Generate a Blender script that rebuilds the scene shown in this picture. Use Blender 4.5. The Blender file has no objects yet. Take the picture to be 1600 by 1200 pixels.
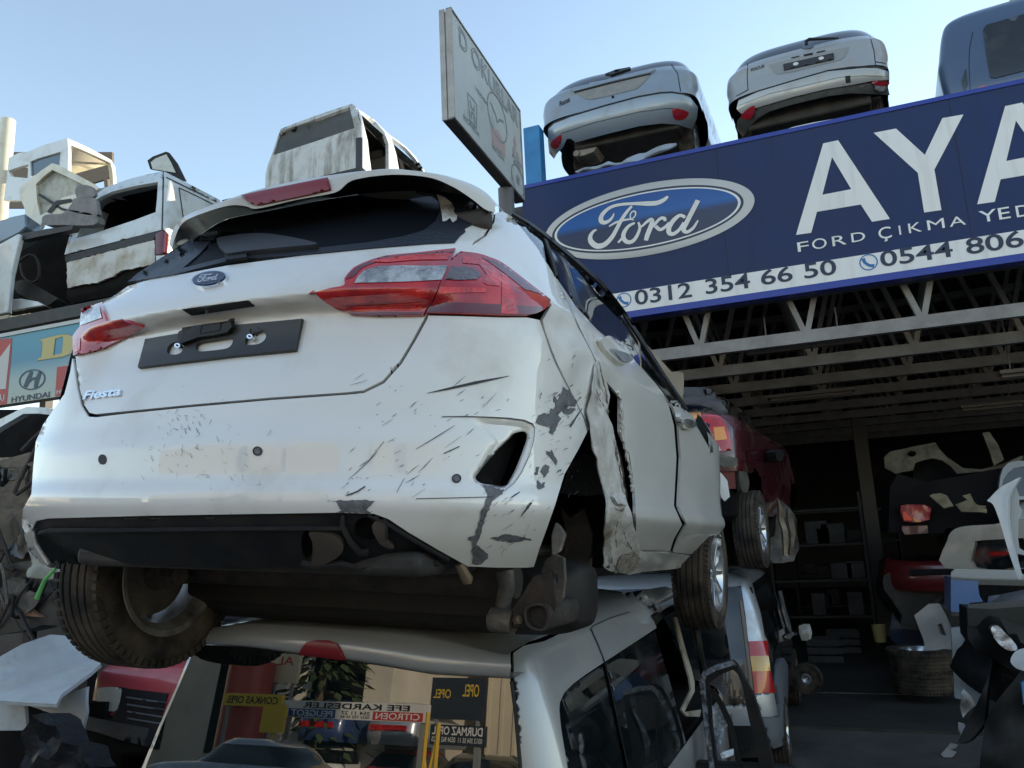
import bpy, math, random
from mathutils import Vector as V, Matrix, noise
from mathutils.bvhtree import BVHTree
from mathutils.geometry import delaunay_2d_cdt
random.seed(7)
R_ = math.radians
S = bpy.context.scene
COL = S.collection
# ---------------------------------------------------------------- camera, sky, sun, exposure
FPX = 1240.0
CAM = V((0, 0, 2.0))
RM = Matrix(((0.93027928, -0.11262461, -0.34913629), (0.36407362, 0.16652509, 0.91636226), (-0.04506499, -0.97958414, 0.19591849)))
cd = bpy.data.cameras.new('camera'); cam = bpy.data.objects.new('camera', cd); COL.objects.link(cam)
cd.sensor_width = 36; cd.lens = 36 * FPX / 1600; cd.clip_start = .05; cd.clip_end = 3000
cr, cu, cb = RM @ V((1, 0, 0)), RM @ V((0, -1, 0)), RM @ V((0, 0, -1))
cam.matrix_world = Matrix(((cr.x, cu.x, cb.x, CAM.x), (cr.y, cu.y, cb.y, CAM.y), (cr.z, cu.z, cb.z, CAM.z), (0, 0, 0, 1)))
S.camera = cam
SUN_EL, SUN_AZ = 17.0, 48.0           # azimuth from +Y towards +X
W = bpy.data.worlds.new('World'); S.world = W; W.use_nodes = True
nt = W.node_tree; bg = nt.nodes['Background']
sky = nt.nodes.new('ShaderNodeTexSky'); sky.sky_type = 'NISHITA'; sky.sun_disc = False
sky.sun_elevation = R_(SUN_EL); sky.sun_rotation = R_(SUN_AZ); sky.dust_density = .05; sky.ozone_density = 1.0; sky.air_density = 1.0
hs = nt.nodes.new('ShaderNodeHueSaturation'); hs.inputs['Saturation'].default_value = .95
nt.links.new(sky.outputs[0], hs.inputs['Color']); wb = nt.nodes.new('ShaderNodeMix'); wb.data_type = 'RGBA'; wb.blend_type = 'MULTIPLY'; wb.inputs[0].default_value = 1; wb.inputs[7].default_value = (1.07, 1.0, .90, 1)
nt.links.new(hs.outputs[0], wb.inputs[6]); nt.links.new(wb.outputs[2], bg.inputs['Color'])
bg.inputs['Strength'].default_value = .15
sd = bpy.data.lights.new('sun', 'SUN'); sd.energy = 3.2; sd.angle = R_(.5); sd.color = (1, .86, .66)
so = bpy.data.objects.new('sun', sd); COL.objects.link(so)
tosun = V((math.sin(R_(SUN_AZ)) * math.cos(R_(SUN_EL)), math.cos(R_(SUN_AZ)) * math.cos(R_(SUN_EL)), math.sin(R_(SUN_EL))))
so.rotation_euler = tosun.to_track_quat('Z', 'Y').to_euler()
S.view_settings.view_transform = 'Standard'; S.view_settings.look = 'None'; S.view_settings.gamma = 1
S.view_settings.exposure = 1.42
# ---------------------------------------------------------------- helpers
def ray(px, py): return (RM @ V((px - 800, py - 600, FPX))).normalized()
def atY(px, py, y): d = ray(px, py); return CAM + d * ((y - CAM.y) / d.y)
def atX(px, py, x): d = ray(px, py); return CAM + d * ((x - CAM.x) / d.x)
def atZ(px, py, z): d = ray(px, py); return CAM + d * ((z - CAM.z) / d.z)
def atN(px, py, p0, n): d = ray(px, py); return CAM + d * ((p0 - CAM).dot(n) / d.dot(n))
def Zm(x0, y0, s, pts): return [(x0 + x / s, y0 + y / s) for x, y in pts]
def props(o, label=None, cat=None, group=None, kind=None):
    if label: o['label'] = label
    if cat: o['category'] = cat
    if group: o['group'] = group
    if kind: o['kind'] = kind
    return o
def thing(name, label, cat, M=None, group=None):
    o = bpy.data.objects.new(name, None); COL.objects.link(o); o.empty_display_size = .1
    if M is not None: o.matrix_world = M
    return props(o, label, cat, group)
def T(x, y, z, rz=0, rx=0, ry=0):
    return Matrix.Translation((x, y, z)) @ Matrix.Rotation(R_(rz), 4, 'Z') @ Matrix.Rotation(R_(rx), 4, 'X') @ Matrix.Rotation(R_(ry), 4, 'Y')
def link(name, me, mat, parent, smooth=True, ang=40):
    o = bpy.data.objects.new(name, me); COL.objects.link(o)
    if mat: me.materials.append(mat)
    if smooth:
        me.shade_smooth()
        if ang: me.set_sharp_from_angle(angle=R_(ang))
    if parent is not None: o.parent = parent
    return o
class MB:
    def __init__(s): s.v = []; s.f = []
    def add(s, vs, fs):
        b = len(s.v); s.v += [V(p) for p in vs]; s.f += [tuple(b + i for i in f) for f in fs]; return s
    def box(s, a, b, M=None):
        (x0, y0, z0), (x1, y1, z1) = a, b
        vs = [V((x, y, z)) for z in (z0, z1) for y in (y0, y1) for x in (x0, x1)]
        if M is not None: vs = [M @ p for p in vs]
        return s.add(vs, [(0, 2, 3, 1), (4, 5, 7, 6), (0, 1, 5, 4), (2, 6, 7, 3), (0, 4, 6, 2), (1, 3, 7, 5)])
    def tube(s, pts, r, n=8, caps=True):
        pts = [V(p) for p in pts]; rs = r if isinstance(r, (list, tuple)) else [r] * len(pts); rings = []
        up = None
        for i, p in enumerate(pts):
            t = (pts[min(i + 1, len(pts) - 1)] - pts[max(i - 1, 0)]).normalized()
            if up is None:
                up = V((0, 0, 1)) if abs(t.z) < .9 else V((1, 0, 0))
            a = t.cross(up).normalized(); b = a.cross(t).normalized(); up = b
            rings.append([p + (a * math.cos(2 * math.pi * k / n) + b * math.sin(2 * math.pi * k / n)) * rs[i] for k in range(n)])
        vs = [q for rg in rings for q in rg]; fs = []
        for i in range(len(pts) - 1):
            for k in range(n): fs.append((i * n + k, i * n + (k + 1) % n, (i + 1) * n + (k + 1) % n, (i + 1) * n + k))
        if caps: fs += [tuple(range(n - 1, -1, -1)), tuple((len(pts) - 1) * n + k for k in range(n))]
        return s.add(vs, fs)
    def bar(s, a, b, w, h, up=(0, 0, 1)):
        a, b = V(a), V(b); t = (b - a).normalized(); u = V(up); x = t.cross(u)
        if x.length < 1e-4: x = t.cross(V((1, 0, 0)))
        x.normalize(); z = x.cross(t)
        vs = [p + x * i * w / 2 + z * j * h / 2 for p in (a, b) for i, j in ((-1, -1), (1, -1), (1, 1), (-1, 1))]
        return s.add(vs, [(3, 2, 1, 0), (4, 5, 6, 7)] + [(k, (k + 1) % 4, 4 + (k + 1) % 4, 4 + k) for k in range(4)])
    def lathe(s, prof, M, n=40):          # prof (r, h) round local X axis
        vs = []; m = len(prof)
        for k in range(n):
            a = 2 * math.pi * k / n
            for r, h in prof: vs.append(M @ V((h, r * math.cos(a), r * math.sin(a))))
        fs = [(k * m + i, k * m + i + 1, ((k + 1) % n) * m + i + 1, ((k + 1) % n) * m + i) for k in range(n) for i in range(m - 1)]
        return s.add(vs, fs)
    def sheet(s, pts, nrm, th):           # flat polygon (world/local 3-D pts) given thickness along nrm (back side)
        nrm = V(nrm); k = len(pts); b = [V(p) - nrm * th for p in pts]
        s.add(list(pts) + b, [tuple(range(k)), tuple(range(2 * k - 1, k - 1, -1))] + [(i, i + k, (i + 1) % k + k, (i + 1) % k) for i in range(k)]); return s
    def grid(s, rows, close=False):
        m = len(rows[0]); vs = [p for r in rows for p in r]; fs = []
        for i in range(len(rows) - 1):
            for j in range(m if close else m - 1):
                fs.append((i * m + j, i * m + (j + 1) % m, (i + 1) * m + (j + 1) % m, (i + 1) * m + j))
        return s.add(vs, fs)
    def build(s, name, mat, parent=None, smooth=True, ang=35, bevel=0, solid=0, flip=True):
        me = bpy.data.meshes.new(name); me.from_pydata([tuple(p) for p in s.v], [], s.f)
        if flip:
            import bmesh
            bm = bmesh.new(); bm.from_mesh(me); bmesh.ops.recalc_face_normals(bm, faces=bm.faces); bm.to_mesh(me); bm.free()
        o = link(name, me, mat, parent, smooth, ang)
        if solid: m = o.modifiers.new('s', 'SOLIDIFY'); m.thickness = solid; m.offset = 0
        if bevel: m = o.modifiers.new('b', 'BEVEL'); m.width = bevel; m.segments = 2; m.limit_method = 'ANGLE'; m.angle_limit = R_(40)
        return o
def cr_spline(pts, k=6, closed=False):
    pts = [tuple(p) for p in pts]; n = len(pts); out = []; d = len(pts[0])
    rng = range(n) if closed else range(n - 1)
    for i in rng:
        if closed: p = [pts[(i + j) % n] for j in (-1, 0, 1, 2)]
        else: p = [pts[max(i - 1, 0)], pts[i], pts[i + 1], pts[min(i + 2, n - 1)]]
        for s in range(k):
            t = s / k
            out.append(tuple(.5 * (2 * p[1][c] + (p[2][c] - p[0][c]) * t + (2 * p[0][c] - 5 * p[1][c] + 4 * p[2][c] - p[3][c]) * t * t + (3 * p[1][c] - p[0][c] - 3 * p[2][c] + p[3][c]) * t ** 3) for c in range(d)))
    if not closed: out.append(pts[-1])
    return out
def sm(pts, k=5): return cr_spline(pts, k, True)
def inside(p, poly):
    x, y = p; c = False; j = len(poly) - 1
    for i in range(len(poly)):
        xi, yi = poly[i]; xj, yj = poly[j]
        if (yi > y) != (yj > y) and x < (xj - xi) * (y - yi) / (yj - yi) + xi: c = not c
        j = i
    return c
def dens(poly, step):
    out = []
    for i in range(len(poly)):
        a, b = poly[i], poly[(i + 1) % len(poly)]; L = math.hypot(b[0] - a[0], b[1] - a[1])
        if L < 1e-6: continue
        n = max(1, int(math.ceil(L / step)))
        for k in range(n): out.append((a[0] + (b[0] - a[0]) * k / n, a[1] + (b[1] - a[1]) * k / n))
    return out
def stroke(pts, w):                       # outline of a polyline of varying width (2-D)
    n = len(pts); ws = w if isinstance(w, (list, tuple)) else [w] * n; L = []; Rr = []
    for i in range(n):
        a, b = pts[max(i - 1, 0)], pts[min(i + 1, n - 1)]; dx, dy = b[0] - a[0], b[1] - a[1]; l = math.hypot(dx, dy) or 1
        nx, ny = -dy / l, dx / l; L.append((pts[i][0] + nx * ws[i] / 2, pts[i][1] + ny * ws[i] / 2)); Rr.append((pts[i][0] - nx * ws[i] / 2, pts[i][1] - ny * ws[i] / 2))
    return L + Rr[::-1]
def cdt(poly, holes, step):
    poly = dens(poly, step); holes = [dens(h, step) for h in holes]
    pts = list(poly); ed = [(i, (i + 1) % len(poly)) for i in range(len(poly))]
    for h in holes:
        b = len(pts); pts += h; ed += [(b + i, b + (i + 1) % len(h)) for i in range(len(h))]
    xs = [p[0] for p in poly]; ys = [p[1] for p in poly]
    cells = {}
    for p in pts: cells.setdefault((int(p[0] // step), int(p[1] // step)), []).append(p)
    y = min(ys); r = 0
    while y < max(ys):
        x = min(xs) + (step / 2 if r % 2 else 0)
        while x < max(xs):
            q = (x, y); c = (int(x // step), int(y // step)); ok = True
            for i in (-1, 0, 1):
                for j in (-1, 0, 1):
                    for p in cells.get((c[0] + i, c[1] + j), ()):
                        if (p[0] - x) ** 2 + (p[1] - y) ** 2 < (.55 * step) ** 2: ok = False
            if ok and inside(q, poly) and not any(inside(q, h) for h in holes): pts.append(q)
            x += step
        y += step; r += 1
    res = delaunay_2d_cdt([V(p) for p in pts], ed, [], 0, 1e-5)
    vs, fs = res[0], res[2]; out = []
    for f in fs:
        c = (sum(vs[i].x for i in f) / 3, sum(vs[i].y for i in f) / 3)
        if inside(c, poly) and not any(inside(c, h) for h in holes): out.append(tuple(f))
    return [(p.x, p.y) for p in vs], out
class Surf:
    """smooth base surface of a body (rows of local points); features are laid on it"""
    def __init__(s, rows, M, close=True):
        s.M = M; s.Mi = M.inverted(); s.cam = s.Mi @ CAM; m = len(rows[0]); s.rows = rows
        vs = [p for r in rows for p in r]; tr = []
        for i in range(len(rows) - 1):
            for j in range(m if close else m - 1):
                a, b, c, d = i * m + j, i * m + (j + 1) % m, (i + 1) * m + (j + 1) % m, (i + 1) * m + j
                tr += [(a, b, c), (a, c, d)]
        ns = [V((0, 0, 0)) for _ in vs]
        for t in tr:
            n = (vs[t[1]] - vs[t[0]]).cross(vs[t[2]] - vs[t[0]])
            for i in t: ns[i] += n
        s.v = vs; s.n = [n.normalized() if n.length > 0 else V((0, 0, 1)) for n in ns]; s.t = tr; s.b = BVHTree.FromPolygons(vs, tr)
    def hit(s, px, py):
        d = (s.Mi.to_3x3() @ ray(px, py)).normalized(); h = s.b.ray_cast(s.cam, d)
        if h[0] is None: return None
        p = h[0]; t = s.t[h[2]]; a, b, c = (s.v[i] for i in t)
        e0, e1, e2 = b - a, c - a, p - a; d00, d01, d11, d20, d21 = e0.dot(e0), e0.dot(e1), e1.dot(e1), e2.dot(e0), e2.dot(e1)
        den = d00 * d11 - d01 * d01
        if abs(den) < 1e-16: n = h[1]
        else:
            v = (d11 * d20 - d01 * d21) / den; w = (d00 * d21 - d01 * d20) / den; n = (s.n[t[0]] * (1 - v - w) + s.n[t[1]] * v + s.n[t[2]] * w).normalized()
        if n.dot(d) > 0: n = -n
        return p, n
    def any(s, c):
        for r in (8, 16, 30, 60, 120):
            for k in range(12):
                h = s.hit(c[0] + r * math.cos(k * .524), c[1] + r * math.sin(k * .524))
                if h: return h
        return None
    def near(s, px, py, c):
        h = s.hit(px, py)
        if h: return h
        lo, hi = 0., 1.
        best = s.hit(*c) or s.any(c)
        if best is None: return None
        for _ in range(16):
            m = (lo + hi) / 2; h = s.hit(c[0] + (px - c[0]) * m, c[1] + (py - c[1]) * m)
            if h: best = h; lo = m
            else: hi = m
        # beyond the surface's own edge: carry on as a narrow flange that bends away
        full = math.hypot(px - c[0], py - c[1]); m = max(0, lo - 2.5 / max(full, 1)); best = s.hit(c[0] + (px - c[0]) * m, c[1] + (py - c[1]) * m) or best
        gap = math.hypot(px - c[0], py - c[1]) * (1 - lo); t = (best[0] - s.cam).length
        d = (s.Mi.to_3x3() @ ray(px, py)).normalized(); q = s.cam + d * (t * (1 + .8 * gap / FPX))
        n = best[1]
        s.miss = getattr(s, 'miss', 0) + 1
        return q, n
    def geo(s, poly, holes=(), step=8, off=0., th=0., c=None, warp=None):
        vs, fs = cdt(poly, list(holes), step)
        if c is None: c = (sum(p[0] for p in poly) / len(poly), sum(p[1] for p in poly) / len(poly))
        P = []; N = []; ok = []
        for p in vs:
            h = s.near(p[0], p[1], c)
            if h is None: h = (V((0, 0, -50)), V((0, -1, 0)))
            q = h[0] + h[1] * off
            if warp: q = warp(q, p)
            P.append(q); N.append(h[1])
        fs2 = []
        for f in fs:
            if min(P[i].z for i in f) < -40: continue
            g = (P[f[1]] - P[f[0]]).cross(P[f[2]] - P[f[0]]); m = N[f[0]] + N[f[1]] + N[f[2]]
            fs2.append(f if g.dot(m) > 0 else (f[0], f[2], f[1]))
        front = list(fs2); nP = len(P)
        if th:
            cnt = {}
            for f in fs2:
                for a, b in ((f[0], f[1]), (f[1], f[2]), (f[2], f[0])): cnt[(a, b)] = 1
            P = P + [P[i] - N[i] * th for i in range(nP)]
            bf = [(f[0] + nP, f[2] + nP, f[1] + nP) for f in fs2]
            sf = [(b, a, a + nP, b + nP) for (a, b) in cnt if (b, a) not in cnt]
            fs2 = fs2 + bf + sf
        return P, fs2, N, len(front)
    def patch(s, name, mat, parent, poly, holes=(), step=8, off=0., th=.0, c=None, warp=None, nrm=True, sharp=50):
        P, fs, N, nf = s.geo(poly, holes, step, off, th, c, warp)
        me = bpy.data.meshes.new(name); me.from_pydata([tuple(p) for p in P], [], fs)
        o = link(name, me, mat, parent, True, None)
        if nrm and not warp:
            ln = []
            for pi, pol in enumerate(me.polygons):
                for li in pol.loop_indices:
                    vi = me.loops[li].vertex_index
                    ln.append(tuple(N[vi]) if (pi < nf and vi < len(N)) else tuple(pol.normal))
            me.normals_split_custom_set(ln)
        else: me.set_sharp_from_angle(angle=R_(sharp))
        return o
    def marks(s, name, mat, parent, polys, step=8, off=.0015, th=0):
        mb = MB()
        for k, p in enumerate(polys):
            P, fs, N, nf = s.geo(p, (), step, off + .00012 * (k % 5), th); mb.add(P, fs)
        return mb.build(name, mat, parent, flip=False)
def interp(rows, z):
    """rows: list of tuples (z, a, b, c...) -> monotone-ish cubic interpolation"""
    n = len(rows)
    if z <= rows[0][0]: return rows[0][1:]
    if z >= rows[-1][0]: return rows[-1][1:]
    for i in range(n - 1):
        if rows[i][0] <= z <= rows[i + 1][0]: break
    out = []; h = rows[i + 1][0] - rows[i][0]; t = (z - rows[i][0]) / h
    for c in range(1, len(rows[0])):
        def sl(j):
            if j <= 0: return (rows[1][c] - rows[0][c]) / (rows[1][0] - rows[0][0])
            if j >= n - 1: return (rows[-1][c] - rows[-2][c]) / (rows[-1][0] - rows[-2][0])
            a = (rows[j][c] - rows[j - 1][c]) / (rows[j][0] - rows[j - 1][0]); b = (rows[j + 1][c] - rows[j][c]) / (rows[j + 1][0] - rows[j][0])
            return 0 if a * b <= 0 else 2 * a * b / (a + b)
        m0, m1 = sl(i) * h, sl(i + 1) * h; y0, y1 = rows[i][c], rows[i + 1][c]
        out.append((2 * t ** 3 - 3 * t * t + 1) * y0 + (t ** 3 - 2 * t * t + t) * m0 + (-2 * t ** 3 + 3 * t * t) * y1 + (t ** 3 - t * t) * m1)
    return out
def loft(rows, dz=.012, nr=96, ns=30, nf=40, ne=2.8, nef=2.6, disp=None):
    """rows (z, y_rear, half_width, rear_corner_depth, y_front, front_corner_depth) -> closed rings of local points"""
    z0, z1 = rows[0][0], rows[-1][0]; K = max(2, int((z1 - z0) / dz)); out = []
    for k in range(K + 1):
        z = z0 + (z1 - z0) * k / K; yc, hw, D, yf, Df = interp(rows, z); r = []
        for j in range(nr + 1):
            a = math.pi * (1 - j / nr); c, sn = math.cos(a), math.sin(a)
            r.append(V((hw * math.copysign(abs(c) ** (2 / ne), c), yc + D * (1 - abs(sn) ** (2 / ne)), z)))
        for j in range(1, ns): r.append(V((hw, yc + D + (yf - Df - yc - D) * j / ns, z)))
        for j in range(nf + 1):
            a = math.pi * j / nf; c, sn = math.cos(a), math.sin(a)
            r.append(V((hw * math.copysign(abs(c) ** (2 / nef), c), yf - Df * (1 - abs(sn) ** (2 / nef)), z)))
        for j in range(1, ns): r.append(V((-hw, yf - Df - (yf - Df - yc - D) * j / ns, z)))
        if disp: r = [disp(p) for p in r]
        out.append(r)
    return out
def sst(a, b, x):
    t = min(1, max(0, (x - a) / (b - a))); return t * t * (3 - 2 * t)
def rings_mesh(rows, keep=None, cap=False, inset=0):
    mb = MB(); m = len(rows[0]); rr = rows
    mb.v = [V(p) for r in rr for p in r]
    for i in range(len(rr) - 1):
        for j in range(m):
            f = (i * m + j, i * m + (j + 1) % m, (i + 1) * m + (j + 1) % m, (i + 1) * m + j)
            c = (mb.v[f[0]] + mb.v[f[2]]) / 2
            if keep is None or keep(c): mb.f.append(f)
    if cap:
        last = rr[-1]; b = (len(rr) - 1) * m; cen = sum(last, V((0, 0, 0))) / m
        prev = [b + j for j in range(m)]
        for q in (.75, .5, .25):
            st = len(mb.v); mb.v += [cen.lerp(p, q) + V((0, 0, (1 - q * q) * (cap if cap is not True else .02))) for p in last]
            cur = [st + j for j in range(m)]
            for j in range(m):
                f = (prev[j], prev[(j + 1) % m], cur[(j + 1) % m], cur[j])
                if keep is None or keep((mb.v[f[0]] + mb.v[f[2]]) / 2): mb.f.append(f)
            prev = cur
        mb.v.append(cen + V((0, 0, cap if cap is not True else .02))); e = len(mb.v) - 1
        for j in range(m):
            if keep is None or keep(mb.v[prev[j]]): mb.f.append((prev[j], prev[(j + 1) % m], e))
    used = sorted({i for f in mb.f for i in f}); mp = {u: k for k, u in enumerate(used)}
    mb.v = [mb.v[u] for u in used]; mb.f = [tuple(mp[i] for i in f) for f in mb.f]
    return mb
def scale_rings(rows, s, cz=0, dz=0):
    out = []
    for r in rows:
        cen = sum(r, V((0, 0, 0))) / len(r)
        o = []
        for p in r:
            d = V((p.x - cen.x, p.y - cen.y, 0)); L = d.length
            o.append(V((cen.x, cen.y, p.z + dz)) + (d * ((L - s) / L) if L > s else V((0, 0, 0))))
        out.append(o)
    return out
# ---------------------------------------------------------------- materials
MATS = {}
def mat(name, col, rough=.5, metal=0., coat=0., ior=1.5, var=None, bump=None, dirt=None, trans=0., spots=None, emis=None, coatr=.04, rvar=0):
    """var=(colour2, scale, lo, hi); bump=(scale, strength); dirt=(colour, scale, lo, hi); spots adds fine specks"""
    if name in MATS: return MATS[name]
    m = bpy.data.materials.new(name); m.use_nodes = True; n = m.node_tree.nodes; l = m.node_tree.links; b = n['Principled BSDF']; MATS[name] = m
    c4 = lambda c: (c[0], c[1], c[2], 1)
    b.inputs['Base Color'].default_value = c4(col); b.inputs['Roughness'].default_value = rough; b.inputs['Metallic'].default_value = metal
    b.inputs['Coat Weight'].default_value = coat; b.inputs['Coat Roughness'].default_value = coatr; b.inputs['IOR'].default_value = ior
    b.inputs['Transmission Weight'].default_value = trans
    if emis: b.inputs['Emission Color'].default_value = c4(emis[0]); b.inputs['Emission Strength'].default_value = emis[1]
    tc = n.new('ShaderNodeTexCoord'); src = None
    def nz(scale, lo, hi, detail=6, rough_=.6, stretch=None):
        t = n.new('ShaderNodeTexNoise'); t.inputs['Scale'].default_value = scale; t.inputs['Detail'].default_value = detail; t.inputs['Roughness'].default_value = rough_
        if stretch:
            mp = n.new('ShaderNodeMapping'); mp.inputs['Scale'].default_value = stretch; l.new(tc.outputs['Object'], mp.inputs[0]); l.new(mp.outputs[0], t.inputs['Vector'])
        else: l.new(tc.outputs['Object'], t.inputs['Vector'])
        r = n.new('ShaderNodeMapRange'); r.inputs[1].default_value = lo; r.inputs[2].default_value = hi; l.new(t.outputs['Fac'], r.inputs[0]); return r.outputs[0]
    def mix(fac, a, c2):
        x = n.new('ShaderNodeMix'); x.data_type = 'RGBA'; l.new(fac, x.inputs[0])
        if a is None: x.inputs[6].default_value = c4(col)
        else: l.new(a, x.inputs[6])
        x.inputs[7].default_value = c4(c2); return x.outputs[2]
    for q in ([var] if var else []) + ([dirt] if dirt else []) + ([spots] if spots else []):
        f = nz(q[1], q[2], q[3], stretch=q[4] if len(q) > 4 else None); src = mix(f, src, q[0])
        if q is dirt:
            rr = n.new('ShaderNodeMapRange'); rr.inputs[3].default_value = rough; rr.inputs[4].default_value = min(.9, rough + .4); l.new(f, rr.inputs[0]); l.new(rr.outputs[0], b.inputs['Roughness'])
            if coat:
                cc = n.new('ShaderNodeMapRange'); cc.inputs[3].default_value = coat; cc.inputs[4].default_value = coat * .25; l.new(f, cc.inputs[0]); l.new(cc.outputs[0], b.inputs['Coat Weight'])
    if src: l.new(src, b.inputs['Base Color'])
    if bump:
        t = nz(bump[0], 0, 1, 5, .55); bp = n.new('ShaderNodeBump'); bp.inputs['Strength'].default_value = bump[1]; bp.inputs['Distance'].default_value = .02
        l.new(t, bp.inputs['Height']); l.new(bp.outputs[0], b.inputs['Normal'])
        if coat: l.new(bp.outputs[0], b.inputs['Coat Normal'])
    return m
WHITE = mat('white_paint', (.78, .77, .74), .4, coat=1, coatr=.012, dirt=((.46, .42, .36), 2.6, .52, .86), var=((.72, .705, .67), 1.2, .4, .7), spots=((.5, .47, .42), 42, .68, .8), bump=(1.6, .02))
WHITE2 = mat('white_paint_crumpled', (.70, .69, .66), .4, coat=.5, dirt=((.22, .17, .12), 4, .52, .74), var=((.55, .52, .47), 11, .45, .7), bump=(16, .5))
GREYSC = mat('bare_grey_plastic', (.11, .115, .13), .65, bump=(90, .4), var=((.17, .17, .18), 30, .4, .7))
BLACKP = mat('black_plastic', (.011, .012, .014), .5, ior=1.35, var=((.026, .025, .023), 6, .45, .75), bump=(140, .12))
DARKP = mat('dark_grey_plastic', (.026, .026, .029), .5, ior=1.38, var=((.048, .045, .04), 8, .45, .75))
INTER = mat('dark_interior', (.006, .006, .007), .9, ior=1.25, var=((.014, .013, .012), 5, .4, .7))
DGLASS = mat('tinted_glass', (.006, .008, .009), .02, ior=1.75, coat=0, dirt=((.05, .05, .048), 4, .5, .95))
REDL = mat('red_lamp_plastic', (.34, .006, .012), .12, coat=1, var=((.6, .02, .02), 9, .4, .62))
REDD = mat('deep_red_lamp_plastic', (.12, .004, .008), .12, coat=1)
REDB = mat('bright_red_lamp_plastic', (.75, .03, .02), .2, coat=1, var=((.45, .01, .012), 14, .45, .6), bump=(60, .2))
CLEARL = mat('clear_lamp_plastic', (.62, .60, .58), .12, coat=1, metal=.5, bump=(70, .35), var=((.3, .28, .28), 22, .42, .62))
AMBER = mat('amber_lamp_plastic', (.85, .30, .03), .2, coat=1, bump=(60, .2))
SMOKE = mat('smoked_lamp_plastic', (.10, .07, .07), .15, coat=1, bump=(70, .3))
CHROME = mat('chrome', (.75, .75, .76), .12, metal=1)
ALLOY = mat('alloy', (.62, .64, .67), .28, metal=.9, dirt=((.2, .18, .16), 9, .5, .8))
RUBBER = mat('tyre_rubber', (.016, .015, .014), .8, ior=1.35, var=((.10, .078, .058), 7, .36, .66), bump=(60, .25))
RUST = mat('rusty_steel', (.028, .025, .023), .7, metal=.2, var=((.075, .055, .044), 9, .4, .7), bump=(30, .4))
STEELD = mat('grimy_steel', (.085, .08, .072), .6, metal=.3, var=((.18, .15, .12), 12, .42, .72), bump=(40, .4))
SILVER = mat('silver_paint', (.46, .49, .52), .32, metal=.55, coat=1, dirt=((.30, .28, .25), 4, .5, .85))

def extr(vs, fs, nrm, th):
    nrm = V(nrm); k = len(vs); cnt = set((f[i], f[(i + 1) % len(f)]) for f in fs for i in range(len(f)))
    return list(vs) + [v - nrm * th for v in vs], list(fs) + [tuple(i + k for i in f[::-1]) for f in fs] + [(b, a, a + k, b + k) for a, b in cnt if (b, a) not in cnt]
def pxs(mb, poly, holes, fn, nrm, th, step=40, I=None, warp=0., ws=3.):
    """panel whose outline is sighted on a plane (fn: pixel -> world point), with thickness"""
    vs, fs = cdt(poly, holes, step); P = [fn(x, y) for x, y in vs]
    if len(fs) and (P[fs[0][1]] - P[fs[0][0]]).cross(P[fs[0][2]] - P[fs[0][0]]).dot(V(nrm)) < 0: fs = [f[::-1] for f in fs]
    if warp: P = [p + V(nrm) * warp * noise.noise(p * ws) for p in P]
    P, fs = extr(P, fs, nrm, th)
    if I is not None: P = [I @ p for p in P]
    mb.add(P, fs); return mb

def each(s, name, m, parent, polys, **k):
    return [s.marks(name, m, parent, [pl], **k) for pl in polys]
# ---------------------------------------------------------------- writing
_tc = {}
def glyphs(s, bold=0., depth=0.):
    k = (s, bold)
    if k in _tc: return _tc[k]
    cu = bpy.data.curves.new('t', 'FONT'); cu.body = s; cu.size = 1; cu.offset = bold; cu.resolution_u = 4
    o = bpy.data.objects.new('t', cu); COL.objects.link(o); bpy.context.view_layer.update()
    me = bpy.data.meshes.new_from_object(o.evaluated_get(bpy.context.evaluated_depsgraph_get()))
    vs = [(v.co.x, v.co.y) for v in me.vertices]; fs = [tuple(p.vertices) for p in me.polygons]
    bpy.data.objects.remove(o); bpy.data.curves.remove(cu); bpy.data.meshes.remove(me)
    x0, x1 = min(v[0] for v in vs), max(v[0] for v in vs); y0, y1 = min(v[1] for v in vs), max(v[1] for v in vs)
    if s.strip() and all(c not in 'gjpqyÇŞQ,' for c in s): pass
    _tc[k] = ([((v[0] - x0) / (x1 - x0), (v[1] - y0) / (y1 - y0)) for v in vs], fs); return _tc[k]
def write(mb, s, p0, u, v, nrm, off=.004, bold=.01, shear=0., th=0):
    """text filling the box p0, p0+u, p0+v"""
    g, fs = glyphs(s, bold); n = V(nrm) * off
    pts = [V(p0) + V(u) * (x + shear * y) + V(v) * y + n for x, y in g]
    if th:
        k = len(pts); b = [p - V(nrm) * th for p in pts]; cnt = set((f[i], f[(i + 1) % len(f)]) for f in fs for i in range(len(f)))
        mb.add(pts + b, fs + [(b_, a, a + k, b_ + k) for a, b_ in cnt if (b_, a) not in cnt])
    else: mb.add(pts, fs)
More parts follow.
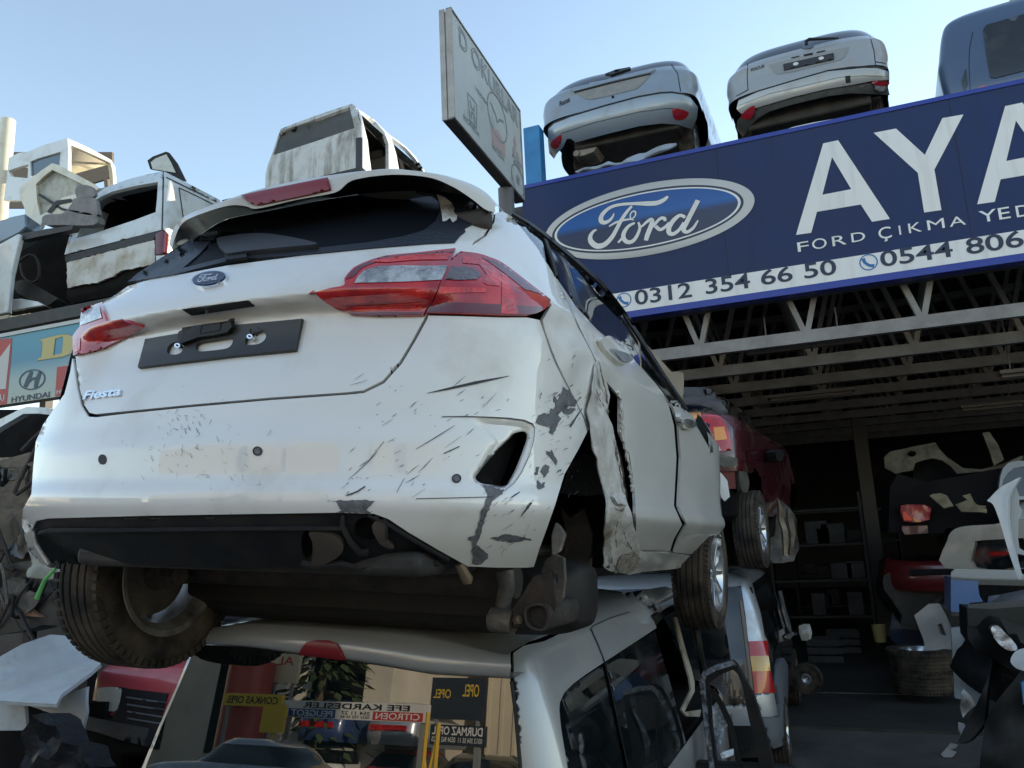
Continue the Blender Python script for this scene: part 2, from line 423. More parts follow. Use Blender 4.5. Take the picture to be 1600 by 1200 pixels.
FORD = [([(1095, 205), (1040, 250), (960, 283), (850, 290), (700, 290), (560, 298), (440, 322), (360, 370), (305, 435), (298, 495), (340, 517), (400, 490), (440, 440), (451, 405)], [38, 58, 68, 66, 46, 42, 46, 54, 64, 68, 58, 45, 30, 14]),
        ([(665, 320), (600, 395), (540, 485), (480, 600), (420, 700), (335, 780), (245, 795), (178, 740), (172, 675), (212, 617), (246, 604)], [36, 48, 54, 58, 64, 74, 80, 74, 58, 38, 22]),
        ([(393, 562), (470, 517), (560, 490), (645, 476), (690, 488)], [20, 34, 30, 24, 10]),
        ([(655, 478), (645, 430), (668, 388), (705, 385), (708, 425), (688, 455), (668, 470)], [20, 20, 22, 24, 22, 20, 16]),
        ([(700, 520), (625, 560), (570, 640), (570, 710), (620, 750), (685, 730), (735, 655), (760, 575), (742, 512)], [30, 46, 60, 62, 58, 54, 46, 40, 30]),
        ([(500, 755), (540, 712), (585, 640)], [28, 34, 30]),
        ([(745, 530), (775, 565), (840, 510), (895, 478), (905, 520), (880, 590), (850, 665), (832, 730)], [24, 30, 40, 52, 66, 68, 68, 58]),
        ([(920, 570), (960, 510), (1010, 465), (1055, 468), (1058, 500)], [36, 42, 46, 46, 40]),
        ([(950, 560), (1000, 600), (1060, 570), (1110, 515)], [50, 48, 42, 34]),
        ([(1300, 455), (1240, 430), (1170, 480), (1110, 570), (1108, 635), (1155, 652), (1225, 605), (1285, 515)], [44, 46, 60, 66, 64, 54, 46, 40]),
        ([(1452, 250), (1385, 380), (1315, 520), (1280, 600), (1325, 628), (1395, 580), (1438, 515), (1455, 488)], [68, 66, 64, 62, 48, 40, 30, 16])]
def ford_px(): return [([(900 + x / 7.619, 280 + y / 7.619) for x, y in cr_spline(p, 4)], [q[0] / 7.619 for q in cr_spline([(w,) for w in ws], 4)]) for p, ws in FORD]
# ---------------------------------------------------------------- white hatchback on top of the stack
FM = Matrix(((0.99799265, 0.02907776, 0.05625979, 0), (-0.02975645, 0.99949372, 0.01126336, 0), (-0.05590379, -0.01291484, 0.99835263, 0), (0, 0, 0, 1)))
FM = Matrix.Translation((-1.4313, 3.5747, 2.4177)) @ FM @ Matrix.Translation((0, -2, -.75))
hatch = thing('hatchback', 'crashed white hatchback with scraped bumper and missing rear window, stacked nearest the camera', 'car', FM)
def fdisp(p):
    x, y, z = p
    if x < -.2:
        k = sst(.2, .8, -x); x *= 1 + k * (.27 + .06 * sst(1.0, 1.2, z)); z += k * (.012 + .035 * sst(.5, 1.0, z))
    ax = abs(x)
    if y < 1.0 and z > .6:                # tailgate: handle lip and number plate recess
        k = (1 - sst(.52, .66, ax))
        rec = .05 * sst(.985, .955, z) * (1 - .9 * sst(.90, .70, z)) if z > .7 else .005
        y += rec * k
        y += .006 * math.exp(-((z - .985) / .012) ** 2) * -k
        y += .014 * sst(.84, .79, z) * (1 - sst(.28, .40, ax)) * sst(.66, .70, z) * 0
    if x > .6 and .35 < y < 1.2 and .35 < z < 1.02:   # crumpled quarter
        k = sst(.35, .6, y) * sst(1.2, 1.0, y) * sst(.55, .75, z) * sst(1.02, .95, z)
        q = V((x * 2, y * 5, z * 5)); x += k * (.022 * noise.noise(q) + .010 * noise.noise(q * 2.7) - .01)
    return V((x, y, z))
frows = loft([(.20, .22, .66, .60, 3.70, .80), (.26, .14, .72, .62, 3.85, .85), (.33, .06, .785, .66, 3.95, .90), (.365, .03, .815, .68, 3.97, .9), (.40, .014, .845, .70, 4.0, .95),
              (.445, .0, .872, .72, 4.02, 1.0), (.475, .002, .868, .73, 4.02, 1.0), (.50, .020, .856, .73, 4.02, 1.0), (.60, .026, .851, .74, 4.0, 1.0), (.66, .05, .855, .74, 4.0, 1.0),
              (.80, .075, .860, .74, 4.0, 1.05), (.90, .095, .868, .74, 3.98, 1.1), (.95, .098, .858, .74, 3.96, 1.1), (1.0, .10, .842, .72, 3.9, 1.15), (1.05, .13, .815, .70, 3.8, 1.2), (1.10, .175, .785, .68, 3.1, .9),
              (1.36, .44, .65, .60, 2.35, .7), (1.42, .56, .60, .55, 2.1, .6), (1.455, .70, .52, .50, 1.95, .5)], disp=fdisp)
FS = Surf(frows, FM)
A4 = lambda p: Zm(200, 250, 2.6667, p)
A5 = lambda p: Zm(650, 300, 3, p)
A6 = lambda p: Zm(650, 550, 2.6667, p)
A7 = lambda p: Zm(200, 750, 2.2857, p)
P7 = lambda p: Zm(210, 420, 5.455, p)
H8 = lambda p: Zm(690, 560, 5, p)
D4 = lambda p: Zm(420, 760, 5.3333, p)
# --- panels
tail_r = [(714, 396), (702, 415), (680, 460), (664, 495), (645, 530), (624, 565), (597, 595), (567, 610)]
tail = [(187, 456), (200, 447), (233, 437), (297, 426), (354, 415), (430, 405), (500, 396), (575, 389), (669, 382), (706, 379), (722, 362), (740, 338), (746, 322), (752, 318), (766, 322), (773, 326), (770, 345), (757, 367), (741, 377), (735, 388)] + tail_r + [(540, 613), (425, 621), (300, 632), (200, 642), (150, 647), (140, 645), (131, 632), (124, 605), (120, 575), (118, 557), (121, 525), (133, 490), (160, 473)]
tg = FS.patch('tailgate', WHITE, hatch, tail, step=6, th=.02, c=(420, 520))
bot = [(49, 829), (56, 814), (75, 810), (225, 806), (400, 803), (532, 801), (585, 803), (607, 811), (637, 831), (681, 857), (731, 885)]
arch = [(834, 886), (843, 857), (854, 827), (867, 790), (882, 741), (905, 700), (918, 674)]
seam = [(912, 655), (895, 620), (879, 591), (866, 565), (860, 550), (850, 520), (843, 500)]
bump_poly = [(113, 560), (110, 580), (101, 615), (80, 645), (67, 664), (56, 690), (52, 730), (49, 772), (36, 795), (34, 821), (43, 855), (64, 881), (75, 885), (66, 872), (54, 852)] + bot + [(780, 887), (821, 887)] + arch + seam + \
    [(823, 496), (783, 496), (717, 494), (669, 493), (668, 498), (649, 533), (628, 568), (600, 599), (569, 614), (540, 617), (425, 625), (300, 636), (200, 646), (150, 652), (137, 651), (127, 634), (120, 606), (116, 577)]
hole = sm(H8([(262, 932), (300, 872), (370, 782), (450, 692), (520, 625), (565, 580), (640, 562), (684, 575), (690, 620), (665, 700), (630, 790), (590, 880), (540, 960), (490, 995), (400, 985), (310, 975)]), 3)
rec = H8([(40, 466), (300, 466), (500, 476), (620, 492), (698, 520), (720, 550), (712, 640), (676, 760), (616, 890), (555, 980), (485, 1034), (430, 1034), (250, 968), (225, 925), (400, 650), (300, 540), (150, 490)])
def segd(p, a, b):
    dx, dy = b[0] - a[0], b[1] - a[1]; t = max(0, min(1, ((p[0] - a[0]) * dx + (p[1] - a[1]) * dy) / (dx * dx + dy * dy + 1e-9)))
    return math.hypot(p[0] - a[0] - dx * t, p[1] - a[1] - dy * t)
def pdist(p, poly): return min(segd(p, poly[i], poly[(i + 1) % len(poly)]) for i in range(len(poly)))
def recess(q, p):
    if 690 < p[0] < 850 and 640 < p[1] < 780 and inside(p, rec):
        return q + V((-.35, .94, 0)) * .022 * sst(0, 12, pdist(p, rec))
    return q
# keep smooth surface normals outside the recess
def patch_w(s, name, m, parent, poly, holes, step, th, c, warp):
    P, fs, N, nf = s.geo(poly, holes, step, 0, th, c, None); P2 = [warp(q, p) for q, p in zip(P, cdt(poly, list(holes), step)[0])] + P[len(N):]
    moved = [(P2[i] - P[i]).length > 1e-5 for i in range(len(N))]
    me = bpy.data.meshes.new(name); me.from_pydata([tuple(p) for p in P2], [], fs); o = link(name, me, m, parent, True, None); ln = []
    for pi, pol in enumerate(me.polygons):
        for li in pol.loop_indices:
            vi = me.loops[li].vertex_index
            ln.append((0, 0, 0) if pi >= nf or moved[vi] else tuple(N[vi]))
    me.normals_split_custom_set(ln); return o
bumper = patch_w(FS, 'rear_bumper', WHITE, hatch, bump_poly, [hole], 6, .012, (430, 720), recess)
FS.patch('hole_lining', INTER, bumper, [(x + (x - 788) * .25, y + (y - 715) * .2) for x, y in hole], off=-.07, step=8)
ex1 = sm([(469, 842), (479, 831), (487, 845), (488, 868), (478, 881), (469, 866)], 4); ex2 = sm([(551, 838), (555, 818), (572, 812), (584, 822), (590, 842), (588, 854), (572, 857), (558, 850)], 4)
dif_poly = bot + [(700, 888), (686, 886), (590, 886), (562, 890), (476, 891), (400, 892), (250, 889), (120, 887), (77, 885), (62, 866), (52, 848)]
diff = FS.patch('diffuser', BLACKP, bumper, dif_poly, [ex1, ex2], step=7, off=-.012, th=.02, c=(350, 850))
BROWN = mat('dusty_brown_plastic', (.06, .05, .042), .6, var=((.10, .08, .065), 8, .4, .7))
for e, cx_ in ((ex1, 520), (ex2, 600)):
    FS.patch('exhaust_cutout', INTER, diff, [(x + (x - sum(q[0] for q in e) / len(e)) * .5, y + (y - sum(q[1] for q in e) / len(e)) * .3) for x, y in e], off=-.08, step=6)
each(FS, 'exhaust_trim', BROWN, diff, [sm([(483, 832), (500, 832), (522, 838), (536, 850), (532, 866), (507, 881), (488, 881), (489, 860), (488, 845)], 3), sm(D4([(860, 330), (970, 280), (975, 440), (1040, 515), (930, 480)]), 3)], off=.002, th=.02)
FS.marks('diffuser_fins', DARKP, diff, [stroke(D4([(615, 250), (615, 340), (680, 470), (760, 560), (830, 550)]), 5), stroke(D4([(830, 235), (960, 290), (1100, 380), (1300, 500), (1500, 610)]), 4), stroke(D4([(985, 290), (985, 440)]), 3), stroke(D4([(270, 645), (380, 665), (600, 650), (750, 690), (900, 655), (1200, 640), (1420, 650)]), 4), stroke([(60, 833), (75, 829), (230, 828), (400, 826), (533, 826)], 3)], off=.004, th=.012)
# --- lamps
lampA = sm(A4([(780, 548), (850, 541), (905, 531), (907, 505), (930, 475), (960, 452), (1060, 415), (1200, 399), (1362, 389)]), 3)[:-3] + A4([(1362, 389), (1338, 440), (1280, 560), (1236, 652), (1140, 654), (1050, 655), (935, 650), (870, 610), (820, 578)])
lampB = A5([(207, 292)]) + [(x, y) for x, y in cr_spline(A5([(207, 292), (280, 300), (340, 318), (400, 345), (500, 420), (590, 490), (621, 515)]), 4)][1:] + A5([(614, 535), (590, 555), (550, 575), (515, 583), (400, 583), (200, 575), (56, 572), (108, 450), (158, 330)])
tl = FS.patch('tail_light', REDL, hatch, lampA, step=3, off=.010, th=.012, c=(640, 450))
tl2 = FS.patch('tail_light', REDL, hatch, lampB, step=3, off=.010, th=.012, c=(740, 460))
FS.marks('clear_lens', CLEARL, tl, [A4([(950, 524), (962, 500), (990, 474), (1050, 458), (1150, 455), (1240, 457), (1332, 455), (1305, 512), (1200, 518), (1080, 522)])], off=.0122, step=3)
FS.marks('smoked_lens', SMOKE, tl2, [A5([(132, 425), (160, 368), (230, 368), (270, 378), (300, 403), (280, 426), (200, 428)])], off=.0122, step=3)
FS.marks('lamp_red_strip', REDB, tl, [A4([(850, 565), (1260, 540), (1247, 565), (900, 590)]), A4([(905, 600), (1245, 580), (1215, 632), (950, 632)]), A4([(1000, 440), (1080, 424), (1200, 410), (1340, 402), (1330, 430), (1200, 432), (1080, 442)])], off=.0116, step=3)  # strips in brighter and deeper red laid over the lens
FS.marks('lamp_red_strip', REDB, tl2, [A5([(215, 320), (280, 325), (350, 360), (400, 420), (385, 455), (330, 450), (310, 440), (325, 400), (290, 355), (215, 350)]), A5([(110, 455), (330, 460), (320, 480), (100, 480)]), A5([(395, 395), (420, 410), (470, 580), (390, 578)])], off=.0116, step=3)
FS.marks('lamp_red_strip', REDD, tl2, [A5([(70, 540), (110, 520), (590, 545), (550, 575), (515, 581), (400, 581), (200, 573), (62, 570)]), A5([(300, 318), (400, 352), (500, 427), (580, 492), (500, 470), (400, 390)])], off=.0112, step=3)
FS.marks('lamp_red_strip', REDD, tl, [A4([(860, 600), (960, 640), (1236, 640), (1234, 650), (1050, 653), (940, 648)]), A4([(912, 510), (935, 478), (965, 455), (1060, 420), (1200, 403), (1355, 392), (1352, 400), (1200, 412), (1065, 430), (980, 462), (945, 500)])], off=.0112, step=3)
A2 = lambda p: Zm(0, 450, 2.6667, p)
lampL = A2([(318, 285), (315, 205), (330, 182), (345, 165), (347, 115), (352, 92), (432, 70), (443, 110), (455, 142), (520, 130), (606, 156), (570, 185), (530, 208), (440, 255), (380, 272)])
tl3 = FS.patch('tail_light', REDL, hatch, lampL, step=3, off=.010, th=.012, c=(155, 525))
FS.marks('clear_lens', CLEARL, tl3, [A2([(350, 160), (352, 120), (362, 105), (425, 85), (440, 130)])], off=.0122, step=3)
FS.marks('lamp_red_strip', REDB, tl3, [A2([(405, 180), (470, 160), (440, 220), (410, 240)]), A2([(325, 230), (350, 210), (345, 265), (325, 272)])], off=.0116, step=3)
# --- rear window surround, wiper, badge, plate holder
frit = A4([(0, 512), (40, 478), (90, 445), (180, 385), (270, 330), (330, 305), (372, 300), (345, 345), (300, 395), (262, 428), (230, 455), (400, 412), (640, 388), (800, 370), (1000, 348), (1150, 322), (1232, 298), (1282, 258), (1302, 210), (1292, 165), (1270, 146), (1200, 132), (1290, 128), (1350, 138), (1440, 178), (1454, 200), (1448, 230), (1452, 262), (1400, 290), (1405, 302), (1385, 318), (1360, 348), (1250, 352), (1000, 372), (800, 392), (640, 406), (500, 414), (410, 427), (200, 480)])
FRIT = mat('torn_black_window_bond', (.018, .022, .032), .45, bump=(60, .3))
fr = FS.patch('window_surround', FRIT, tg, frit, step=6, off=.004, th=.01, c=(705, 340))
FS.marks('peeled_patch', WHITE2, tg, [A4([(1285, 150), (1320, 165), (1345, 185), (1362, 205), (1355, 225), (1372, 235), (1368, 258), (1352, 270), (1340, 250), (1325, 262), (1310, 265), (1306, 230), (1298, 190)])], off=.007)
FS.patch('wiper', mat('wiper_grey', (.035, .037, .042), .45), hatch, sm(A4([(380, 352), (395, 344), (460, 334), (560, 328), (650, 338), (740, 356), (798, 374), (700, 384), (600, 393), (500, 403), (425, 412), (408, 396), (392, 385)]), 3), step=6, off=.02, th=.016)
FS.marks('wiper_pivot', BLACKP, hatch, [A4([(410, 405), (500, 396), (505, 420), (415, 432)])], off=.014, th=.014)
sl = FS.patch('boot_release', BLACKP, tg, [(285.5, 483), (387, 469), (398, 477.5), (300.5, 492)], step=6, off=.004, th=.01)
def ell(cx_, cy_, a, b, rot, n=40): return [(cx_ + a * math.cos(t) * math.cos(rot) - b * math.sin(t) * math.sin(rot), cy_ + a * math.cos(t) * math.sin(rot) + b * math.sin(t) * math.cos(rot)) for t in (2 * math.pi * k / n for k in range(n))]
EMB = mat('emblem_blue', (.008, .018, .06), .4, coat=.2)
EW = mat('emblem_silver', (.7, .7, .7), .25, metal=.6)
em = FS.patch('emblem', CHROME, hatch, ell(328.6, 438.6, 29, 12.2, -.16), step=4, off=.008, th=.01)
FS.marks('emblem_field', EMB, em, [ell(328.6, 438.6, 26, 10, -.16)], off=.010, step=4)
def badge(px, py, a, b, rot):
    out = []
    for pts, ws in ford_px():
        q = []
        for x, y in pts:
            dx, dy = x - 1013, y - 344; th = -.185; u = (dx * math.cos(th) + dy * math.sin(th)) / 150; v = (-dx * math.sin(th) + dy * math.cos(th)) / 60
            q.append((px + u * a * math.cos(rot) - v * b * math.sin(rot), py + u * a * math.sin(rot) + v * b * math.cos(rot)))
        out.append(stroke(q, [w * a / 150 for w in ws]))
    return out
FS.marks('emblem_lettering', EW, em, badge(328.6, 438.6, 27, 10.5, -.16), off=.0112, step=4)
PLATE = mat('plate_holder_plastic', (.03, .029, .031), .45)
ph = FS.patch('plate_holder', PLATE, hatch, P7([(122, 607), (430, 555), (640, 520), (880, 488), (1449, 436), (1392, 712), (860, 762), (440, 812), (53, 858)]),
              [sm(P7([(305, 730), (312, 685), (345, 645), (400, 630), (445, 660), (440, 710), (400, 745), (340, 750)]), 3), sm(P7([(548, 680), (575, 645), (700, 622), (850, 600), (862, 640), (820, 695), (700, 715), (570, 722)]), 3), sm(P7([(965, 640), (990, 590), (1050, 560), (1110, 540), (1143, 570), (1135, 620), (1080, 660), (985, 668)]), 3)], step=5, off=.012, th=.01)
FS.marks('plate_bracket', BLACKP, ph, [P7([(435, 640), (440, 560), (470, 545), (475, 488), (560, 465), (630, 460), (810, 425), (830, 405), (870, 403), (880, 490), (890, 520), (850, 565), (740, 590), (600, 610), (530, 640), (450, 672)])], off=.028, th=.018)
FS.marks('plate_bracket_panel', DARKP, ph, [stroke(P7([(620, 575), (640, 490), (805, 455), (790, 545), (620, 575)]), 1.0)], off=.030, th=.004, step=4)
each(FS, 'plate_screw', CHROME, ph, [ell(*P7([(c, d)])[0], 4.6, 4.6, 0, 16) for c, d in ((410, 678), (1022, 602))] , off=.02, th=.012, step=3)
FS.marks('plate_screw', RUST, ph, [ell(*P7([(c, d)])[0], 1.8, 1.8, 0, 10) for c, d in ((410, 676), (1022, 600))] + [stroke(P7([(430, 640), (428, 598)]), 1.4), stroke(P7([(1032, 570), (1032, 530)]), 1.4), stroke(P7([(1075, 600), (1120, 560), (1095, 520)]), 1.2)], off=.0215, th=.004, step=3)
# model lettering at the tailgate corner
cc_ = (250, 600); h0, h1, h2 = FS.near(131, 626, cc_), FS.near(189, 619, cc_), FS.near(134, 612, cc_)
mb = MB(); write(mb, 'Fiesta', h0[0], h1[0] - h0[0], (h2[0] - h0[0]) * .95, h0[1], off=.006, bold=.03, shear=.06, th=.005)
mb.build('model_lettering', CHROME, tg, smooth=False)
for c in ((160.5, 718), (403, 705), (713, 748)):
    sn = FS.patch('parking_sensor', BLACKP if c[0] < 300 else GREYSC, bumper, ell(c[0], c[1], 6.2 if c[0] < 300 else 7, 8 if c[0] < 300 else 7, 0, 18), step=4, off=.002, th=.004)
    if c[0] > 300: FS.marks('sensor_ring', BLACKP, sn, [stroke(ell(c[0], c[1], 6.4, 6.4, 0, 18) + [ell(c[0], c[1], 6.4, 6.4, 0, 18)[0]], 1.8)], off=.003, step=4)
# --- damage marks, plus the shade line of the recess crease
scr = [H8([(945, 225), (975, 250), (1000, 240), (1020, 290), (1052, 345), (1045, 375), (985, 380), (975, 395), (1040, 385), (1045, 400), (1000, 440), (950, 435), (932, 400), (912, 442), (930, 470), (905, 530), (870, 592), (838, 582), (842, 540), (800, 530), (722, 505), (760, 450), (800, 430), (840, 432), (850, 395), (890, 380), (870, 320), (875, 290), (905, 322), (925, 280)]),
       A6([(300, 600), (275, 650), (262, 700), (245, 760), (213, 776), (236, 790), (230, 830), (240, 850), (235, 880), (270, 886), (298, 858), (300, 838), (275, 820), (250, 800), (275, 740), (290, 680), (320, 620), (372, 578), (335, 568), (280, 552)]),
       D4([(480, 124), (560, 130), (575, 150), (590, 175), (605, 200), (560, 214), (860, 222), (815, 195), (868, 150), (884, 120), (760, 110), (640, 114)]),
       H8([(805, 718), (850, 740), (855, 712), (880, 770), (900, 800), (895, 842), (865, 800), (830, 760)]), H8([(768, 885), (800, 832), (842, 840), (835, 890), (800, 932)]), H8([(718, 912), (740, 852), (766, 840), (745, 905)]), H8([(742, 950), (775, 985), (802, 970), (800, 1010), (765, 1030), (740, 1000)]),
       A6([(310, 776), (370, 757), (450, 770), (482, 781), (400, 791), (340, 786)]), H8([(640, 1190), (655, 1160), (705, 1128), (665, 1180)])]
def rough(poly, a=1.2, st=4):
    return [(x + random.uniform(-a, a), y + random.uniform(-a, a)) for x, y in dens(poly, st)]
FS.marks('scrape', GREYSC, bumper, [rough(p) for p in scr], off=.0016, step=5)
SCR = mat('scratch_crease_black', (.03, .032, .036), .6)
lines = [(A6([(45, 173), (130, 155), (250, 128), (385, 101)]), [.6, 3.2, 4.6, 1.0]), (A6([(0, 612), (180, 608), (320, 604)]), 1.2), (A6([(0, 405), (90, 352), (160, 308)]), [.7, 1.4, .6]), (A6([(115, 424), (180, 394)]), 1.6), (A6([(435, 683), (478, 628)]), [1, 3]),
         (A6([(640, 312), (690, 235)]), [2.5, 1]), (A6([(395, 608), (430, 585)]), 1.6), (H8([(0, 458), (200, 456), (380, 462), (520, 470), (640, 486), (705, 514), (722, 545)]), [1.2, 1.6, 1.8, 2.2, 2.2, 2.4, 1.2]), (H8([(722, 545), (715, 640), (680, 760), (620, 890), (560, 980), (490, 1036)]), 1.0),  # the last two strokes paint the shade along the recess crease
         (D4([(650, 78), (740, 45), (805, 5)]), 2), ([(545, 750), (575, 722), (590, 706)], [.6, 1.3, .5]), ([(575, 722), (600, 690)], .8), ([(620, 770), (632, 748)], .8)]
for k in range(70):
    x, y = random.uniform(540, 800), random.uniform(590, 780); L = random.choice([3, 5, 8, 14, 28]) * random.uniform(.6, 1.2); a = random.gauss(.62, .16)
    if 735 < x + L and y > 640 and inside((x + L, y - L * .6), rec): continue
    lines.append(([(x, y), (x + L * .5 * math.cos(a), y - L * .5 * math.sin(a) + random.uniform(-.6, .6)), (x + L * math.cos(a), y - L * math.sin(a))], [.3, random.uniform(.5, 1.3), .3]))
for k in range(34):
    x, y = random.gauss(285, 28), random.choice([random.gauss(668, 14), random.gauss(715, 16)]); L = random.choice([3, 5, 9]); a = random.choice([.3, 1.2, -1.2, 1.5])
    lines.append(([(x, y), (x + L * math.cos(a), y + L * math.sin(a))], [.4, random.uniform(.4, 1.1)]))
for k in range(25):
    x, y = random.uniform(820, 905), random.uniform(560, 830); L = random.uniform(2, 9); a = random.gauss(1.0, .3)
    lines.append(([(x, y), (x + L * math.cos(a), y - L * math.sin(a))], [.4, random.uniform(.6, 1.8)]))
for k in range(90):                       # fine scuffs following the impact round the big scrapes
    x, y = random.choice([(880, 630), (865, 655), (850, 720), (775, 800), (800, 842), (560, 795)]); x += random.gauss(0, 22); y += random.gauss(0, 16); a = random.gauss(.75, .2); L = random.uniform(3, 16)
    if inside((x, y), rec) or inside((x + L * math.cos(a), y - L * math.sin(a)), rec): continue
    lines.append(([(x, y), (x + L * math.cos(a), y - L * math.sin(a))], [.25, random.uniform(.3, .8)]))
for k in range(60):
    x, y = random.gauss(300, 60), random.gauss(700, 40); L = random.uniform(2, 12); a = random.choice([.2, .9, 1.3, -1.2]) + random.gauss(0, .2)
    lines.append(([(x, y), (x + L * math.cos(a), y + L * math.sin(a))], [.2, random.uniform(.25, .6)]))
FS.marks('scratches_and_crease', SCR, bumper, [stroke(p, w) for p, w in lines], off=.0026, step=7)
# --- right side
quarter = [(774, 333), (785, 330), (799, 338), (810, 350), (837, 383), (868, 433), (886, 470), (903, 512), (922, 547), (930, 565), (944, 592), (946, 622), (940, 648), (930, 660), (920, 672), (914, 654), (897, 620), (882, 591), (869, 563), (863, 548), (852, 518), (848, 500), (862, 476), (847, 460), (817, 437), (783, 412), (743, 397), (718, 394), (717, 391), (740, 382), (745, 379), (760, 368), (773, 346)]
FS.patch('rear_quarter', WHITE, hatch, quarter, step=6, th=.012, c=(820, 400))
def crum(amp, sc):
    def w(q, p):
        a = abs(noise.noise(V((p[0] * sc * 1.6, p[1] * sc * .45, 0)))); b = abs(noise.noise(V((p[0] * sc * 3.5, p[1] * sc * 1.1, 3))))
        return q + V((1, -.6, .1)) * amp * (1.4 - 4 * a - 2.2 * b)
    return w
FS.patch('torn_wing_edge', WHITE2, hatch, A6([(700, 250), (720, 150), (735, 60), (742, 40), (775, 110), (790, 180), (782, 255), (805, 330), (832, 470), (852, 590), (887, 690), (917, 790), (934, 830), (920, 862), (870, 915), (800, 905), (768, 885), (778, 780), (776, 650), (768, 560), (748, 450), (716, 375), (712, 330)]), step=5, off=.012, th=.004, warp=crum(.0048, .028), sharp=22)
te = FS.marks('creases', mat('crease_brown', (.10, .075, .055), .7, var=((.2, .16, .12), 30, .4, .7)), hatch, [rough(stroke(A6(a), w), .8, 4) for a, w in (([(738, 40), (752, 110), (772, 180), (780, 258)], [1, 2.4, 1.5, 1]), ([(745, 150), (738, 190), (752, 210), (772, 250)], [.6, 1.6, 1, .6]), ([(722, 150), (735, 175), (730, 200)], [.6, 1.8, .5]), ([(800, 330), (815, 430), (832, 520), (848, 600)], [.8, 2, 1.2, .8]), ([(790, 610), (815, 640), (850, 645), (835, 662), (805, 655)], [1, 3, 2.5, 2, 1]), ([(835, 700), (860, 770), (890, 820), (912, 838)], [.6, 1.6, 1.2, .5]), ([(805, 860), (815, 885), (812, 905), (835, 908)], [.6, 2, 2, 1]), ([(790, 800), (800, 850), (795, 880)], [.5, 1.4, .6]), ([(820, 690), (812, 740), (818, 800)], [.5, 1.2, .5]))], off=.019, step=4)
mud = FS.marks('mud_patch', mat('mud_grey', (.34, .31, .27), .9, var=((.16, .13, .10), 45, .42, .6), bump=(60, .6)), hatch, [rough(sm(A6([(830, 845), (870, 825), (905, 835), (918, 862), (890, 900), (850, 912), (825, 890)]), 4), 2, 4)], off=.0185, step=4)
FS.patch('sill_pillar', mat('bare_sill', (.10, .09, .08), .6, var=((.055, .046, .04), 6, .4, .7)), hatch, A6([(770, 60), (825, 190), (850, 330), (890, 430), (916, 590), (922, 720), (916, 795), (880, 690), (852, 585), (832, 475), (803, 300), (778, 250), (786, 180)]), step=5, off=-.03, th=.01)
d1 = FS.patch('rear_door', WHITE, hatch, [(870, 435), (900, 479), (933, 515), (952, 531), (978, 544), (1000, 573), (1027, 603), (1036, 614), (1046, 638), (1053, 665), (1057, 715), (1053, 790), (1066, 820), (1053, 842), (1047, 861), (1001, 859), (993, 846), (994, 820), (992, 767), (984, 711), (969, 674), (969, 621), (950, 599), (927, 554), (908, 516), (888, 472)], step=6, th=.010, c=(1020, 720))
FS.marks('torn_paint', WHITE2, d1, [rough(A6([(835, 165), (850, 160), (862, 230), (858, 290), (880, 430), (905, 560), (900, 590), (884, 470), (865, 400), (852, 330), (850, 200)]), 1.5)], off=.004, th=.006)
d2 = FS.patch('front_door', WHITE, hatch, [(1047, 626), (1053, 640), (1060, 664), (1064, 715), (1060, 790), (1073, 820), (1060, 842), (1053, 863), (1090, 867), (1117, 869), (1127, 851), (1125, 775), (1118, 730), (1106, 696), (1091, 670), (1074, 643), (1060, 626)], step=5, th=.010, c=(1090, 770))
for dd, pts, kn in ((d1, A5([(845, 690), (880, 683), (930, 710), (975, 745), (990, 785), (970, 812), (935, 810), (890, 775), (855, 730)]), A5([(880, 745), (910, 750), (950, 765), (985, 790), (965, 808), (930, 800)])),
                    (d2, A5([(1218, 1055), (1240, 1035), (1270, 1045), (1295, 1075), (1285, 1105), (1255, 1112), (1230, 1090)]), A5([(1235, 1065), (1265, 1070), (1290, 1085), (1280, 1100), (1250, 1098)]))):
    hd = FS.patch('door_handle', WHITE, dd, sm(pts, 3), step=4, off=.018, th=.02)
    FS.patch('handle_grip', ALLOY, hd, sm(kn, 3), step=4, off=.028, th=.01)
FS.patch('sill_skirt', WHITE, hatch, A6([(925, 830), (1000, 836), (1065, 840), (1160, 850), (1255, 860), (1248, 896), (1160, 900), (1080, 903), (950, 918), (880, 930), (868, 917), (920, 864)]), step=5, th=.02, warp=lambda q, p: q + V((.02, 0, 0)) * noise.noise(V((p[0] * .06, p[1] * .06, 1))))
gl = A5([(448, 119), (480, 152), (560, 252), (612, 335), (592, 214), (520, 160)])
FS.patch('side_window', DGLASS, hatch, gl, step=5, th=.004)
FS.patch('side_window', DGLASS, hatch, A5([(606, 228), (650, 385), (750, 532), (850, 642), (905, 687), (985, 724), (1050, 812), (1040, 700), (960, 568), (860, 442), (735, 328)]), step=5, th=.004)
FS.patch('side_window', DGLASS, hatch, A5([(1050, 700), (1062, 820), (1130, 898), (1172, 952), (1205, 1003), (1258, 1018), (1160, 880)]), step=5, th=.004)
FS.patch('window_frame', BLACKP, hatch, stroke(A5([(445, 113), (520, 155), (598, 210), (735, 322), (860, 434), (960, 562), (1040, 685), (1160, 872), (1262, 1022)]), [2, 3.5, 4.5, 5, 5, 5, 5, 4, 3]), step=4, off=.012, th=.01)
FS.patch('window_frame', BLACKP, hatch, stroke(A5([(600, 218), (628, 300), (655, 395)]), 4), step=4, off=.006, th=.008)
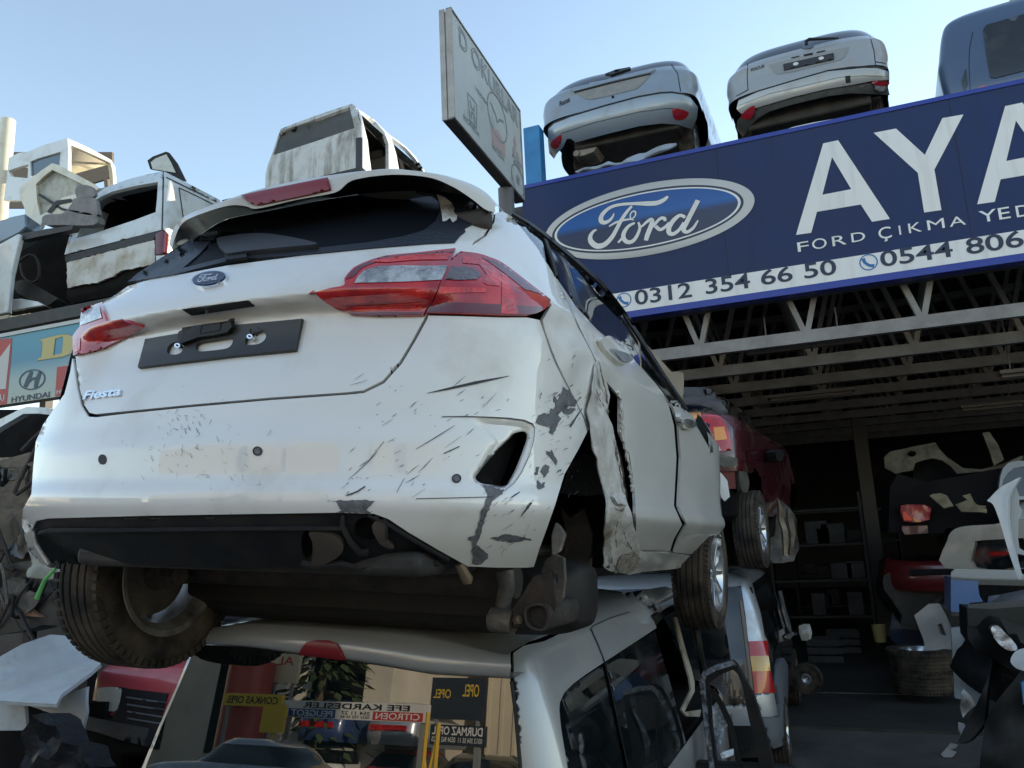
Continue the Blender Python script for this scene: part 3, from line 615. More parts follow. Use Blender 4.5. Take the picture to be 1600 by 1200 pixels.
# --- spoiler
def cyl(px, py, y0, k):
    d = (FS.Mi.to_3x3() @ ray(px, py)).normalized(); y = y0
    for _ in range(12):
        p = FS.cam + d * ((y - FS.cam.y) / d.y); y = y0 + k * min(.75, abs(p.x)) ** 3
    return FS.cam + d * ((y - FS.cam.y) / d.y)
def resam(pts, n):
    pts = cr_spline(pts, 8); L = [0]
    for a, b in zip(pts, pts[1:]): L.append(L[-1] + math.hypot(b[0] - a[0], b[1] - a[1]))
    out = []; j = 0
    for k in range(n):
        t = L[-1] * k / (n - 1)
        while j < len(L) - 2 and L[j + 1] < t: j += 1
        u = (t - L[j]) / max(1e-6, L[j + 1] - L[j]); out.append((pts[j][0] + (pts[j + 1][0] - pts[j][0]) * u, pts[j][1] + (pts[j + 1][1] - pts[j][1]) * u))
    return out
NS = 90
Apx = resam([(268, 380), (270, 362), (290, 340), (330, 322), (380, 303), (450, 285), (520, 273), (600, 264), (640, 266), (690, 273), (735, 287), (762, 303), (777, 321)], NS)
Bpx = resam([(269, 389), (273, 373), (287, 347), (326, 330), (360, 321), (384, 322), (402, 326), (460, 313), (519, 302), (532, 296), (553, 281), (612, 273), (669, 277), (706, 291), (736, 310), (758, 327), (774, 332)], NS)
Cpx = resam([(271, 400), (309, 370), (350, 344), (410, 331), (500, 313), (575, 302), (650, 298), (706, 302), (738, 316), (752, 330)], NS)
rA = [cyl(x, y, .35, .8) for x, y in Apx]; rB = [cyl(x, y, .315, .8) for x, y in Bpx]; rC = [cyl(x, y, .45, .8) for x, y in Cpx]
rM = [a.lerp(b, .5) + V((0, -.012, .002)) for a, b in zip(rA, rB)]
rD = [V((a.x * .97, max(a.y + .12, .62), max(a.z + .012, 1.40 - .25 * max(0, abs(a.x) - .5)))) for a in rA]
spo = MB().grid([rD, rA, rM, rB]).build('spoiler', mat('dusty_warm_lit_white_paint', (.62, .59, .53), .35, coat=.8, dirt=((.42, .36, .28), 3, .45, .8)), hatch, ang=60)  # warm light on the white spoiler is put into the cream base colour
MB().grid([rB, [b.lerp(c, .5) + V((0, 0, .008)) for b, c in zip(rB, rC)], rC]).build('spoiler_underside', BLACKP, spo, ang=60)
def dense_rows(rows_, k=5): return [[V(q_) for q_ in col] for col in zip(*[cr_spline([tuple(r[i]) for r in rows_], k) for i in range(len(rows_[0]))])]
SPS = Surf(dense_rows([rA, rM, rB, [b + V((0, -.004, -.05)) for b in rB]]), FM, close=False)
bl = SPS.patch('brake_light', mat('dull_red_lamp', (.22, .008, .015), .35, coat=.2), spo, A4([(477, 154), (560, 135), (700, 107), (836, 80), (843, 105), (847, 127), (760, 147), (650, 170), (542, 191), (514, 184), (492, 168)]), step=4, off=.007, th=.012)
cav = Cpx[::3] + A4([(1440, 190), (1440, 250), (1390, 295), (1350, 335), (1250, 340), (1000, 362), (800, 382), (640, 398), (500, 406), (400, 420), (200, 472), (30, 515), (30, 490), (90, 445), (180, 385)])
FS.patch('opening_shade_sheet', mat('opening_shade_navy', (.003, .004, .007), .6, ior=1.25), hatch, cav, step=8, off=-.001, c=(520, 345))  # near-black sheet over the window hole stands for the cabin's shade
# --- hidden shell, roof, far side, interior
rings_mesh(frows, lambda c: c.z > 1.395 and c.y > .5 or c.z > 1.43, cap=.015).build('roof', WHITE, hatch, ang=60)
body_keep = lambda c: c.z < 1.06 and ((c.x < -.5 and c.y > .3 and (c.z > .3)) or c.y > 2.92) and not (c.z < .68 and (c.y - 3.2) ** 2 + (c.z - .31) ** 2 < .36 ** 2) and not (c.x < 0 and (c.y - .70) ** 2 + (c.z - .31) ** 2 < .36 ** 2)
low = scale_rings([r for r in frows if min(p.z for p in r) < 1.065], .03)
rings_mesh(low, body_keep).build('body', WHITE, hatch, ang=60)
rings_mesh([r for r in frows if r[0].z < .95], lambda c: c.y > 2.9, cap=.09).build('bonnet', WHITE, hatch, ang=60)
rings_mesh(scale_rings(frows, .04), lambda c: 1.05 < c.z < 1.40 and (c.x < -.45 and c.y > .75 or c.y > 2.2 and c.x < .6)).build('windscreen', DGLASS, hatch, ang=60)
inn = scale_rings([r for r in frows if .3 < r[0].z < 1.0], .045)
rings_mesh(inn, lambda c: not (c.x > .3 and .30 < c.y < 1.10 and c.z < .80) and not (abs(c.x) > .4 and abs(c.y - 3.2) < .4 and c.z < .65) and not (c.x < -.4 and abs(c.y - .7) < .4 and c.z < .65), cap=.001).build('cabin_tub', INTER, hatch, ang=60)
up = scale_rings([r for r in frows if r[0].z > .95], .05, dz=-.02)
mb = rings_mesh(up, lambda c: c.z > 1.33 and c.y > .5, cap=.001)
mb.grid([[V((x * (1 - .5 * max(0, z - .95)), .95 + (z - .9) * .35, z)) for x in (-.70, 0, .70)] for z in (.5, .95, 1.2, 1.41)]); mb.grid([[V((x, 1.75, z)) for x in (-.6, -.2, .2, .6)] for z in (.5, 1.0, 1.2)])
mb.build('headliner', INTER, hatch, ang=60)
mb = MB().box((-.6, .5, 1.28), (.6, .56, 1.34)); mb.build('roof_header', mat('brown_trim', (.05, .042, .038), .7), hatch, bevel=.015)
# --- wheels, axle, underside
def wheel(parent, loc, rx=0, rz=0, r=.305, w=.195, rim=.205, face=1, spokes=10, name='wheel', rimmat=None):
    """wheel with its axle along local X; face=+1 puts the spokes on +X"""
    M = T(*loc, rz=rz) @ Matrix.Rotation(R_(rx), 4, 'X'); h = w / 2
    e = bpy.data.objects.new(name, None); COL.objects.link(e); e.matrix_world = M; e.empty_display_size = .1
    if parent is not None: e.parent = parent
    I = Matrix.Identity(4); pr = [(rim, -h * .88), (rim + .02, -h), (rim + .05, -h * 1.04), (r - .035, -h * .98), (r - .008, -h * .82)]
    for g in (-.5, -.17, .17, .5): pr += [(r, h * (g - .14)), (r, h * (g - .05)), (r - .009, h * (g - .035)), (r - .009, h * (g + .035)), (r, h * (g + .05)), (r, h * (g + .14))]
    pr += [(r - .008, h * .82), (r - .035, h * .98), (rim + .05, h * 1.04), (rim + .02, h), (rim, h * .88)]
    t = MB().lathe(pr, I, 72)
    nb = 64
    for k in range(nb):                    # shoulder blocks
        a = 2 * math.pi * k / nb; Mk = Matrix.Rotation(a, 4, 'X')
        for sgn in (-1, 1): t.box((min(sgn * h * .80, sgn * h * 1.0), -.0105, r - .03), (max(sgn * h * .80, sgn * h * 1.0), .0105, r - .003), Mk @ Matrix.Rotation(sgn * .0, 4, 'X'))
    t.build('tyre', RUBBER, e, ang=40)
    rm = MB().lathe([(rim + .006, -h * .95), (rim - .004, -h * .9), (rim - .025, -h * .6), (rim - .03, h * .5), (rim - .012, h * .85), (rim + .006, h * .93), (rim + .004, h * .97), (rim - .016, h * .9), (rim - .04, h * .55), (rim - .04, -h * .6), (rim - .01, -h * .97), (rim + .006, -h * .95)], I, 48)
    if spokes:
        x = face * h * .62
        rm.lathe([(.0, x + face * .018), (.035, x + face * .018), (.06, x + face * .01), (.065, x - face * .02), (0, x - face * .02)], I, 24)
        for k in range(spokes):
            a = 2 * math.pi * k / spokes; d = V((0, math.cos(a), math.sin(a)))
            rm.bar(V((x, 0, 0)) + d * .05, V((x + face * .012, 0, 0)) + d * (rim - .02), .022, .03, up=(1, 0, 0))
    rm.build('rim', rimmat or ALLOY, e, ang=35, bevel=.003)
    return e
wheel(hatch, (-.765, .66, .225), face=-1, r=.322, rim=.21, rimmat=mat('grimy_alloy', (.30, .285, .265), .45, metal=.4, var=((.07, .06, .05), 9, .4, .7)))
MB().lathe([(0, -.03), (.145, -.03), (.145, .0), (.06, .01), (.06, .07), (0, .07)], T(-.76, .66, .225), 32).build('brake_disc', STEELD, hatch)
fw = wheel(hatch, (.735, 3.16, .17), face=1, rz=-2)
ub = MB()
ub.box((-.60, .45, .30), (.62, 3.0, .34)); ub.box((-.55, .16, .27), (.60, .5, .33))
ub.build('floor_pan', mat('underbody_black', (.02, .019, .018), .7, var=((.05, .042, .035), 5, .4, .7), bump=(20, .3)), hatch, bevel=.02)
FS2 = lambda px, py, y: FS.cam + (FS.Mi.to_3x3() @ ray(px, py)) * ((y - FS.cam.y) / (FS.Mi.to_3x3() @ ray(px, py)).y)
# wheel arch linings seen through the torn wing
def lp(pts, y=None, x=None):
    out = []
    for p in pts:
        d = FS.Mi.to_3x3() @ ray(*p); out.append(FS.cam + d * (((x - FS.cam.x) / d.x) if x is not None else ((y - FS.cam.y) / d.y)))
    return out
mb = MB().sheet(lp(A6([(640, 470), (700, 420), (760, 450), (778, 520), (775, 590), (720, 600), (600, 590)]), y=1.02), (0, -1, 0), .02); mb.build('arch_liner', mat('felt_liner', (.055, .058, .062), .9, bump=(25, .8), var=((.1, .1, .1), 20, .5, .75)), hatch)
mb = MB().sheet(lp(A6([(520, 300), (720, 300), (800, 560), (800, 900), (500, 900), (470, 700)]), y=1.25), (0, -1, 0), .02); mb.build('inner_wing', INTER, hatch)
mb = MB().sheet(lp(A6([(598, 640), (640, 690), (700, 650), (735, 760), (728, 890), (640, 900), (600, 850), (625, 770), (622, 745)]), y=1.15), (0, -1, 0), .02); mb.build('inner_wing', STEELD, hatch, bevel=.004)
mb = MB().sheet(lp(A6([(562, 765), (580, 708), (604, 730), (622, 762), (600, 830), (565, 850)]), y=.95), (0, -1, 0), .02); mb.build('inner_wing', WHITE2, hatch, bevel=.004)
# rear suspension remains at right
q = lambda px, py, y=.62: FS2(px, py, y)
mb = MB().tube([q(788, 893), q(792, 915), q(786, 945), q(782, 965)], [.028, .024, .022, .024], 14)
mb.build('damper', STEELD, hatch)
a, b = q(768, 968, .60), q(803, 972, .60)
mb = MB().tube([a, b], .034, 16); mb.tube([q(764, 968, .6), q(768, 968, .6)], .02, 12); mb.build('bush', STEELD, hatch)
mb = MB().sheet([q(800, 950, .58), q(815, 928, .58), q(832, 900, .58), q(862, 892, .58), q(868, 940, .58), q(856, 985, .58), q(826, 978, .58), q(800, 982, .58)], (0, -1, 0), .012)
mb.build('trailing_arm', RUST, hatch, bevel=.004)
sq = sm([(822, 948), (845, 942), (858, 952), (856, 978), (846, 986), (826, 980), (819, 965)], 4)
mb = MB(); n = len(sq); r0 = [q(x, y, .55) for x, y in sq]; r1 = [q(838 + (x - 838) * .82, 965 + (y - 965) * .82, .55) for x, y in sq]; r2 = [p + V((0, .25, .0)) for p in r1]; r3 = [p + V((0, .25, 0)) for p in r0]
mb.grid([r3, r0, r1, r2], close=True); mb.build('axle_tube', RUST, hatch, ang=50)
hp = [(846, 893), (852, 875), (866, 866), (880, 872), (882, 905), (878, 935), (868, 952), (858, 940), (862, 915), (850, 910)]
FSX = [q(x, y, .60) for x, y in hp]
mb = MB(); mb.v = []
vs, fs = cdt(hp, [ell(868, 905, 4.5, 9, .1, 10)], 5)
P = [q(x, y, .60 - .03 * (x - 846) / 36) for x, y in vs]; Bk = [p + V((0, .02, 0)) for p in P]; k = len(P)
cnt = set((f[i], f[(i + 1) % 3]) for f in fs for i in range(3))
mb.add(P + Bk, list(fs) + [tuple(i + k for i in f[::-1]) for f in fs] + [(b_, a_, a_ + k, b_ + k) for a_, b_ in cnt if (b_, a_) not in cnt])
mb.build('hub_plate', STEELD, hatch, smooth=False)
mb = MB(); mb.tube([q(806, 969, .57), q(812, 968, .56)], .012, 6); mb.build('bolt', mat('brass_grime', (.2, .15, .1), .5, metal=.5), hatch)
mb = MB().tube([q(717, 880, .3), q(730, 905, .33), q(731, 913, .33)], [.012, .016, .010], 10)
mb.build('tow_stub', mat('brass_grime', (.2, .15, .1), .5, metal=.5), hatch)
mb = MB().tube([(-.66, .72, .24), (.62, .72, .235)], .05, 12); mb.tube([(-.62, .70, .27), (-.62, .70, .60)], .03, 10); mb.tube([(-.60, .62, .22), (-.66, .78, .22)], .03, 10); mb.tube([(-.55, .70, .24), (-.30, 1.0, .22), (-.25, 1.5, .25)], .022, 8)
mb.build('rear_axle', RUST, hatch)

# fuel tank and plastic tray hanging under the floor, just above the roof of the car below
ra, rb_ = FS2(887, 940, .72), FS2(800, 1003, .80)
tx, tz = ra.x, rb_.z + .012
mb = MB(); rws = []
for y in (.80, .805, .83, .87, 1.0, 1.08, 1.12, 1.13):
    ins = .06 * (1 - sst(.80, .87, y)) + .06 * sst(1.05, 1.13, y); r = []
    for k in range(48):
        a = 2 * math.pi * k / 48; c, s_ = math.cos(a), math.sin(a); n_ = 7
        cxm, hwx, czm, hz = (tx - .80) / 2 - .0, (tx + .80) / 2, (tz + .31) / 2, (.31 - tz) / 2
        r.append(V((cxm + (hwx - ins) * math.copysign(abs(c) ** (2 / n_), c), y, czm + (hz - ins) * math.copysign(abs(s_) ** (2 / n_), s_))))
    rws.append(r)
mb.grid(rws, close=True); mb.add(rws[0], [tuple(range(48))])
mb.build('fuel_tank', mat('underside_tank_plastic', (.016, .0148, .0145), .6, ior=1.35, var=((.027, .0235, .022), 2.2, .4, .7), bump=(14, .08)), hatch, ang=50)

print('hatch misses', getattr(FS, 'miss', 0))

pxs(MB(), A5([(975, 580), (1005, 590), (1020, 640), (1060, 690), (1130, 770), (1205, 850), (1235, 845), (1252, 850), (1250, 975), (1230, 1060), (1150, 1060), (1080, 900), (1000, 780), (940, 640)]), [], lambda x, y: atY(x, y, 4.95), V((-.2, -.95, .3)).normalized(), .02, step=14, I=FM.inverted(), warp=.07, ws=5).build('crumpled_bonnet', mat('tan_primer', (.34, .28, .20), .6, dirt=((.14, .11, .08), 7, .45, .7)), hatch, ang=60)
# ---------------------------------------------------------------- ground and workshop hall
YF = 9.0
GROUND = mat('oily_dirt_ground', (.13, .122, .108), .85, var=((.06, .058, .055), .8, .4, .65), bump=(6, .35), spots=((.14, .13, .115), 14, .6, .8))
mb = MB(); n = 60
mb.grid([[V((x, y, 0)) for x in (-900, -60, -20, 0, 20, 60, 900)] for y in (-900, -60, -20, 0, 20, 60, 900)])
props(mb.build('ground', GROUND, flip=False), kind='structure')
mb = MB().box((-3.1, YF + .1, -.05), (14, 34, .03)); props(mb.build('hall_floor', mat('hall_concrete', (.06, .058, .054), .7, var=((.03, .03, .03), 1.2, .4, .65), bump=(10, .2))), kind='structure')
mb = MB().box((-1.2, 10.9, .026), (3.2, 10.94, .036)); props(mb.build('floor_joint', mat('pale_joint', (.22, .22, .21), .8, var=((.07, .07, .07), 6, .35, .6))), kind='structure')
hall = thing('workshop_hall', 'open-fronted dark workshop hall with lattice roof trusses under the blue sign', 'workshop', T(0, 0, 0))
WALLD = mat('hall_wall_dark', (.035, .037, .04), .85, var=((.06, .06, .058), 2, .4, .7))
HX0, HX1, HY1 = -3.2, 13.5, 30
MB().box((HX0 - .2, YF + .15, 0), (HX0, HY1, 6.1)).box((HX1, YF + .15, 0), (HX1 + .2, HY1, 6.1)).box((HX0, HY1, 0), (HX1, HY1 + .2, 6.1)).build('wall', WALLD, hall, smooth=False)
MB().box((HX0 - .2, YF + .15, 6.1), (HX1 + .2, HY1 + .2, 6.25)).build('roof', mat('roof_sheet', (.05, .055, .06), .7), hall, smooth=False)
mb = MB()
for k in range(14): mb.box((HX0, YF + .9 + k * 1.5, 5.86), (HX1, YF + 1.0 + k * 1.5, 6.08))
mb.build('purlins', mat('purlin_paint', (.03, .03, .032), .7), hall, smooth=False)
TRUSS = mat('truss_grey_paint', (.30, .285, .27), .6, var=((.2, .187, .175), 4, .4, .7))
for k in range(9):
    y = YF + .32 + 1.42 * k; zb, zt = 4.12, 5.82; mb = MB()
    mb.box((HX0, y - .05, zb - .07), (HX1, y + .05, zb + .07)); mb.box((HX0, y - .05, zt - .06), (HX1, y + .05, zt + .06))
    x = -2.35 + .05 * k; P = 1.18
    while x < HX1 - 1:
        mb.bar((x, y, zb + .05), (x - P * .42, y, zt - .05), .06, .075, up=(0, 1, 0)); mb.bar((x + .03, y - .001, zb + .05), (x + P * .42, y - .001, zt - .05), .06, .075, up=(0, 1, 0)); x += P
    mb.build('truss', TRUSS, hall, smooth=False)
LAMP = mat('lamp_housing', (.17, .155, .14), .5)
for (xa, ya, xb, yb), y in (((1163, 546, 1350, 528), YF + .62), ((1200, 622, 1335, 608), YF + 3.4), ((1560, 585, 1660, 572), YF + 2.1), ((1500, 638, 1600, 627), YF + 5.0)):
    a, b = atY(xa, ya, y), atY(xb, yb, y)
    a.z = b.z = (a.z + b.z) / 2; mb = MB(); mb.bar(a, b, .22, .045); mb.bar(a + V((.03, 0, -.04)), b + V((-.03, 0, -.04)), .05, .04)
    for p in (a.lerp(b, .2), a.lerp(b, .8)): mb.bar(p, V((p.x, p.y, 4.5)), .015, .015)
    lf = mb.build('lamp', LAMP, hall, smooth=False)
for y in (16.5,):
    p = atY(1372, 890, y); MB().box((p.x - .12, y, 0), (p.x + .12, y + .24, 6)).build('column', mat('column_paint', (.10, .095, .09), .7), hall, smooth=False)
for x in (HX0 - .25, HX1 - .1): MB().box((x, YF + .02, 0), (x + .3, YF + .3, 6.1)).build('column', WALLD, hall, smooth=False)
MB().box((5.5, 12.5, 6.3), (16, 20.3, 19)).build('unseen_sun_block', mat('sun_block_grey', (.35, .34, .32), .85, var=((.28, .27, .25), .6, .4, .7)), hall, smooth=False)  # unseen block added above the hall to keep low sun off the yard
# parapet behind the sign carries it
MB().box((HX0 - .2, YF + .16, 4.55), (HX1 + .2, YF + .26, 6.30)).build('fascia', mat('fascia_steel', (.06, .065, .075), .6), hall, smooth=False)
# ---------------------------------------------------------------- sign
NAVY = mat('sign_navy_print', (.022, .042, .13), .5, ior=1.3, var=((.03, .042, .105), .5, .35, .65), bump=(1.2, .04), dirt=((.04, .047, .085), 1.6, .52, .9, (5, 1, .5)))
SIGNW = mat('sign_white_print', (.82, .81, .79), .4, dirt=((.6, .58, .55), 1.4, .5, .9, (5, 1, .5)))
BLUEEDGE = mat('sign_blue_edge', (.02, .045, .32), .4)
sg = lambda px, py, d=0: atY(px, py, YF - d)
tl_, bl_ = sg(815, 293), sg(985, 490.5)
SX0, SX1, SZ1, SZ0 = tl_.x, 11.8, tl_.z, bl_.z
ZW = sg(960, 459).z
sign = thing('shop_sign', 'long navy fascia sign with white lettering, phone numbers and a silver-ringed oval emblem', 'sign', T((SX0 + SX1) / 2, YF, SZ0))
bpy.context.view_layer.update(); SI = sign.matrix_world.inverted()
def sb(mb, name, m, par=None, **k):
    mb.v = [SI @ p for p in mb.v]; return mb.build(name, m, par or sign, **k)
board = sb(MB().box((SX0, YF, SZ0), (SX1, YF + .14, SZ1)), 'board', NAVY, smooth=False)
for k in range(1, 7): sb(MB().box((SX0 + 2.45 * k, YF - .0022, SZ0 + .03), (SX0 + 2.45 * k + .006, YF + .01, SZ1 - .03)), 'panel_seam', mat('seam_dark', (.008, .012, .03), .6), smooth=False)
sb(MB().box((SX0, YF - .004, SZ0 + .035), (SX1, YF - .0005, ZW)), 'number_band', SIGNW, smooth=False)
sb(MB().box((SX0 - .01, YF - .012, SZ1 - .03), (SX1, YF + .15, SZ1 + .02)).box((SX0 - .01, YF - .012, SZ0 - .045), (SX1, YF + .15, SZ0 + .03)), 'edge_strip', BLUEEDGE, smooth=False)
def spoly(mb, pts, d=.006):
    vs, fs = cdt(pts, [], 60); mb.add([sg(x, y, d) for x, y in vs], fs)
A3 = lambda p: Zm(1200, 130, 4, p)
mb = MB()
for poly, hl in ((A3([(175, 948), (345, 376), (438, 356), (762, 848), (650, 866), (580, 758), (306, 804), (270, 935)]), A3([(340, 697), (400, 462), (520, 662)])),
             (A3([(660, 310), (800, 283), (980, 448), (1090, 218), (1222, 195), (1040, 540), (1084, 793), (976, 808), (936, 560)]), None)):
    vs, fs = cdt(poly, [hl] if hl else [], 60); mb.add([sg(x, y, .006) for x, y in vs], fs)
# third letter, cut by the photo's edge, carried on as the same letter as the first
fa = [sg(x, y, .006) for x, y in A3([(175, 948), (345, 376), (438, 356), (762, 848), (650, 866), (580, 758), (306, 804), (270, 935)])]; fh = [sg(x, y, .006) for x, y in A3([(340, 697), (400, 462), (520, 662)])]
dx = sg(*A3([(1307, 755)])[0], .006).x - fa[0].x
vs, fs = cdt([(p.x * 100, p.z * 100) for p in fa], [[(p.x * 100, p.z * 100) for p in fh]], 60); mb.add([V((x / 100 + dx, YF - .006, z / 100)) for x, z in vs], fs)
sb(mb, 'big_lettering', SIGNW, smooth=False, flip=False)
NV = V((0, -1, 0))
def line_text(s, pa, pb, ptop, mat_, name, bold=.012, xs=1):
    a, b, t = sg(*pa), sg(*pb), sg(*ptop); z = (a.z + b.z) / 2; mb = MB(); write(mb, s, V((a.x, YF, z)), V((b.x - a.x, 0, 0)), V((0, 0, t.z - z)), NV, off=.008, bold=bold); sb(mb, name, mat_, smooth=False, flip=False)
NUM = mat('number_navy', (.022, .032, .07), .5)
for s, q0, q1, q2 in (('F', (188, 1057), (258, 1045), (182, 998)), ('O', (280, 1044), (370, 1028), (278, 978)), ('R', (405, 1022), (492, 1006), (402, 960)), ('D', (525, 1000), (610, 980), (522, 940)), ('I', (822, 950), (834, 948), (818, 892)), ('K', (882, 940), (962, 926), (876, 880)), ('M', (1000, 922), (1106, 904), (994, 860)), ('A', (1136, 900), (1238, 884), (1136, 842))):
    pa, pb, pt = A3([q0])[0], A3([q1])[0], A3([q2])[0]
    line_text(s, pa, pb, pt, SIGNW, 'small_lettering', 0)
line_text('Ç', A3([(697, 995)])[0], A3([(778, 985)])[0], A3([(697, 905)])[0], SIGNW, 'small_lettering', .004)
a0, b0 = A3([(1325, 870)])[0], A3([(1520, 846)])[0]
line_text('YE', A3([(1325, 872)])[0], A3([(1518, 846)])[0], A3([(1305, 805)])[0], SIGNW, 'small_lettering', .004)
line_text('D', A3([(1555, 838)])[0], A3([(1650, 828)])[0], A3([(1545, 770)])[0], SIGNW, 'small_lettering', .004)
A8s = lambda p: Zm(800, 200, 2, p)
for s, pa, pb, pt in (('0312', (386, 557), (563, 527), (386, 508)), ('354', (607, 521), (746, 500), (607, 473)), ('66', (780, 493), (879, 478), (780, 445)), ('50', (915, 473), (1016, 457), (915, 424)), ('0544', (1154, 436), (1380, 402), (1154, 386)), ('806', (1422, 396), (1602, 372), (1422, 345))):
    line_text(s, A8s([pa])[0], A8s([pb])[0], A8s([pt])[0], NUM, 'phone_number', .014)
PHB = mat('phone_blue', (.03, .16, .42), .5)
for cx_, cy_ in (A8s([(350, 538)])[0], A8s([(1114, 420)])[0]):
    c = sg(cx_, cy_); r = .085; mb = MB()
    ring = stroke([(math.cos(t) * r, math.sin(t) * r) for t in (2 * math.pi * k / 32 for k in range(33))], .012)
    hand = stroke([(-.05, .05), (-.035, 0), (0, -.035), (.05, -.05)], [.04, .03, .03, .04])
    for pl in (ring, hand):
        vs, fs = cdt(pl, [], 10); mb.add([V((c.x + x, YF - .008, c.z + z)) for x, z in vs], fs)
    sb(mb, 'phone_symbol', PHB, smooth=False, flip=False)
# oval emblem
Lp, Rp = sg(863, 372), sg(1162, 314); ec = (Lp + Rp) / 2; ea = (Rp.x - Lp.x) / 2
Tp, Bp = sg(1045, 290), sg(960, 398); eb = (Tp.z - Bp.z) / 2; ecz = (Tp.z + Bp.z) / 2; tilt = (Rp.z - Lp.z) / (2 * ea)
def ering(a0, b0, a1, b1, d, dx0=0, dz0=0, n=96):
    o = []; i = []
    for k in range(n):
        t = 2 * math.pi * k / n; o.append(V((ec.x + dx0 + a0 * math.cos(t), YF - d, ecz + dz0 + b0 * math.sin(t)))); i.append(V((ec.x + a1 * math.cos(t), YF - d, ecz + b1 * math.sin(t))))
    return MB().grid([o, i], close=True)
SILV = mat('emblem_silver_print', (.52, .51, .50), .4)
def gradmat(name, stops, axis='Z'):
    m = bpy.data.materials.new(name); m.use_nodes = True; n = m.node_tree.nodes; l = m.node_tree.links; b = n['Principled BSDF']
    tc = n.new('ShaderNodeTexCoord'); sp = n.new('ShaderNodeSeparateXYZ'); l.new(tc.outputs['Generated'], sp.inputs[0]); r = n.new('ShaderNodeValToRGB'); l.new(sp.outputs[axis], r.inputs[0])
    e = r.color_ramp.elements; e[0].position, e[1].position = stops[0][0], stops[-1][0]; e[0].color = (*stops[0][1], 1); e[1].color = (*stops[-1][1], 1)
    for p, c in stops[1:-1]: x = e.new(p); x.color = (*c, 1)
    l.new(r.outputs[0], b.inputs['Base Color']); b.inputs['Roughness'].default_value = .4; return m
er = sb(ering(ea * 1.09, eb * 1.22, ea * 1.0, eb * 1.0, .007, dx0=.015, dz0=.0), 'emblem_ring', gradmat('emblem_ring_print', [(0, (.42, .41, .40)), (.12, (.58, .57, .55)), (.8, (.60, .59, .58)), (1, (.5, .5, .5))]), smooth=False, flip=False)
sb(ering(ea * 1.0, eb * 1.0, ea * .972, eb * .93, .0075), 'emblem_dark_ring', mat('ring_navy', (.03, .04, .08), .5), smooth=False, flip=False)
sb(ering(ea * .972, eb * .93, ea * .945, eb * .885, .0075), 'emblem_thin_ring', SIGNW, smooth=False, flip=False)
fld = MB(); o = ering(ea * .945, eb * .885, .01, .01, .0075); ef = sb(o, 'emblem_field', gradmat('emblem_field_print', [(0, (.035, .045, .095)), (.47, (.035, .048, .11)), (.60, (.02, .12, .40)), (1, (.015, .085, .33))]), smooth=False, flip=False)
sh, st_ = MB(), MB()
for k, (p, w) in enumerate(ford_px()):
    for m_, grow, d in ((sh, 1.6, .009), (st_, 0, .012)):
        q = [sg(x, y, d + .0004 * k) for x, y in p]; sc = .92 * 9 / FPX
        ol = stroke([(v.x, v.z) for v in q], [(u + grow) * sc for u in w])
        nn = len(p)
        for i in range(nn - 1):
            m_.add([V((ol[j][0], YF - d - .0004 * k, ol[j][1])) for j in (i, i + 1, 2 * nn - 2 - i, 2 * nn - 1 - i)], [(0, 1, 2, 3)])
sb(sh, 'emblem_lettering_outline', NUM, smooth=False, flip=False); sb(st_, 'emblem_lettering', SIGNW, smooth=False, flip=False)
# blue post and the leaning billboard behind
p = atY(823, 208, YF + .6); p2 = atY(848, 208, YF + .6)
tag_post = MB().box((p.x, YF + .45, 4.5), (p2.x, YF + .65, p.z)).build('post', mat('blue_post_paint', (.03, .22, .50), .5, var=((.02, .15, .36), 3, .4, .7)), smooth=False, bevel=.01)
props(tag_post, 'bright blue square post rising behind the left end of the navy sign', 'post')
# old white billboard seen edge-on: far edge at the sign, near edge towards us
bbN = [atY(703, 11, 6.2), atY(709, 184, 6.2)]
bbz1, bbz0 = bbN[0].z, bbN[1].z; xn = (bbN[0].x + bbN[1].x) / 2
def bbsolve(px, z):
    return atZ(px, 0, z)
d = ray(812, 176); t = (bbz1 - CAM.z) / d.z; far1 = CAM + d * t
d = ray(819, 312); t = (bbz0 - CAM.z) / d.z; far0 = CAM + d * t
farx, fary = (far1.x + far0.x) / 2, (far1.y + far0.y) / 2
bA = V((xn, 6.2, 0)); bB = V((farx, fary, 0)); bu = (bB - bA).normalized(); bn = V((bu.y, -bu.x, 0))
if bn.dot(CAM - bA) < 0: bn = -bn
bbl = thing('billboard', 'faded white double-sided billboard with outlined lettering and faint car emblems, against the sky', 'billboard', Matrix.Translation((bA.x, bA.y, bbz0)))
bpy.context.view_layer.update(); BI = bbl.matrix_world.inverted(); L = (bB - bA).length; H = bbz1 - bbz0
def bp(u, v, d=0): return BI @ (bA + bu * (u * L) + V((0, 0, bbz0 + v * H)) + bn * d)
FADE = mat('faded_billboard', (.52, .56, .56), .5, var=((.44, .48, .49), 1.5, .4, .7), dirt=((.30, .29, .26), 3, .6, .85))
STRIP = mat('billboard_trim', (.42, .40, .38), .5, metal=.3, var=((.3, .27, .24), 5, .4, .7))
mb = MB()
def bbox(u0, v0, u1, v1, d0, d1, M_):
    M_.add([bp(u, v, d) for d in (d0, d1) for u, v in ((u0, v0), (u1, v0), (u1, v1), (u0, v1))], [(0, 1, 2, 3), (7, 6, 5, 4), (0, 4, 5, 1), (1, 5, 6, 2), (2, 6, 7, 3), (3, 7, 4, 0)])
bbox(.01, .015, .99, .985, -.10, 0, mb); mb.build('panel', FADE, bbl, smooth=False)
mb = MB(); bbox(0, 0, .008, 1, -.12, -.065, mb); bbox(0, 0, .008, 1, -.05, .012, mb); bbox(0, .99, 1, 1.0, -.04, .012, mb); bbox(0, 0, 1, .012, -.04, .012, mb); bbox(.992, 0, 1, 1, -.11, .012, mb); mb.build('trim', STRIP, bbl, smooth=False)
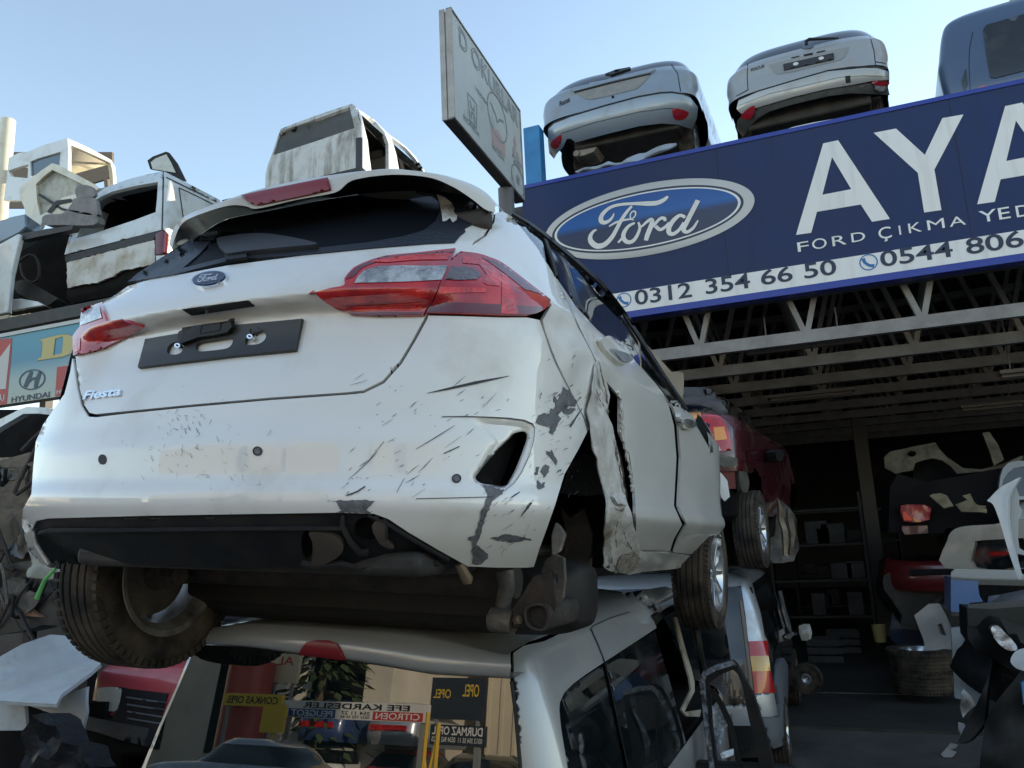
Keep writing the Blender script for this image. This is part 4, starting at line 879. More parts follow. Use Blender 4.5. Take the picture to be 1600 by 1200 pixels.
FBM = mat('billboard_dark_bar', (.04, .04, .045), .6)
mb = MB(); bbox(.45, 1.0, 1, 1.015, -.10, -.06, mb); mb.build('top_bar', FBM, bbl, smooth=False)
mb = MB(); bbox(0, -.010, 1, 0, -.11, .0, mb); mb.build('bottom_bar', FBM, bbl, smooth=False)
mb = MB().tube([BI @ (bA + bu * L * .8 - bn * .08 + V((0, 0, bbz0))), BI @ (bA + bu * L * .8 - bn * .08)], .09, 12); mb.build('pole', mat('billboard_pole', (.12, .12, .125), .6), bbl)
FL = mat('faded_line', (.25, .27, .28), .6); FR = mat('faded_red', (.47, .36, .36), .6)
def outline_text(s, u0, v0, u1, v1):
    g, fs = glyphs(s, .0); cnt = {}
    for f in fs:
        for i in range(len(f)): cnt[(f[i], f[(i + 1) % len(f)])] = 1
    mb = MB()
    for (a, b) in cnt:
        if (b, a) in cnt: continue
        p, q = g[a], g[b]; P_ = [(u0 + (u1 - u0) * x, v0 + (v1 - v0) * y) for x, y in (p, q)]
        e = (P_[1][0] - P_[0][0]) * L, (P_[1][1] - P_[0][1]) * H; l = math.hypot(*e)
        if l < 1e-6: continue
        nx, ny = -e[1] / l * .0055 / L, e[0] / l * .0055 / H
        mb.add([bp(P_[0][0] + nx, P_[0][1] + ny, .004), bp(P_[0][0] - nx, P_[0][1] - ny, .004), bp(P_[1][0] - nx, P_[1][1] - ny, .004), bp(P_[1][0] + nx, P_[1][1] + ny, .004)], [(0, 1, 2, 3)])
    return mb
outline_text('D OKURLAR', .10, .76, .95, .94).build('lettering', FL, bbl, smooth=False, flip=False)
def bstroke(mb, pts, w, closed=False):
    o = stroke([(x * L, y * H) for x, y in pts], w); n = len(pts)
    for i in range(n - 1): mb.add([bp(o[j][0] / L, o[j][1] / H, .004) for j in (i, i + 1, 2 * n - 2 - i, 2 * n - 1 - i)], [(0, 1, 2, 3)])
def circ(u, v, r, e=1., n=28): return [(u + r * math.cos(t) / L * e, v + r * math.sin(t) / H) for t in (2 * math.pi * k / n for k in range(n + 1))]
def fin(mb, nm='emblem', m=FL): mb.build(nm, m, bbl, smooth=False, flip=False)
mb = MB(); bstroke(mb, circ(.60, .55, .26, 1.15), .02); bstroke(mb, [(.50, .62), (.57, .56), (.60, .50), (.63, .56), (.70, .60)], .025); fin(mb)
mb = MB(); bstroke(mb, [(.20, .16), (.18, .40), (.30, .40), (.28, .16), (.20, .16)], .016); bstroke(mb, [(.21, .36), (.225, .30), (.255, .30), (.27, .36)], .02); bstroke(mb, [(.215, .19), (.225, .26), (.255, .26), (.265, .19)], .02); fin(mb)
mb = MB(); bstroke(mb, circ(.90, .15, .17, 1.3), .02); bstroke(mb, [(.88, .10), (.89, .2)], .03); bstroke(mb, [(.91, .10), (.92, .2)], .03); bstroke(mb, [(.885, .15), (.915, .155)], .03); fin(mb)
for s, u0, v0, u1, v1 in (('HONDA', .12, .10, .32, .15), ('MAZDA', .50, .16, .68, .21), ('MITSUBISHI', .82, .34, .98, .38), ('MOTORS', .84, .29, .96, .33), ('YEDEK', .28, .53, .46, .57)):
    g, fs = glyphs(s, .01); mb = MB(); mb.add([bp(u0 + (u1 - u0) * x, v0 + (v1 - v0) * y, .004) for x, y in g], fs); fin(mb, 'lettering')
mb = MB()
for c in (((.88, .62), (.91, .54), (.88, .46), (.85, .54)), ((.84, .47), (.875, .46), (.86, .39), (.83, .40)), ((.92, .47), (.885, .46), (.90, .39), (.945, .40))): mb.add([bp(u, v, .004) for u, v in c], [(0, 1, 2, 3)])
mb.build('emblem', FR, bbl, smooth=False, flip=False); mb = MB()
mb.add([bp(u, v, .003) for u, v in ((.50, .22), (.70, .22), (.70, .36), (.60, .42), (.50, .36))], [(0, 1, 2, 3, 4)])
mb.build('emblem', FR, bbl, smooth=False, flip=False)
# ---------------------------------------------------------------- cars on the hall roof
def hatchrows(h=1.46, hw=.90, yf=4.2, D=.6):
    k = h / 1.46
    return [(.22 * k, .18, hw * .84, D, yf - .3, .8), (.32 * k, .08, hw * .93, D, yf - .1, .9), (.45 * k, .01, hw * .98, D, yf, .95), (.56 * k, .0, hw * .985, D, yf, 1.0), (.66 * k, .025, hw * .98, D, yf, 1.0), (.80 * k, .07, hw, D, yf - .02, 1.05),
            (.95 * k, .10, hw * .985, D, yf - .1, 1.15), (1.02 * k, .15, hw * .94, D, yf - .5, 1.15), (1.30 * k, .42, hw * .80, D * .85, yf - 1.7, .8), (1.40 * k, .60, hw * .70, D * .7, yf - 2.1, .6), (1.46 * k, .80, hw * .55, D * .6, yf - 2.3, .5)]
def lsc(kx, kz):
    return lambda p: V((p.x * (1 + kx * sst(.2, .8, -p.x)), p.y, p.z + kz * sst(.0, .8, -p.x) * sst(.3, 1.0, p.z)))
def roofcar(name, label, M, rows, paint, group, gz0=1.1, gz1=1.38, zb=.6, zlow=.3, disp=None):
    t = thing(name, label, 'car', M, group); rr = loft(rows, dz=.03, nr=60, ns=14, nf=24, ne=3.5, disp=disp); s = Surf(rr, M)
    body = rings_mesh(rr, lambda c: (c.z > zb or c.y > .9 and c.z > zlow) and not (gz0 < c.z < gz1) and not any((c.y - y) ** 2 + (c.z - .31) ** 2 < .35 ** 2 for y in (.85, 3.35)), cap=.012).build('body', paint, t, ang=60)
    rings_mesh(rr, lambda c: gz0 < c.z < gz1).build('window', DGLASS, t, ang=60)
    MB().box((-.72, .25, .20), (.72, 3.6, .42)).box((-.6, .5, .42), (.6, 3.3, .9)).build('underbody', mat('underbody_black', (.02, .019, .018)), t, bevel=.03)
    return t, s, body
MF1 = T(-1.93, 9.45, 7.0, rz=-2, ry=1.5)
SIL1 = mat('blue_silver_paint', (.25, .30, .36), .42, metal=.3, coat=1, dirt=((.26, .25, .23), 4, .5, .85))
f1, F1, b1 = roofcar('hatchback', 'silver blue hatchback on the roof above the oval emblem, exhaust hanging below its bumper', MF1, hatchrows(1.48, .98, 4.2, .5), SIL1, 'silver cars stored on the hall roof', disp=lsc(.24, .06))
A11 = lambda p: Zm(840, 80, 5.714, p)
bp1 = A11([(100, 700), (150, 650), (300, 590), (600, 500), (900, 420), (1100, 385), (1200, 380), (1300, 395), (1360, 420), (1425, 500), (1415, 600), (1370, 690), (1250, 652), (1100, 642), (900, 668), (600, 742), (340, 812), (300, 778), (262, 782), (232, 850), (180, 905), (150, 955), (108, 905), (98, 800)])
rb = F1.patch('rear_bumper', SIL1, f1, bp1, step=4, off=.012, th=.03, c=(960, 170))
F1.marks('groove', BLACKP, b1, [stroke(A11([(100, 690), (150, 640), (300, 580), (600, 490), (900, 410), (1100, 375), (1200, 370), (1300, 385), (1360, 410)]), 2.6)], off=.008, step=5)
F1.marks('panel_gap', BLACKP, b1, [stroke(A11([(1195, 120), (1250, 200), (1277, 362)]), 1.2)], off=.004, step=5)
F1.marks('panel_gap', BLACKP, rb, [stroke(A11([(210, 735), (500, 640), (900, 545), (1150, 510), (1215, 512)]), .8)], off=.0145, step=5)
F1.patch('plate_recess', mat('dusty_plate_recess', (.2, .21, .22), .6, var=((.27, .25, .23), 9, .4, .7)), b1, A11([(335, 372), (600, 302), (900, 232), (1012, 205), (960, 272), (885, 340), (600, 410), (470, 435), (420, 425)]), step=5, off=.006)
F1.patch('boot_handle', SIL1, b1, A11([(298, 352), (660, 262), (1050, 166), (1058, 178), (1010, 205), (640, 290), (330, 370)]), step=5, off=.03, th=.03)
F1.marks('panel_gap', BLACKP, b1, [stroke(A11([(330, 374), (640, 294), (1010, 207)]), 1.6)], off=.009, step=5)
for pl in (A11([(1203, 515), (1270, 516), (1345, 548), (1300, 606), (1220, 602)]), A11([(120, 830), (150, 786), (212, 745), (214, 800), (188, 852), (150, 866)])): F1.patch('reflector', REDD if pl[0][0] < 0 else mat('reflector_red', (.30, .01, .015), .2, coat=1), rb, sm(pl, 3), step=3, off=.016, th=.01)
F1.marks('lock_hole', INTER, b1, [ell(*A11([(672, 410)])[0], 2.2, 2.2, 0, 12)], off=.004, step=3)
F1.marks('sensor_cap', SIL1, rb, [ell(*A11([(1100, 566)])[0], 4.5, 4.2, 0, 14)], off=.015, step=3, th=.004)
F1.patch('wiper', BLACKP, f1, A11([(605, 212), (700, 176), (830, 152), (832, 166), (720, 202), (660, 222), (640, 214)]), step=3, off=.02, th=.02)
hh = [F1.near(*p, (960, 150)) for p in A11([(200, 498), (290, 452), (198, 452)])]
mb = MB(); write(mb, 'Focus', hh[0][0], hh[1][0] - hh[0][0], hh[2][0] - hh[0][0], hh[0][1], off=.01, bold=.02); mb.build('model_lettering', BLACKP, b1, smooth=False, flip=False)
wheel(f1, (-.74, .85, .22), r=.32, face=-1); wheel(f1, (.74, .85, .22), r=.32, face=1)
mb = MB(); a = MF1.inverted(); P_ = lambda x, y, Y=9.75: a @ atY(*A11([(x, y)])[0], Y)
mb.tube([P_(350, 915), P_(350, 915) + V((0, -.02, 0))], .05, 14); mb.sheet([P_(315, 895), (P_(400, 850)), P_(520, 815), P_(535, 850), P_(500, 900), P_(420, 930), P_(345, 945)], V((0, -1, 0)), .35)
mb.build('exhaust_box', mat('muffler_steel', (.26, .22, .18), .5, metal=.5, var=((.14, .11, .08), 8, .4, .7)), f1, bevel=.02)
P0 = lambda x, y, Y=9.35: atY(*A11([(x, y)])[0], Y)
def loose(name, label, cat, pts, nrm, th, m, bevel=.006, group=None, warp=0):
    c = sum((V(p) for p in pts), V((0, 0, 0))) / len(pts); nrm = V(nrm).normalized()
    ax = nrm.orthogonal().normalized(); ay = nrm.cross(ax)
    flat = [((V(p) - c).dot(ax), (V(p) - c).dot(ay)) for p in pts]; s = max(max(abs(a), abs(b)) for a, b in flat) / 6
    sc = 100; vs, fs = cdt([(x * sc, y * sc) for x, y in flat], [], s * sc); bnd = set()
    cnt = set((f[i], f[(i + 1) % 3]) for f in fs for i in range(3)); P = []
    for x, y in vs:
        x, y = x / sc, y / sc; P.append(ax * x + ay * y + nrm * (warp * noise.noise(V((x * 6, y * 6, c.z * 7 + c.x * 3)))))
    k = len(P); mb = MB(); mb.add(P + [p - nrm * th for p in P], list(fs) + [tuple(i + k for i in f[::-1]) for f in fs] + [(b, a_, a_ + k, b + k) for a_, b in cnt if (b, a_) not in cnt])
    o = mb.build(name, m, None, bevel=bevel, ang=30); o.location = c; return props(o, label, cat, group)
loose('crumpled_bonnet', 'crumpled silver bonnet sheet trapped under the first silver car on the hall roof', 'bonnet', [P0(340, 1085), P0(420, 1050), P0(690, 985), P0(900, 890), P0(1220, 735), P0(1230, 770), P0(1160, 870), P0(1000, 970), P0(740, 1020), P0(560, 1080), P0(375, 1112)], (0, -.8, .6), .02, SILVER, warp=.06)
# second silver car
A12 = lambda p: Zm(1130, 40, 5.517, p)
MF2 = T(.34, 9.55, 6.8, rz=-3, ry=1.0)
SIL2 = mat('light_silver_paint', (.34, .35, .36), .42, metal=.3, coat=1, dirt=((.33, .31, .28), 4, .5, .85))
f2, F2, b2 = roofcar('estate_car', 'silver estate car on the roof with a dark plate holder and raised wiper', MF2, hatchrows(1.52, .97, 4.4, .45), SIL2, 'silver cars stored on the hall roof')
bump2 = F2.patch('rear_bumper', SIL2, f2, A12([(135, 650), (300, 575), (620, 480), (900, 400), (1200, 370), (1320, 370), (1420, 400), (1425, 470), (1290, 475), (1140, 505), (900, 545), (620, 610), (280, 710), (160, 760), (120, 720)]), step=4, off=.012, th=.03)
F2.patch('bumper_lower', mat('dark_bumper_plastic', (.06, .065, .065), .5, var=((.1, .1, .095), 6, .4, .7)), f2, A12([(285, 705), (620, 612), (900, 548), (1140, 508), (1300, 490), (1425, 535), (1440, 600), (1250, 590), (1100, 585), (900, 610), (600, 680), (400, 740), (300, 800), (220, 880), (170, 960), (110, 900), (120, 820), (165, 770)]), step=4, off=-.005, th=.03)
for st in ([(135, 645), (300, 570), (620, 475), (900, 395), (1100, 365), (1300, 355), (1400, 375)],): F2.marks('groove', BLACKP, b2, [stroke(A12(st), 3.2)], off=.008, step=5)
F2.marks('panel_gap', BLACKP, b2, [stroke(A12(st), 1.1) for st in ([(212, 325), (207, 450), (215, 560)], [(1265, 95), (1300, 220), (1312, 340)], [(112, 610), (215, 555)], [(1312, 312), (1420, 332)])], off=.004, step=5)
F2.marks('bumper_crease_shade', mat('crease_shadow_grey', (.2, .21, .22), .5), bump2, [stroke(A12([(140, 690), (400, 590), (700, 520), (1000, 450), (1200, 435), (1410, 440)]), .9)], off=.0145, step=5)  # crease shade drawn as a thin grey line on the bumper
F2.patch('plate_recess', mat('plate_recess_grey', (.25, .26, .27), .5), b2, A12([(390, 342), (620, 280), (900, 222), (1090, 184), (1055, 260), (1020, 296), (800, 350), (600, 400), (470, 420), (440, 400)]), step=5, off=.005)
F2.patch('plate_holder', PLATE, b2, A12([(520, 340), (950, 245), (955, 300), (525, 394)]), step=4, off=.02, th=.01)
F2.marks('plate_screw', mat('screw_white', (.6, .6, .6), .5), b2, [ell(*A12([c])[0], 4.4, 2.6, -.2, 12) for c in ((627, 340), (846, 292))], off=.022, step=3)
F2.marks('boot_release', BLACKP, b2, [A12(p) for p in ([(585, 280), (660, 262), (655, 272), (590, 287)], [(690, 255), (775, 236), (770, 255), (700, 268)], [(800, 232), (880, 215), (880, 225), (810, 240)])], off=.01, step=3)
for pl in ([(1285, 478), (1415, 485), (1410, 515), (1395, 520), (1300, 510)], [(158, 775), (215, 715), (272, 690), (270, 740), (240, 800), (180, 800)]): F2.patch('reflector', mat('reflector_red', (.3, .01, .015)), f2, sm(A12(pl), 3), step=3, off=.016, th=.012)
F2.marks('fog_lamp', CLEARL, f2, [A12([(1300, 515), (1400, 522), (1385, 560), (1340, 568), (1305, 545)])], off=.014, step=3)
F2.patch('tow_cover', BLACKP, bump2, A12([(1050, 440), (1095, 434), (1098, 492), (1056, 496)]), step=3, off=.015, th=.01)
F2.patch('emblem', mat('emblem_dark', (.12, .13, .15), .3, metal=.5), b2, ell(*A12([(728, 182)])[0], 10, 4.2, -.1, 20), step=3, off=.01, th=.01)
mb = MB(); a2 = MF2.inverted(); g2 = lambda x, y, Y=9.62: a2 @ atY(*A12([(x, y)])[0], Y)
mb.tube([g2(718, 165), g2(715, 135), g2(740, 118), g2(800, 116), g2(900, 112), g2(995, 108)], [.02, .022, .02, .018, .016, .01], 8); mb.build('wiper', BLACKP, f2)
hh = [F2.near(*p, (1265, 120)) for p in A12([(240, 400), (355, 362), (240, 375)])]
mb = MB(); write(mb, 'FOCUS', hh[0][0], hh[1][0] - hh[0][0], hh[2][0] - hh[0][0], hh[0][1], off=.01, bold=.02); mb.build('model_lettering', BLACKP, b2, smooth=False, flip=False)
wheel(f2, (-.76, .85, .22), r=.32, face=-1); wheel(f2, (.76, .85, .22), r=.32, face=1)
P2 = lambda x, y, Y=9.4: atY(*A12([(x, y)])[0], Y)
loose('bumper_cover', 'white curved bumper piece lying under the estate car on the roof edge', 'bumper', [P2(455, 930), P2(600, 860), P2(770, 820), P2(950, 795), P2(1140, 778), P2(1100, 800), P2(900, 830), P2(760, 870), P2(600, 910)], (0, -.8, .5), .03, WHITE)
# third: dark blue van cut by the photo's edge
MF3 = T(2.72, 9.6, 6.26, rz=-4)
BLU = mat('slate_blue_paint', (.05, .085, .16), .35, coat=.6)
k3 = [(.3, .1, .80, .3, 4.0, .8), (.6, .0, .88, .3, 4.2, .9), (1.0, .05, .90, .3, 4.1, 1.0), (1.15, .08, .87, .3, 3.4, .9), (1.60, .22, .76, .25, 2.6, .6), (1.72, .34, .66, .22, 2.4, .5), (1.78, .5, .5, .2, 2.3, .4)]
t3 = thing('people_carrier', 'slate blue people carrier on the roof at the right end, big dark rear window', 'car', MF3); rr = loft(k3, dz=.03, nr=50, ns=14, nf=20, ne=4)
F3 = Surf(rr, MF3); b3 = rings_mesh(rr, lambda c: True, cap=.015).build('body', BLU, t3, ang=60)
F3.patch('rear_window', DGLASS, t3, Zm(800, 0, 2, [(1472, 95), (1482, 80), (1620, 40), (1760, 10), (1740, 200), (1600, 222), (1510, 245), (1494, 242), (1480, 160)]), step=6, off=.012, th=.01)
F3.patch('side_window', DGLASS, t3, Zm(800, 0, 2, [(1418, 215), (1405, 255), (1412, 290), (1424, 262)]), step=4, off=.01, th=.01)
F3.patch('tail_light', mat('reflector_red', (.3, .01, .015)), t3, Zm(800, 0, 2, [(1445, 280), (1470, 268), (1482, 268), (1478, 290), (1450, 295)]), step=3, off=.012, th=.01)
F3.marks('panel_gap', BLACKP, b3, [stroke(Zm(800, 0, 2, [(1440, 100), (1430, 150), (1428, 200), (1432, 290)]), 1.0)], off=.004, step=5)
wheel(t3, (-.74, .8, .25), r=.32, face=-1); wheel(t3, (.74, .8, .25), r=.32, face=1)
# ---------------------------------------------------------------- silver people carrier at the bottom of the front stack
MM = T(-1.70, 2.27, 0, rz=-1.0)
mpv = thing('people_carrier', 'silver people carrier at the bottom of the front stack, its dark rear glass reflecting signs', 'car', MM)
def mdisp(p):
    x, y, z = p
    if x < 0: x *= 1.10
    return V((x, y, z))
mrows = loft([(.25, .12, .80, .5, 4.0, .8), (.35, .05, .86, .5, 4.1, .9), (.55, .0, .89, .5, 4.1, .9), (.75, .05, .90, .48, 4.1, 1.0), (.95, .08, .905, .45, 4.0, 1.0), (1.10, .11, .89, .42, 3.4, .9),
              (1.30, .155, .845, .38, 3.0, .7), (1.54, .188, .77, .34, 2.75, .6), (1.60, .20, .735, .32, 2.65, .55), (1.655, .25, .69, .30, 2.55, .5), (1.695, .36, .62, .28, 2.5, .5), (1.72, .55, .50, .25, 2.4, .4)], dz=.012, nr=90, ns=26, nf=24, ne=4.2, disp=mdisp)
MS = Surf(mrows, MM)
A7 = lambda p: Zm(200, 750, 2.2857, p); A8 = lambda p: Zm(750, 850, 2.6667, p)
SILM = mat('warm_silver_paint', (.37, .375, .375), .36, metal=.25, coat=1, dirt=((.33, .29, .24), 3, .52, .85))
glass = A7([(245, 586), (440, 600), (620, 625), (780, 645), (930, 668), (1090, 695), (1365, 710), (1378, 830), (1392, 950), (1402, 1060), (1412, 1200), (40, 1200), (62, 1029), (120, 880), (180, 740)])
tgm = MS.patch('tailgate', SILM, mpv, A7([(245, 580), (265, 570), (1366, 600), (1366, 712), (1380, 830), (1404, 1060), (1416, 1230), (0, 1230), (48, 1029), (110, 880), (172, 740), (236, 586)]), step=7, th=.02, c=(520, 1100))
MIR = mat('rear_glass', (.004, .008, .008), .006, ior=2.05, bump=(.7, .012), dirt=((.02, .02, .018), 5, .64, 1.0))
# the flat pane lies a touch proud of the tailgate
TILT = R_(7.6)
GN = (MM.to_3x3() @ V((0, -math.cos(TILT), math.sin(TILT)))).normalized(); GP = MM @ V((0, .165, 1.50))
gfn = lambda x, y: atN(x, y, GP, GN)
MMI = MM.inverted()
pxs(MB(), glass, [], gfn, GN, .004, step=30, I=MMI).build('rear_window', MIR, mpv, smooth=False)
MSP = lambda px, py, y: MS.cam + (MS.Mi.to_3x3() @ ray(px, py)) * ((y - MS.cam.y) / (MS.Mi.to_3x3() @ ray(px, py)).y)
s_lo = resam(A7([(243, 584), (440, 598), (620, 622), (780, 642), (930, 665), (1090, 691), (1366, 709)]), 60)
s_mi = resam(A7([(244, 572), (440, 572), (620, 585), (780, 600), (930, 622), (1090, 648), (1368, 664)]), 60)
s_hi = resam(A7([(250, 566), (268, 548), (300, 528), (350, 514), (420, 504), (500, 502), (620, 507), (800, 520), (1000, 533), (1150, 557), (1330, 604), (1372, 612)]), 60)
bow = lambda x: .05 * min(1, abs(x) / .7) ** 3
P_lo = [MSP(*q_, .13 + bow((i - 30) / 43)) for i, q_ in enumerate(s_lo)]; P_mi = [MSP(*q_, .105 + bow((i - 30) / 43)) for i, q_ in enumerate(s_mi)]; P_hi = [MSP(*q_, .20 + bow((i - 30) / 43)) for i, q_ in enumerate(s_hi)]
P_bk = [p + V((0, .30, .02)) for p in P_hi]; P_un = [p + V((0, .12, .0)) for p in P_lo]
spr = [P_un, P_lo, P_mi, [a_.lerp(b_, .5) + V((0, -.018, .012)) for a_, b_ in zip(P_mi, P_hi)], P_hi, P_bk]
def dense(rows_, k=5):
    return [[V(q_) for q_ in col] for col in zip(*[cr_spline([tuple(r[i]) for r in rows_], k) for i in range(len(rows_[0]))])]
spl = MB().grid(dense(spr)).build('spoiler', SILM, mpv, ang=75)
SSP = Surf(dense(spr), MM, close=False)
SSP.patch('brake_light', mat('dull_red_lamp', (.2, .01, .02), .3, coat=1), spl, A7([(612, 618), (625, 598), (642, 580), (680, 574), (720, 576), (748, 584), (765, 610), (778, 638), (700, 628)]), step=4, off=.008, th=.012)
rings_mesh(mrows, lambda c: c.z < 1.0 and c.y > .55 and not any((c.y - y) ** 2 + (c.z - .32) ** 2 < .36 ** 2 for y in (.85, 3.3)) or c.z < .75, None).build('body', SILM, mpv, ang=60)
side = [(802, 1020), (818, 1009), (850, 1002), (886, 985), (886, 965), (925, 948), (965, 928), (1040, 916), (1078, 929), (1081, 938), (1046, 946), (1020, 966), (1026, 981), (994, 1002), (945, 1034), (915, 1054), (896, 1068), (882, 1082), (875, 1097), (874, 1110), (877, 1140), (887, 1200), (898, 1280), (824, 1280), (812, 1200), (804, 1062)]
MS.patch('side_panel', SILM, mpv, side, step=6, th=.02, c=(850, 1050))
rings_mesh(mrows, lambda c: c.z > 1.66 and c.y > .30, cap=.012).build('roof', SILM, mpv, ang=60)
rings_mesh(mrows, lambda c: 1.0 < c.z < 1.62 and (c.y > 2.3 and abs(c.x) < .75)).build('windscreen', DGLASS, mpv, ang=60)
rings_mesh(mrows, lambda c: 1.0 < c.z < 1.62 and c.x < -.5 and c.y > .45).build('side_glass', DGLASS, mpv, ang=60)
MS.patch('quarter_window', DGLASS, mpv, A8([(336, 655), (348, 625), (402, 577), (515, 502), (528, 570), (545, 650), (565, 750), (620, 1000), (380, 1000), (362, 930), (340, 770)]), step=6, off=-.004, th=.004)
dr = MS.patch('rear_door_window', DGLASS, mpv, A8([(527, 492), (600, 440), (655, 408), (732, 360), (745, 420), (790, 560), (850, 790), (880, 890), (860, 1000), (634, 1000), (600, 830), (560, 650)]), step=6, off=-.002, th=.004)
MS.marks('door_gap', BLACKP, mpv, [stroke(A8([(622, 284), (540, 310), (470, 343), (460, 354), (490, 420), (520, 498), (562, 690), (628, 1000)]), 1.5)], off=.003, step=6)
MB().tube([MMI @ (gfn(x, y) + V((0, -.004, 0))) for x, y in ((800, 1064), (806, 1110), (814, 1200), (820, 1260))], .006, 6).build('tailgate_gap', BLACKP, mpv)
for pts_, r_ in ((A8([(722, 318), (745, 292), (790, 264), (840, 248), (884, 240)]), .03), (A8([(884, 240), (900, 320), (925, 460), (950, 600), (975, 800)]), .022)):
    hs_ = [MS.near(x, y, (1020, 1020)) for x, y in pts_]; MB().tube(cr_spline([tuple(h_[0] - h_[1] * .01) for h_ in hs_], 4), r_, 8).build('window_seal', BLACKP, mpv)
MS.marks('roof_channel', mat('roof_channel_grey', (.2, .21, .22), .5), mpv, [stroke(A8([(575, 255), (620, 230), (690, 205)]), 1.0), stroke(A8([(700, 235), (735, 250)]), 1.4)], off=.003, step=5)
mb = MB(); inn = scale_rings([r for r in mrows if .3 < r[0].z < 1.02], .05); rings_mesh(inn, lambda c: not (abs(c.x) > .45 and c.z < .66), cap=.001).build('cabin_tub', INTER, mpv, ang=60)
for y_ in (1.25, 2.2):
    for sx in (-.36, .36): MB().box((sx - .24, y_, .65), (sx + .24, y_ + .15, 1.24)).box((sx - .13, y_ + .02, 1.22), (sx + .13, y_ + .13, 1.44)).build('seat', INTER, mpv, bevel=.05)
MS.marks('bare_pillar', mat('beige_pillar_trim', (.40, .35, .28), .6), mpv, [A8([(805, 305), (820, 305), (850, 420), (880, 520), (893, 575), (893, 615), (870, 660), (850, 700), (920, 690), (915, 720), (860, 718), (838, 690), (862, 640), (878, 605), (872, 560), (840, 440)])], off=.002, step=6, th=.01)
for x, y in ((-.84, .85), (.82, .85), (-.84, 3.3), (.82, 3.3)): wheel(mpv, (x, y, .315), r=.315, face=1 if x > 0 else -1)
# ---------------------------------------------------------------- loose plastic-wrapped door beside it
A9 = lambda p: Zm(1060, 960, 5, p)
YD = 4.35
fd = lambda x, y: atY(x, y, YD)
od = A9([(164, 500), (172, 470), (192, 448), (300, 400), (380, 372), (425, 366), (460, 400), (520, 515), (590, 640), (640, 800), (700, 1000), (760, 1250), (560, 1250), (520, 1200), (240, 1200), (200, 900), (180, 650)])
ih = A9([(232, 560), (262, 520), (330, 470), (425, 432), (462, 462), (500, 560), (530, 720), (560, 860), (610, 1080), (640, 1190), (300, 1190), (262, 900), (245, 680)])
dO = thing('salvaged_door', 'black car door wrapped in clear film, standing between the two silver cars', 'car door', Matrix.Translation(atY(1140, 1190, YD)))
bpy.context.view_layer.update(); DI = dO.matrix_world.inverted()
pxs(MB(), od, [ih], fd, V((0, -1, 0)), .06, step=12, I=DI).build('window_frame', BLACKP, dO, bevel=.01)
c0 = atY(1080, 1200, YD); c1 = atY(1212, 1200, YD)
MB().box(DI @ V((c0.x, YD, .18)), DI @ V((c1.x + .1, YD + .12, c0.z + .02))).build('door_panel', BLACKP, dO, bevel=.03)
FILM = mat('clear_film', (.16, .2, .25), .15, coat=1, bump=(30, .6), var=((.03, .04, .05), 24, .45, .55))
pxs(MB(), stroke(A9([(262, 1200), (225, 900), (198, 650), (185, 520), (205, 462), (300, 415), (425, 378), (450, 405)]), [8, 8, 8, 9, 9, 9, 8, 4]), [], lambda x, y: atY(x, y, YD - .012), V((0, -1, 0)), .004, step=6, I=DI, warp=.012, ws=30).build('film', FILM, dO)
pxs(MB(), stroke(A9([(262, 590), (330, 700), (400, 850), (440, 1000), (480, 1200)]), 8), [], lambda x, y: atY(x, y, YD + .02), V((0, -1, 0)), .02, I=DI).build('quarter_bar', BLACKP, dO)
pxs(MB(), A9([(250, 700), (290, 750), (340, 700), (380, 800), (415, 780), (410, 870), (350, 900), (330, 1060), (430, 1060), (430, 1100), (350, 1110), (340, 1200), (290, 1190), (268, 900)]), [], lambda x, y: atY(x, y, YD + .25), V((0, -1, 0)), .01, I=DI, step=12, warp=.1, ws=9).build('film_sheet', mat('clear_film_sheet', (.42, .47, .53), .2, coat=1, bump=(16, .8), var=((.1, .12, .14), 10, .45, .6)), dO)
# ---------------------------------------------------------------- silver and black estate behind
MW = T(-1.43, 6.75, 0)
wag = thing('estate_car', 'dark estate car with a silver rear pillar and a tall red and amber tail lamp', 'car', MW)
WB = mat('black_paint', (.012, .014, .016), .2, coat=1, dirt=((.06, .055, .05), 3, .5, .8))
wr = loft([(.25, .12, .80, .4, 4.3, .8), (.40, .02, .88, .4, 4.4, .9), (.60, .0, .90, .4, 4.4, .9), (.95, .05, .905, .36, 4.3, 1.0), (1.10, .09, .88, .34, 3.6, .9), (1.50, .2, .79, .3, 3.0, .7), (1.60, .26, .74, .28, 2.8, .6), (1.66, .45, .6, .25, 2.7, .5)], dz=.025, nr=60, ns=24, nf=24, ne=4)
WS = Surf(wr, MW)
rings_mesh(wr, lambda c: c.z < 1.0 and not any((c.y - y) ** 2 + (c.z - .32) ** 2 < .36 ** 2 for y in (.9, 3.5))).build('body', WB, wag, ang=60)
rings_mesh(wr, lambda c: 1.0 <= c.z < 1.57).build('windows', DGLASS, wag, ang=60); rings_mesh(wr, lambda c: c.z >= 1.57, cap=.01).build('roof', SILVER, wag, ang=60)
WS.patch('rear_pillar', SILVER, wag, A9([(480, -280), (560, -280), (640, 0), (668, 165), (690, 205), (545, 212), (522, 0)]), step=5, off=.006, th=.01, c=A9([(600, 200)])[0])
tlw = WS.patch('tail_lamp', mat('flat_red_lamp', (.42, .008, .012), .25, coat=1), wag, A9([(545, 212), (690, 206), (696, 325), (710, 440), (746, 610), (590, 615), (575, 445), (558, 328)]), step=5, off=.012, th=.02)
WS.marks('amber_section', mat('dull_amber_lamp', (.55, .30, .06), .3, coat=1), tlw, [A9([(558, 328), (696, 325), (709, 440), (575, 444)])], off=.0135, step=5)
WS.patch('rear_corner', SILVER, wag, A9([(590, 620), (742, 614), (772, 788), (720, 800), (648, 800), (600, 680)]), step=5, off=.006, th=.01)
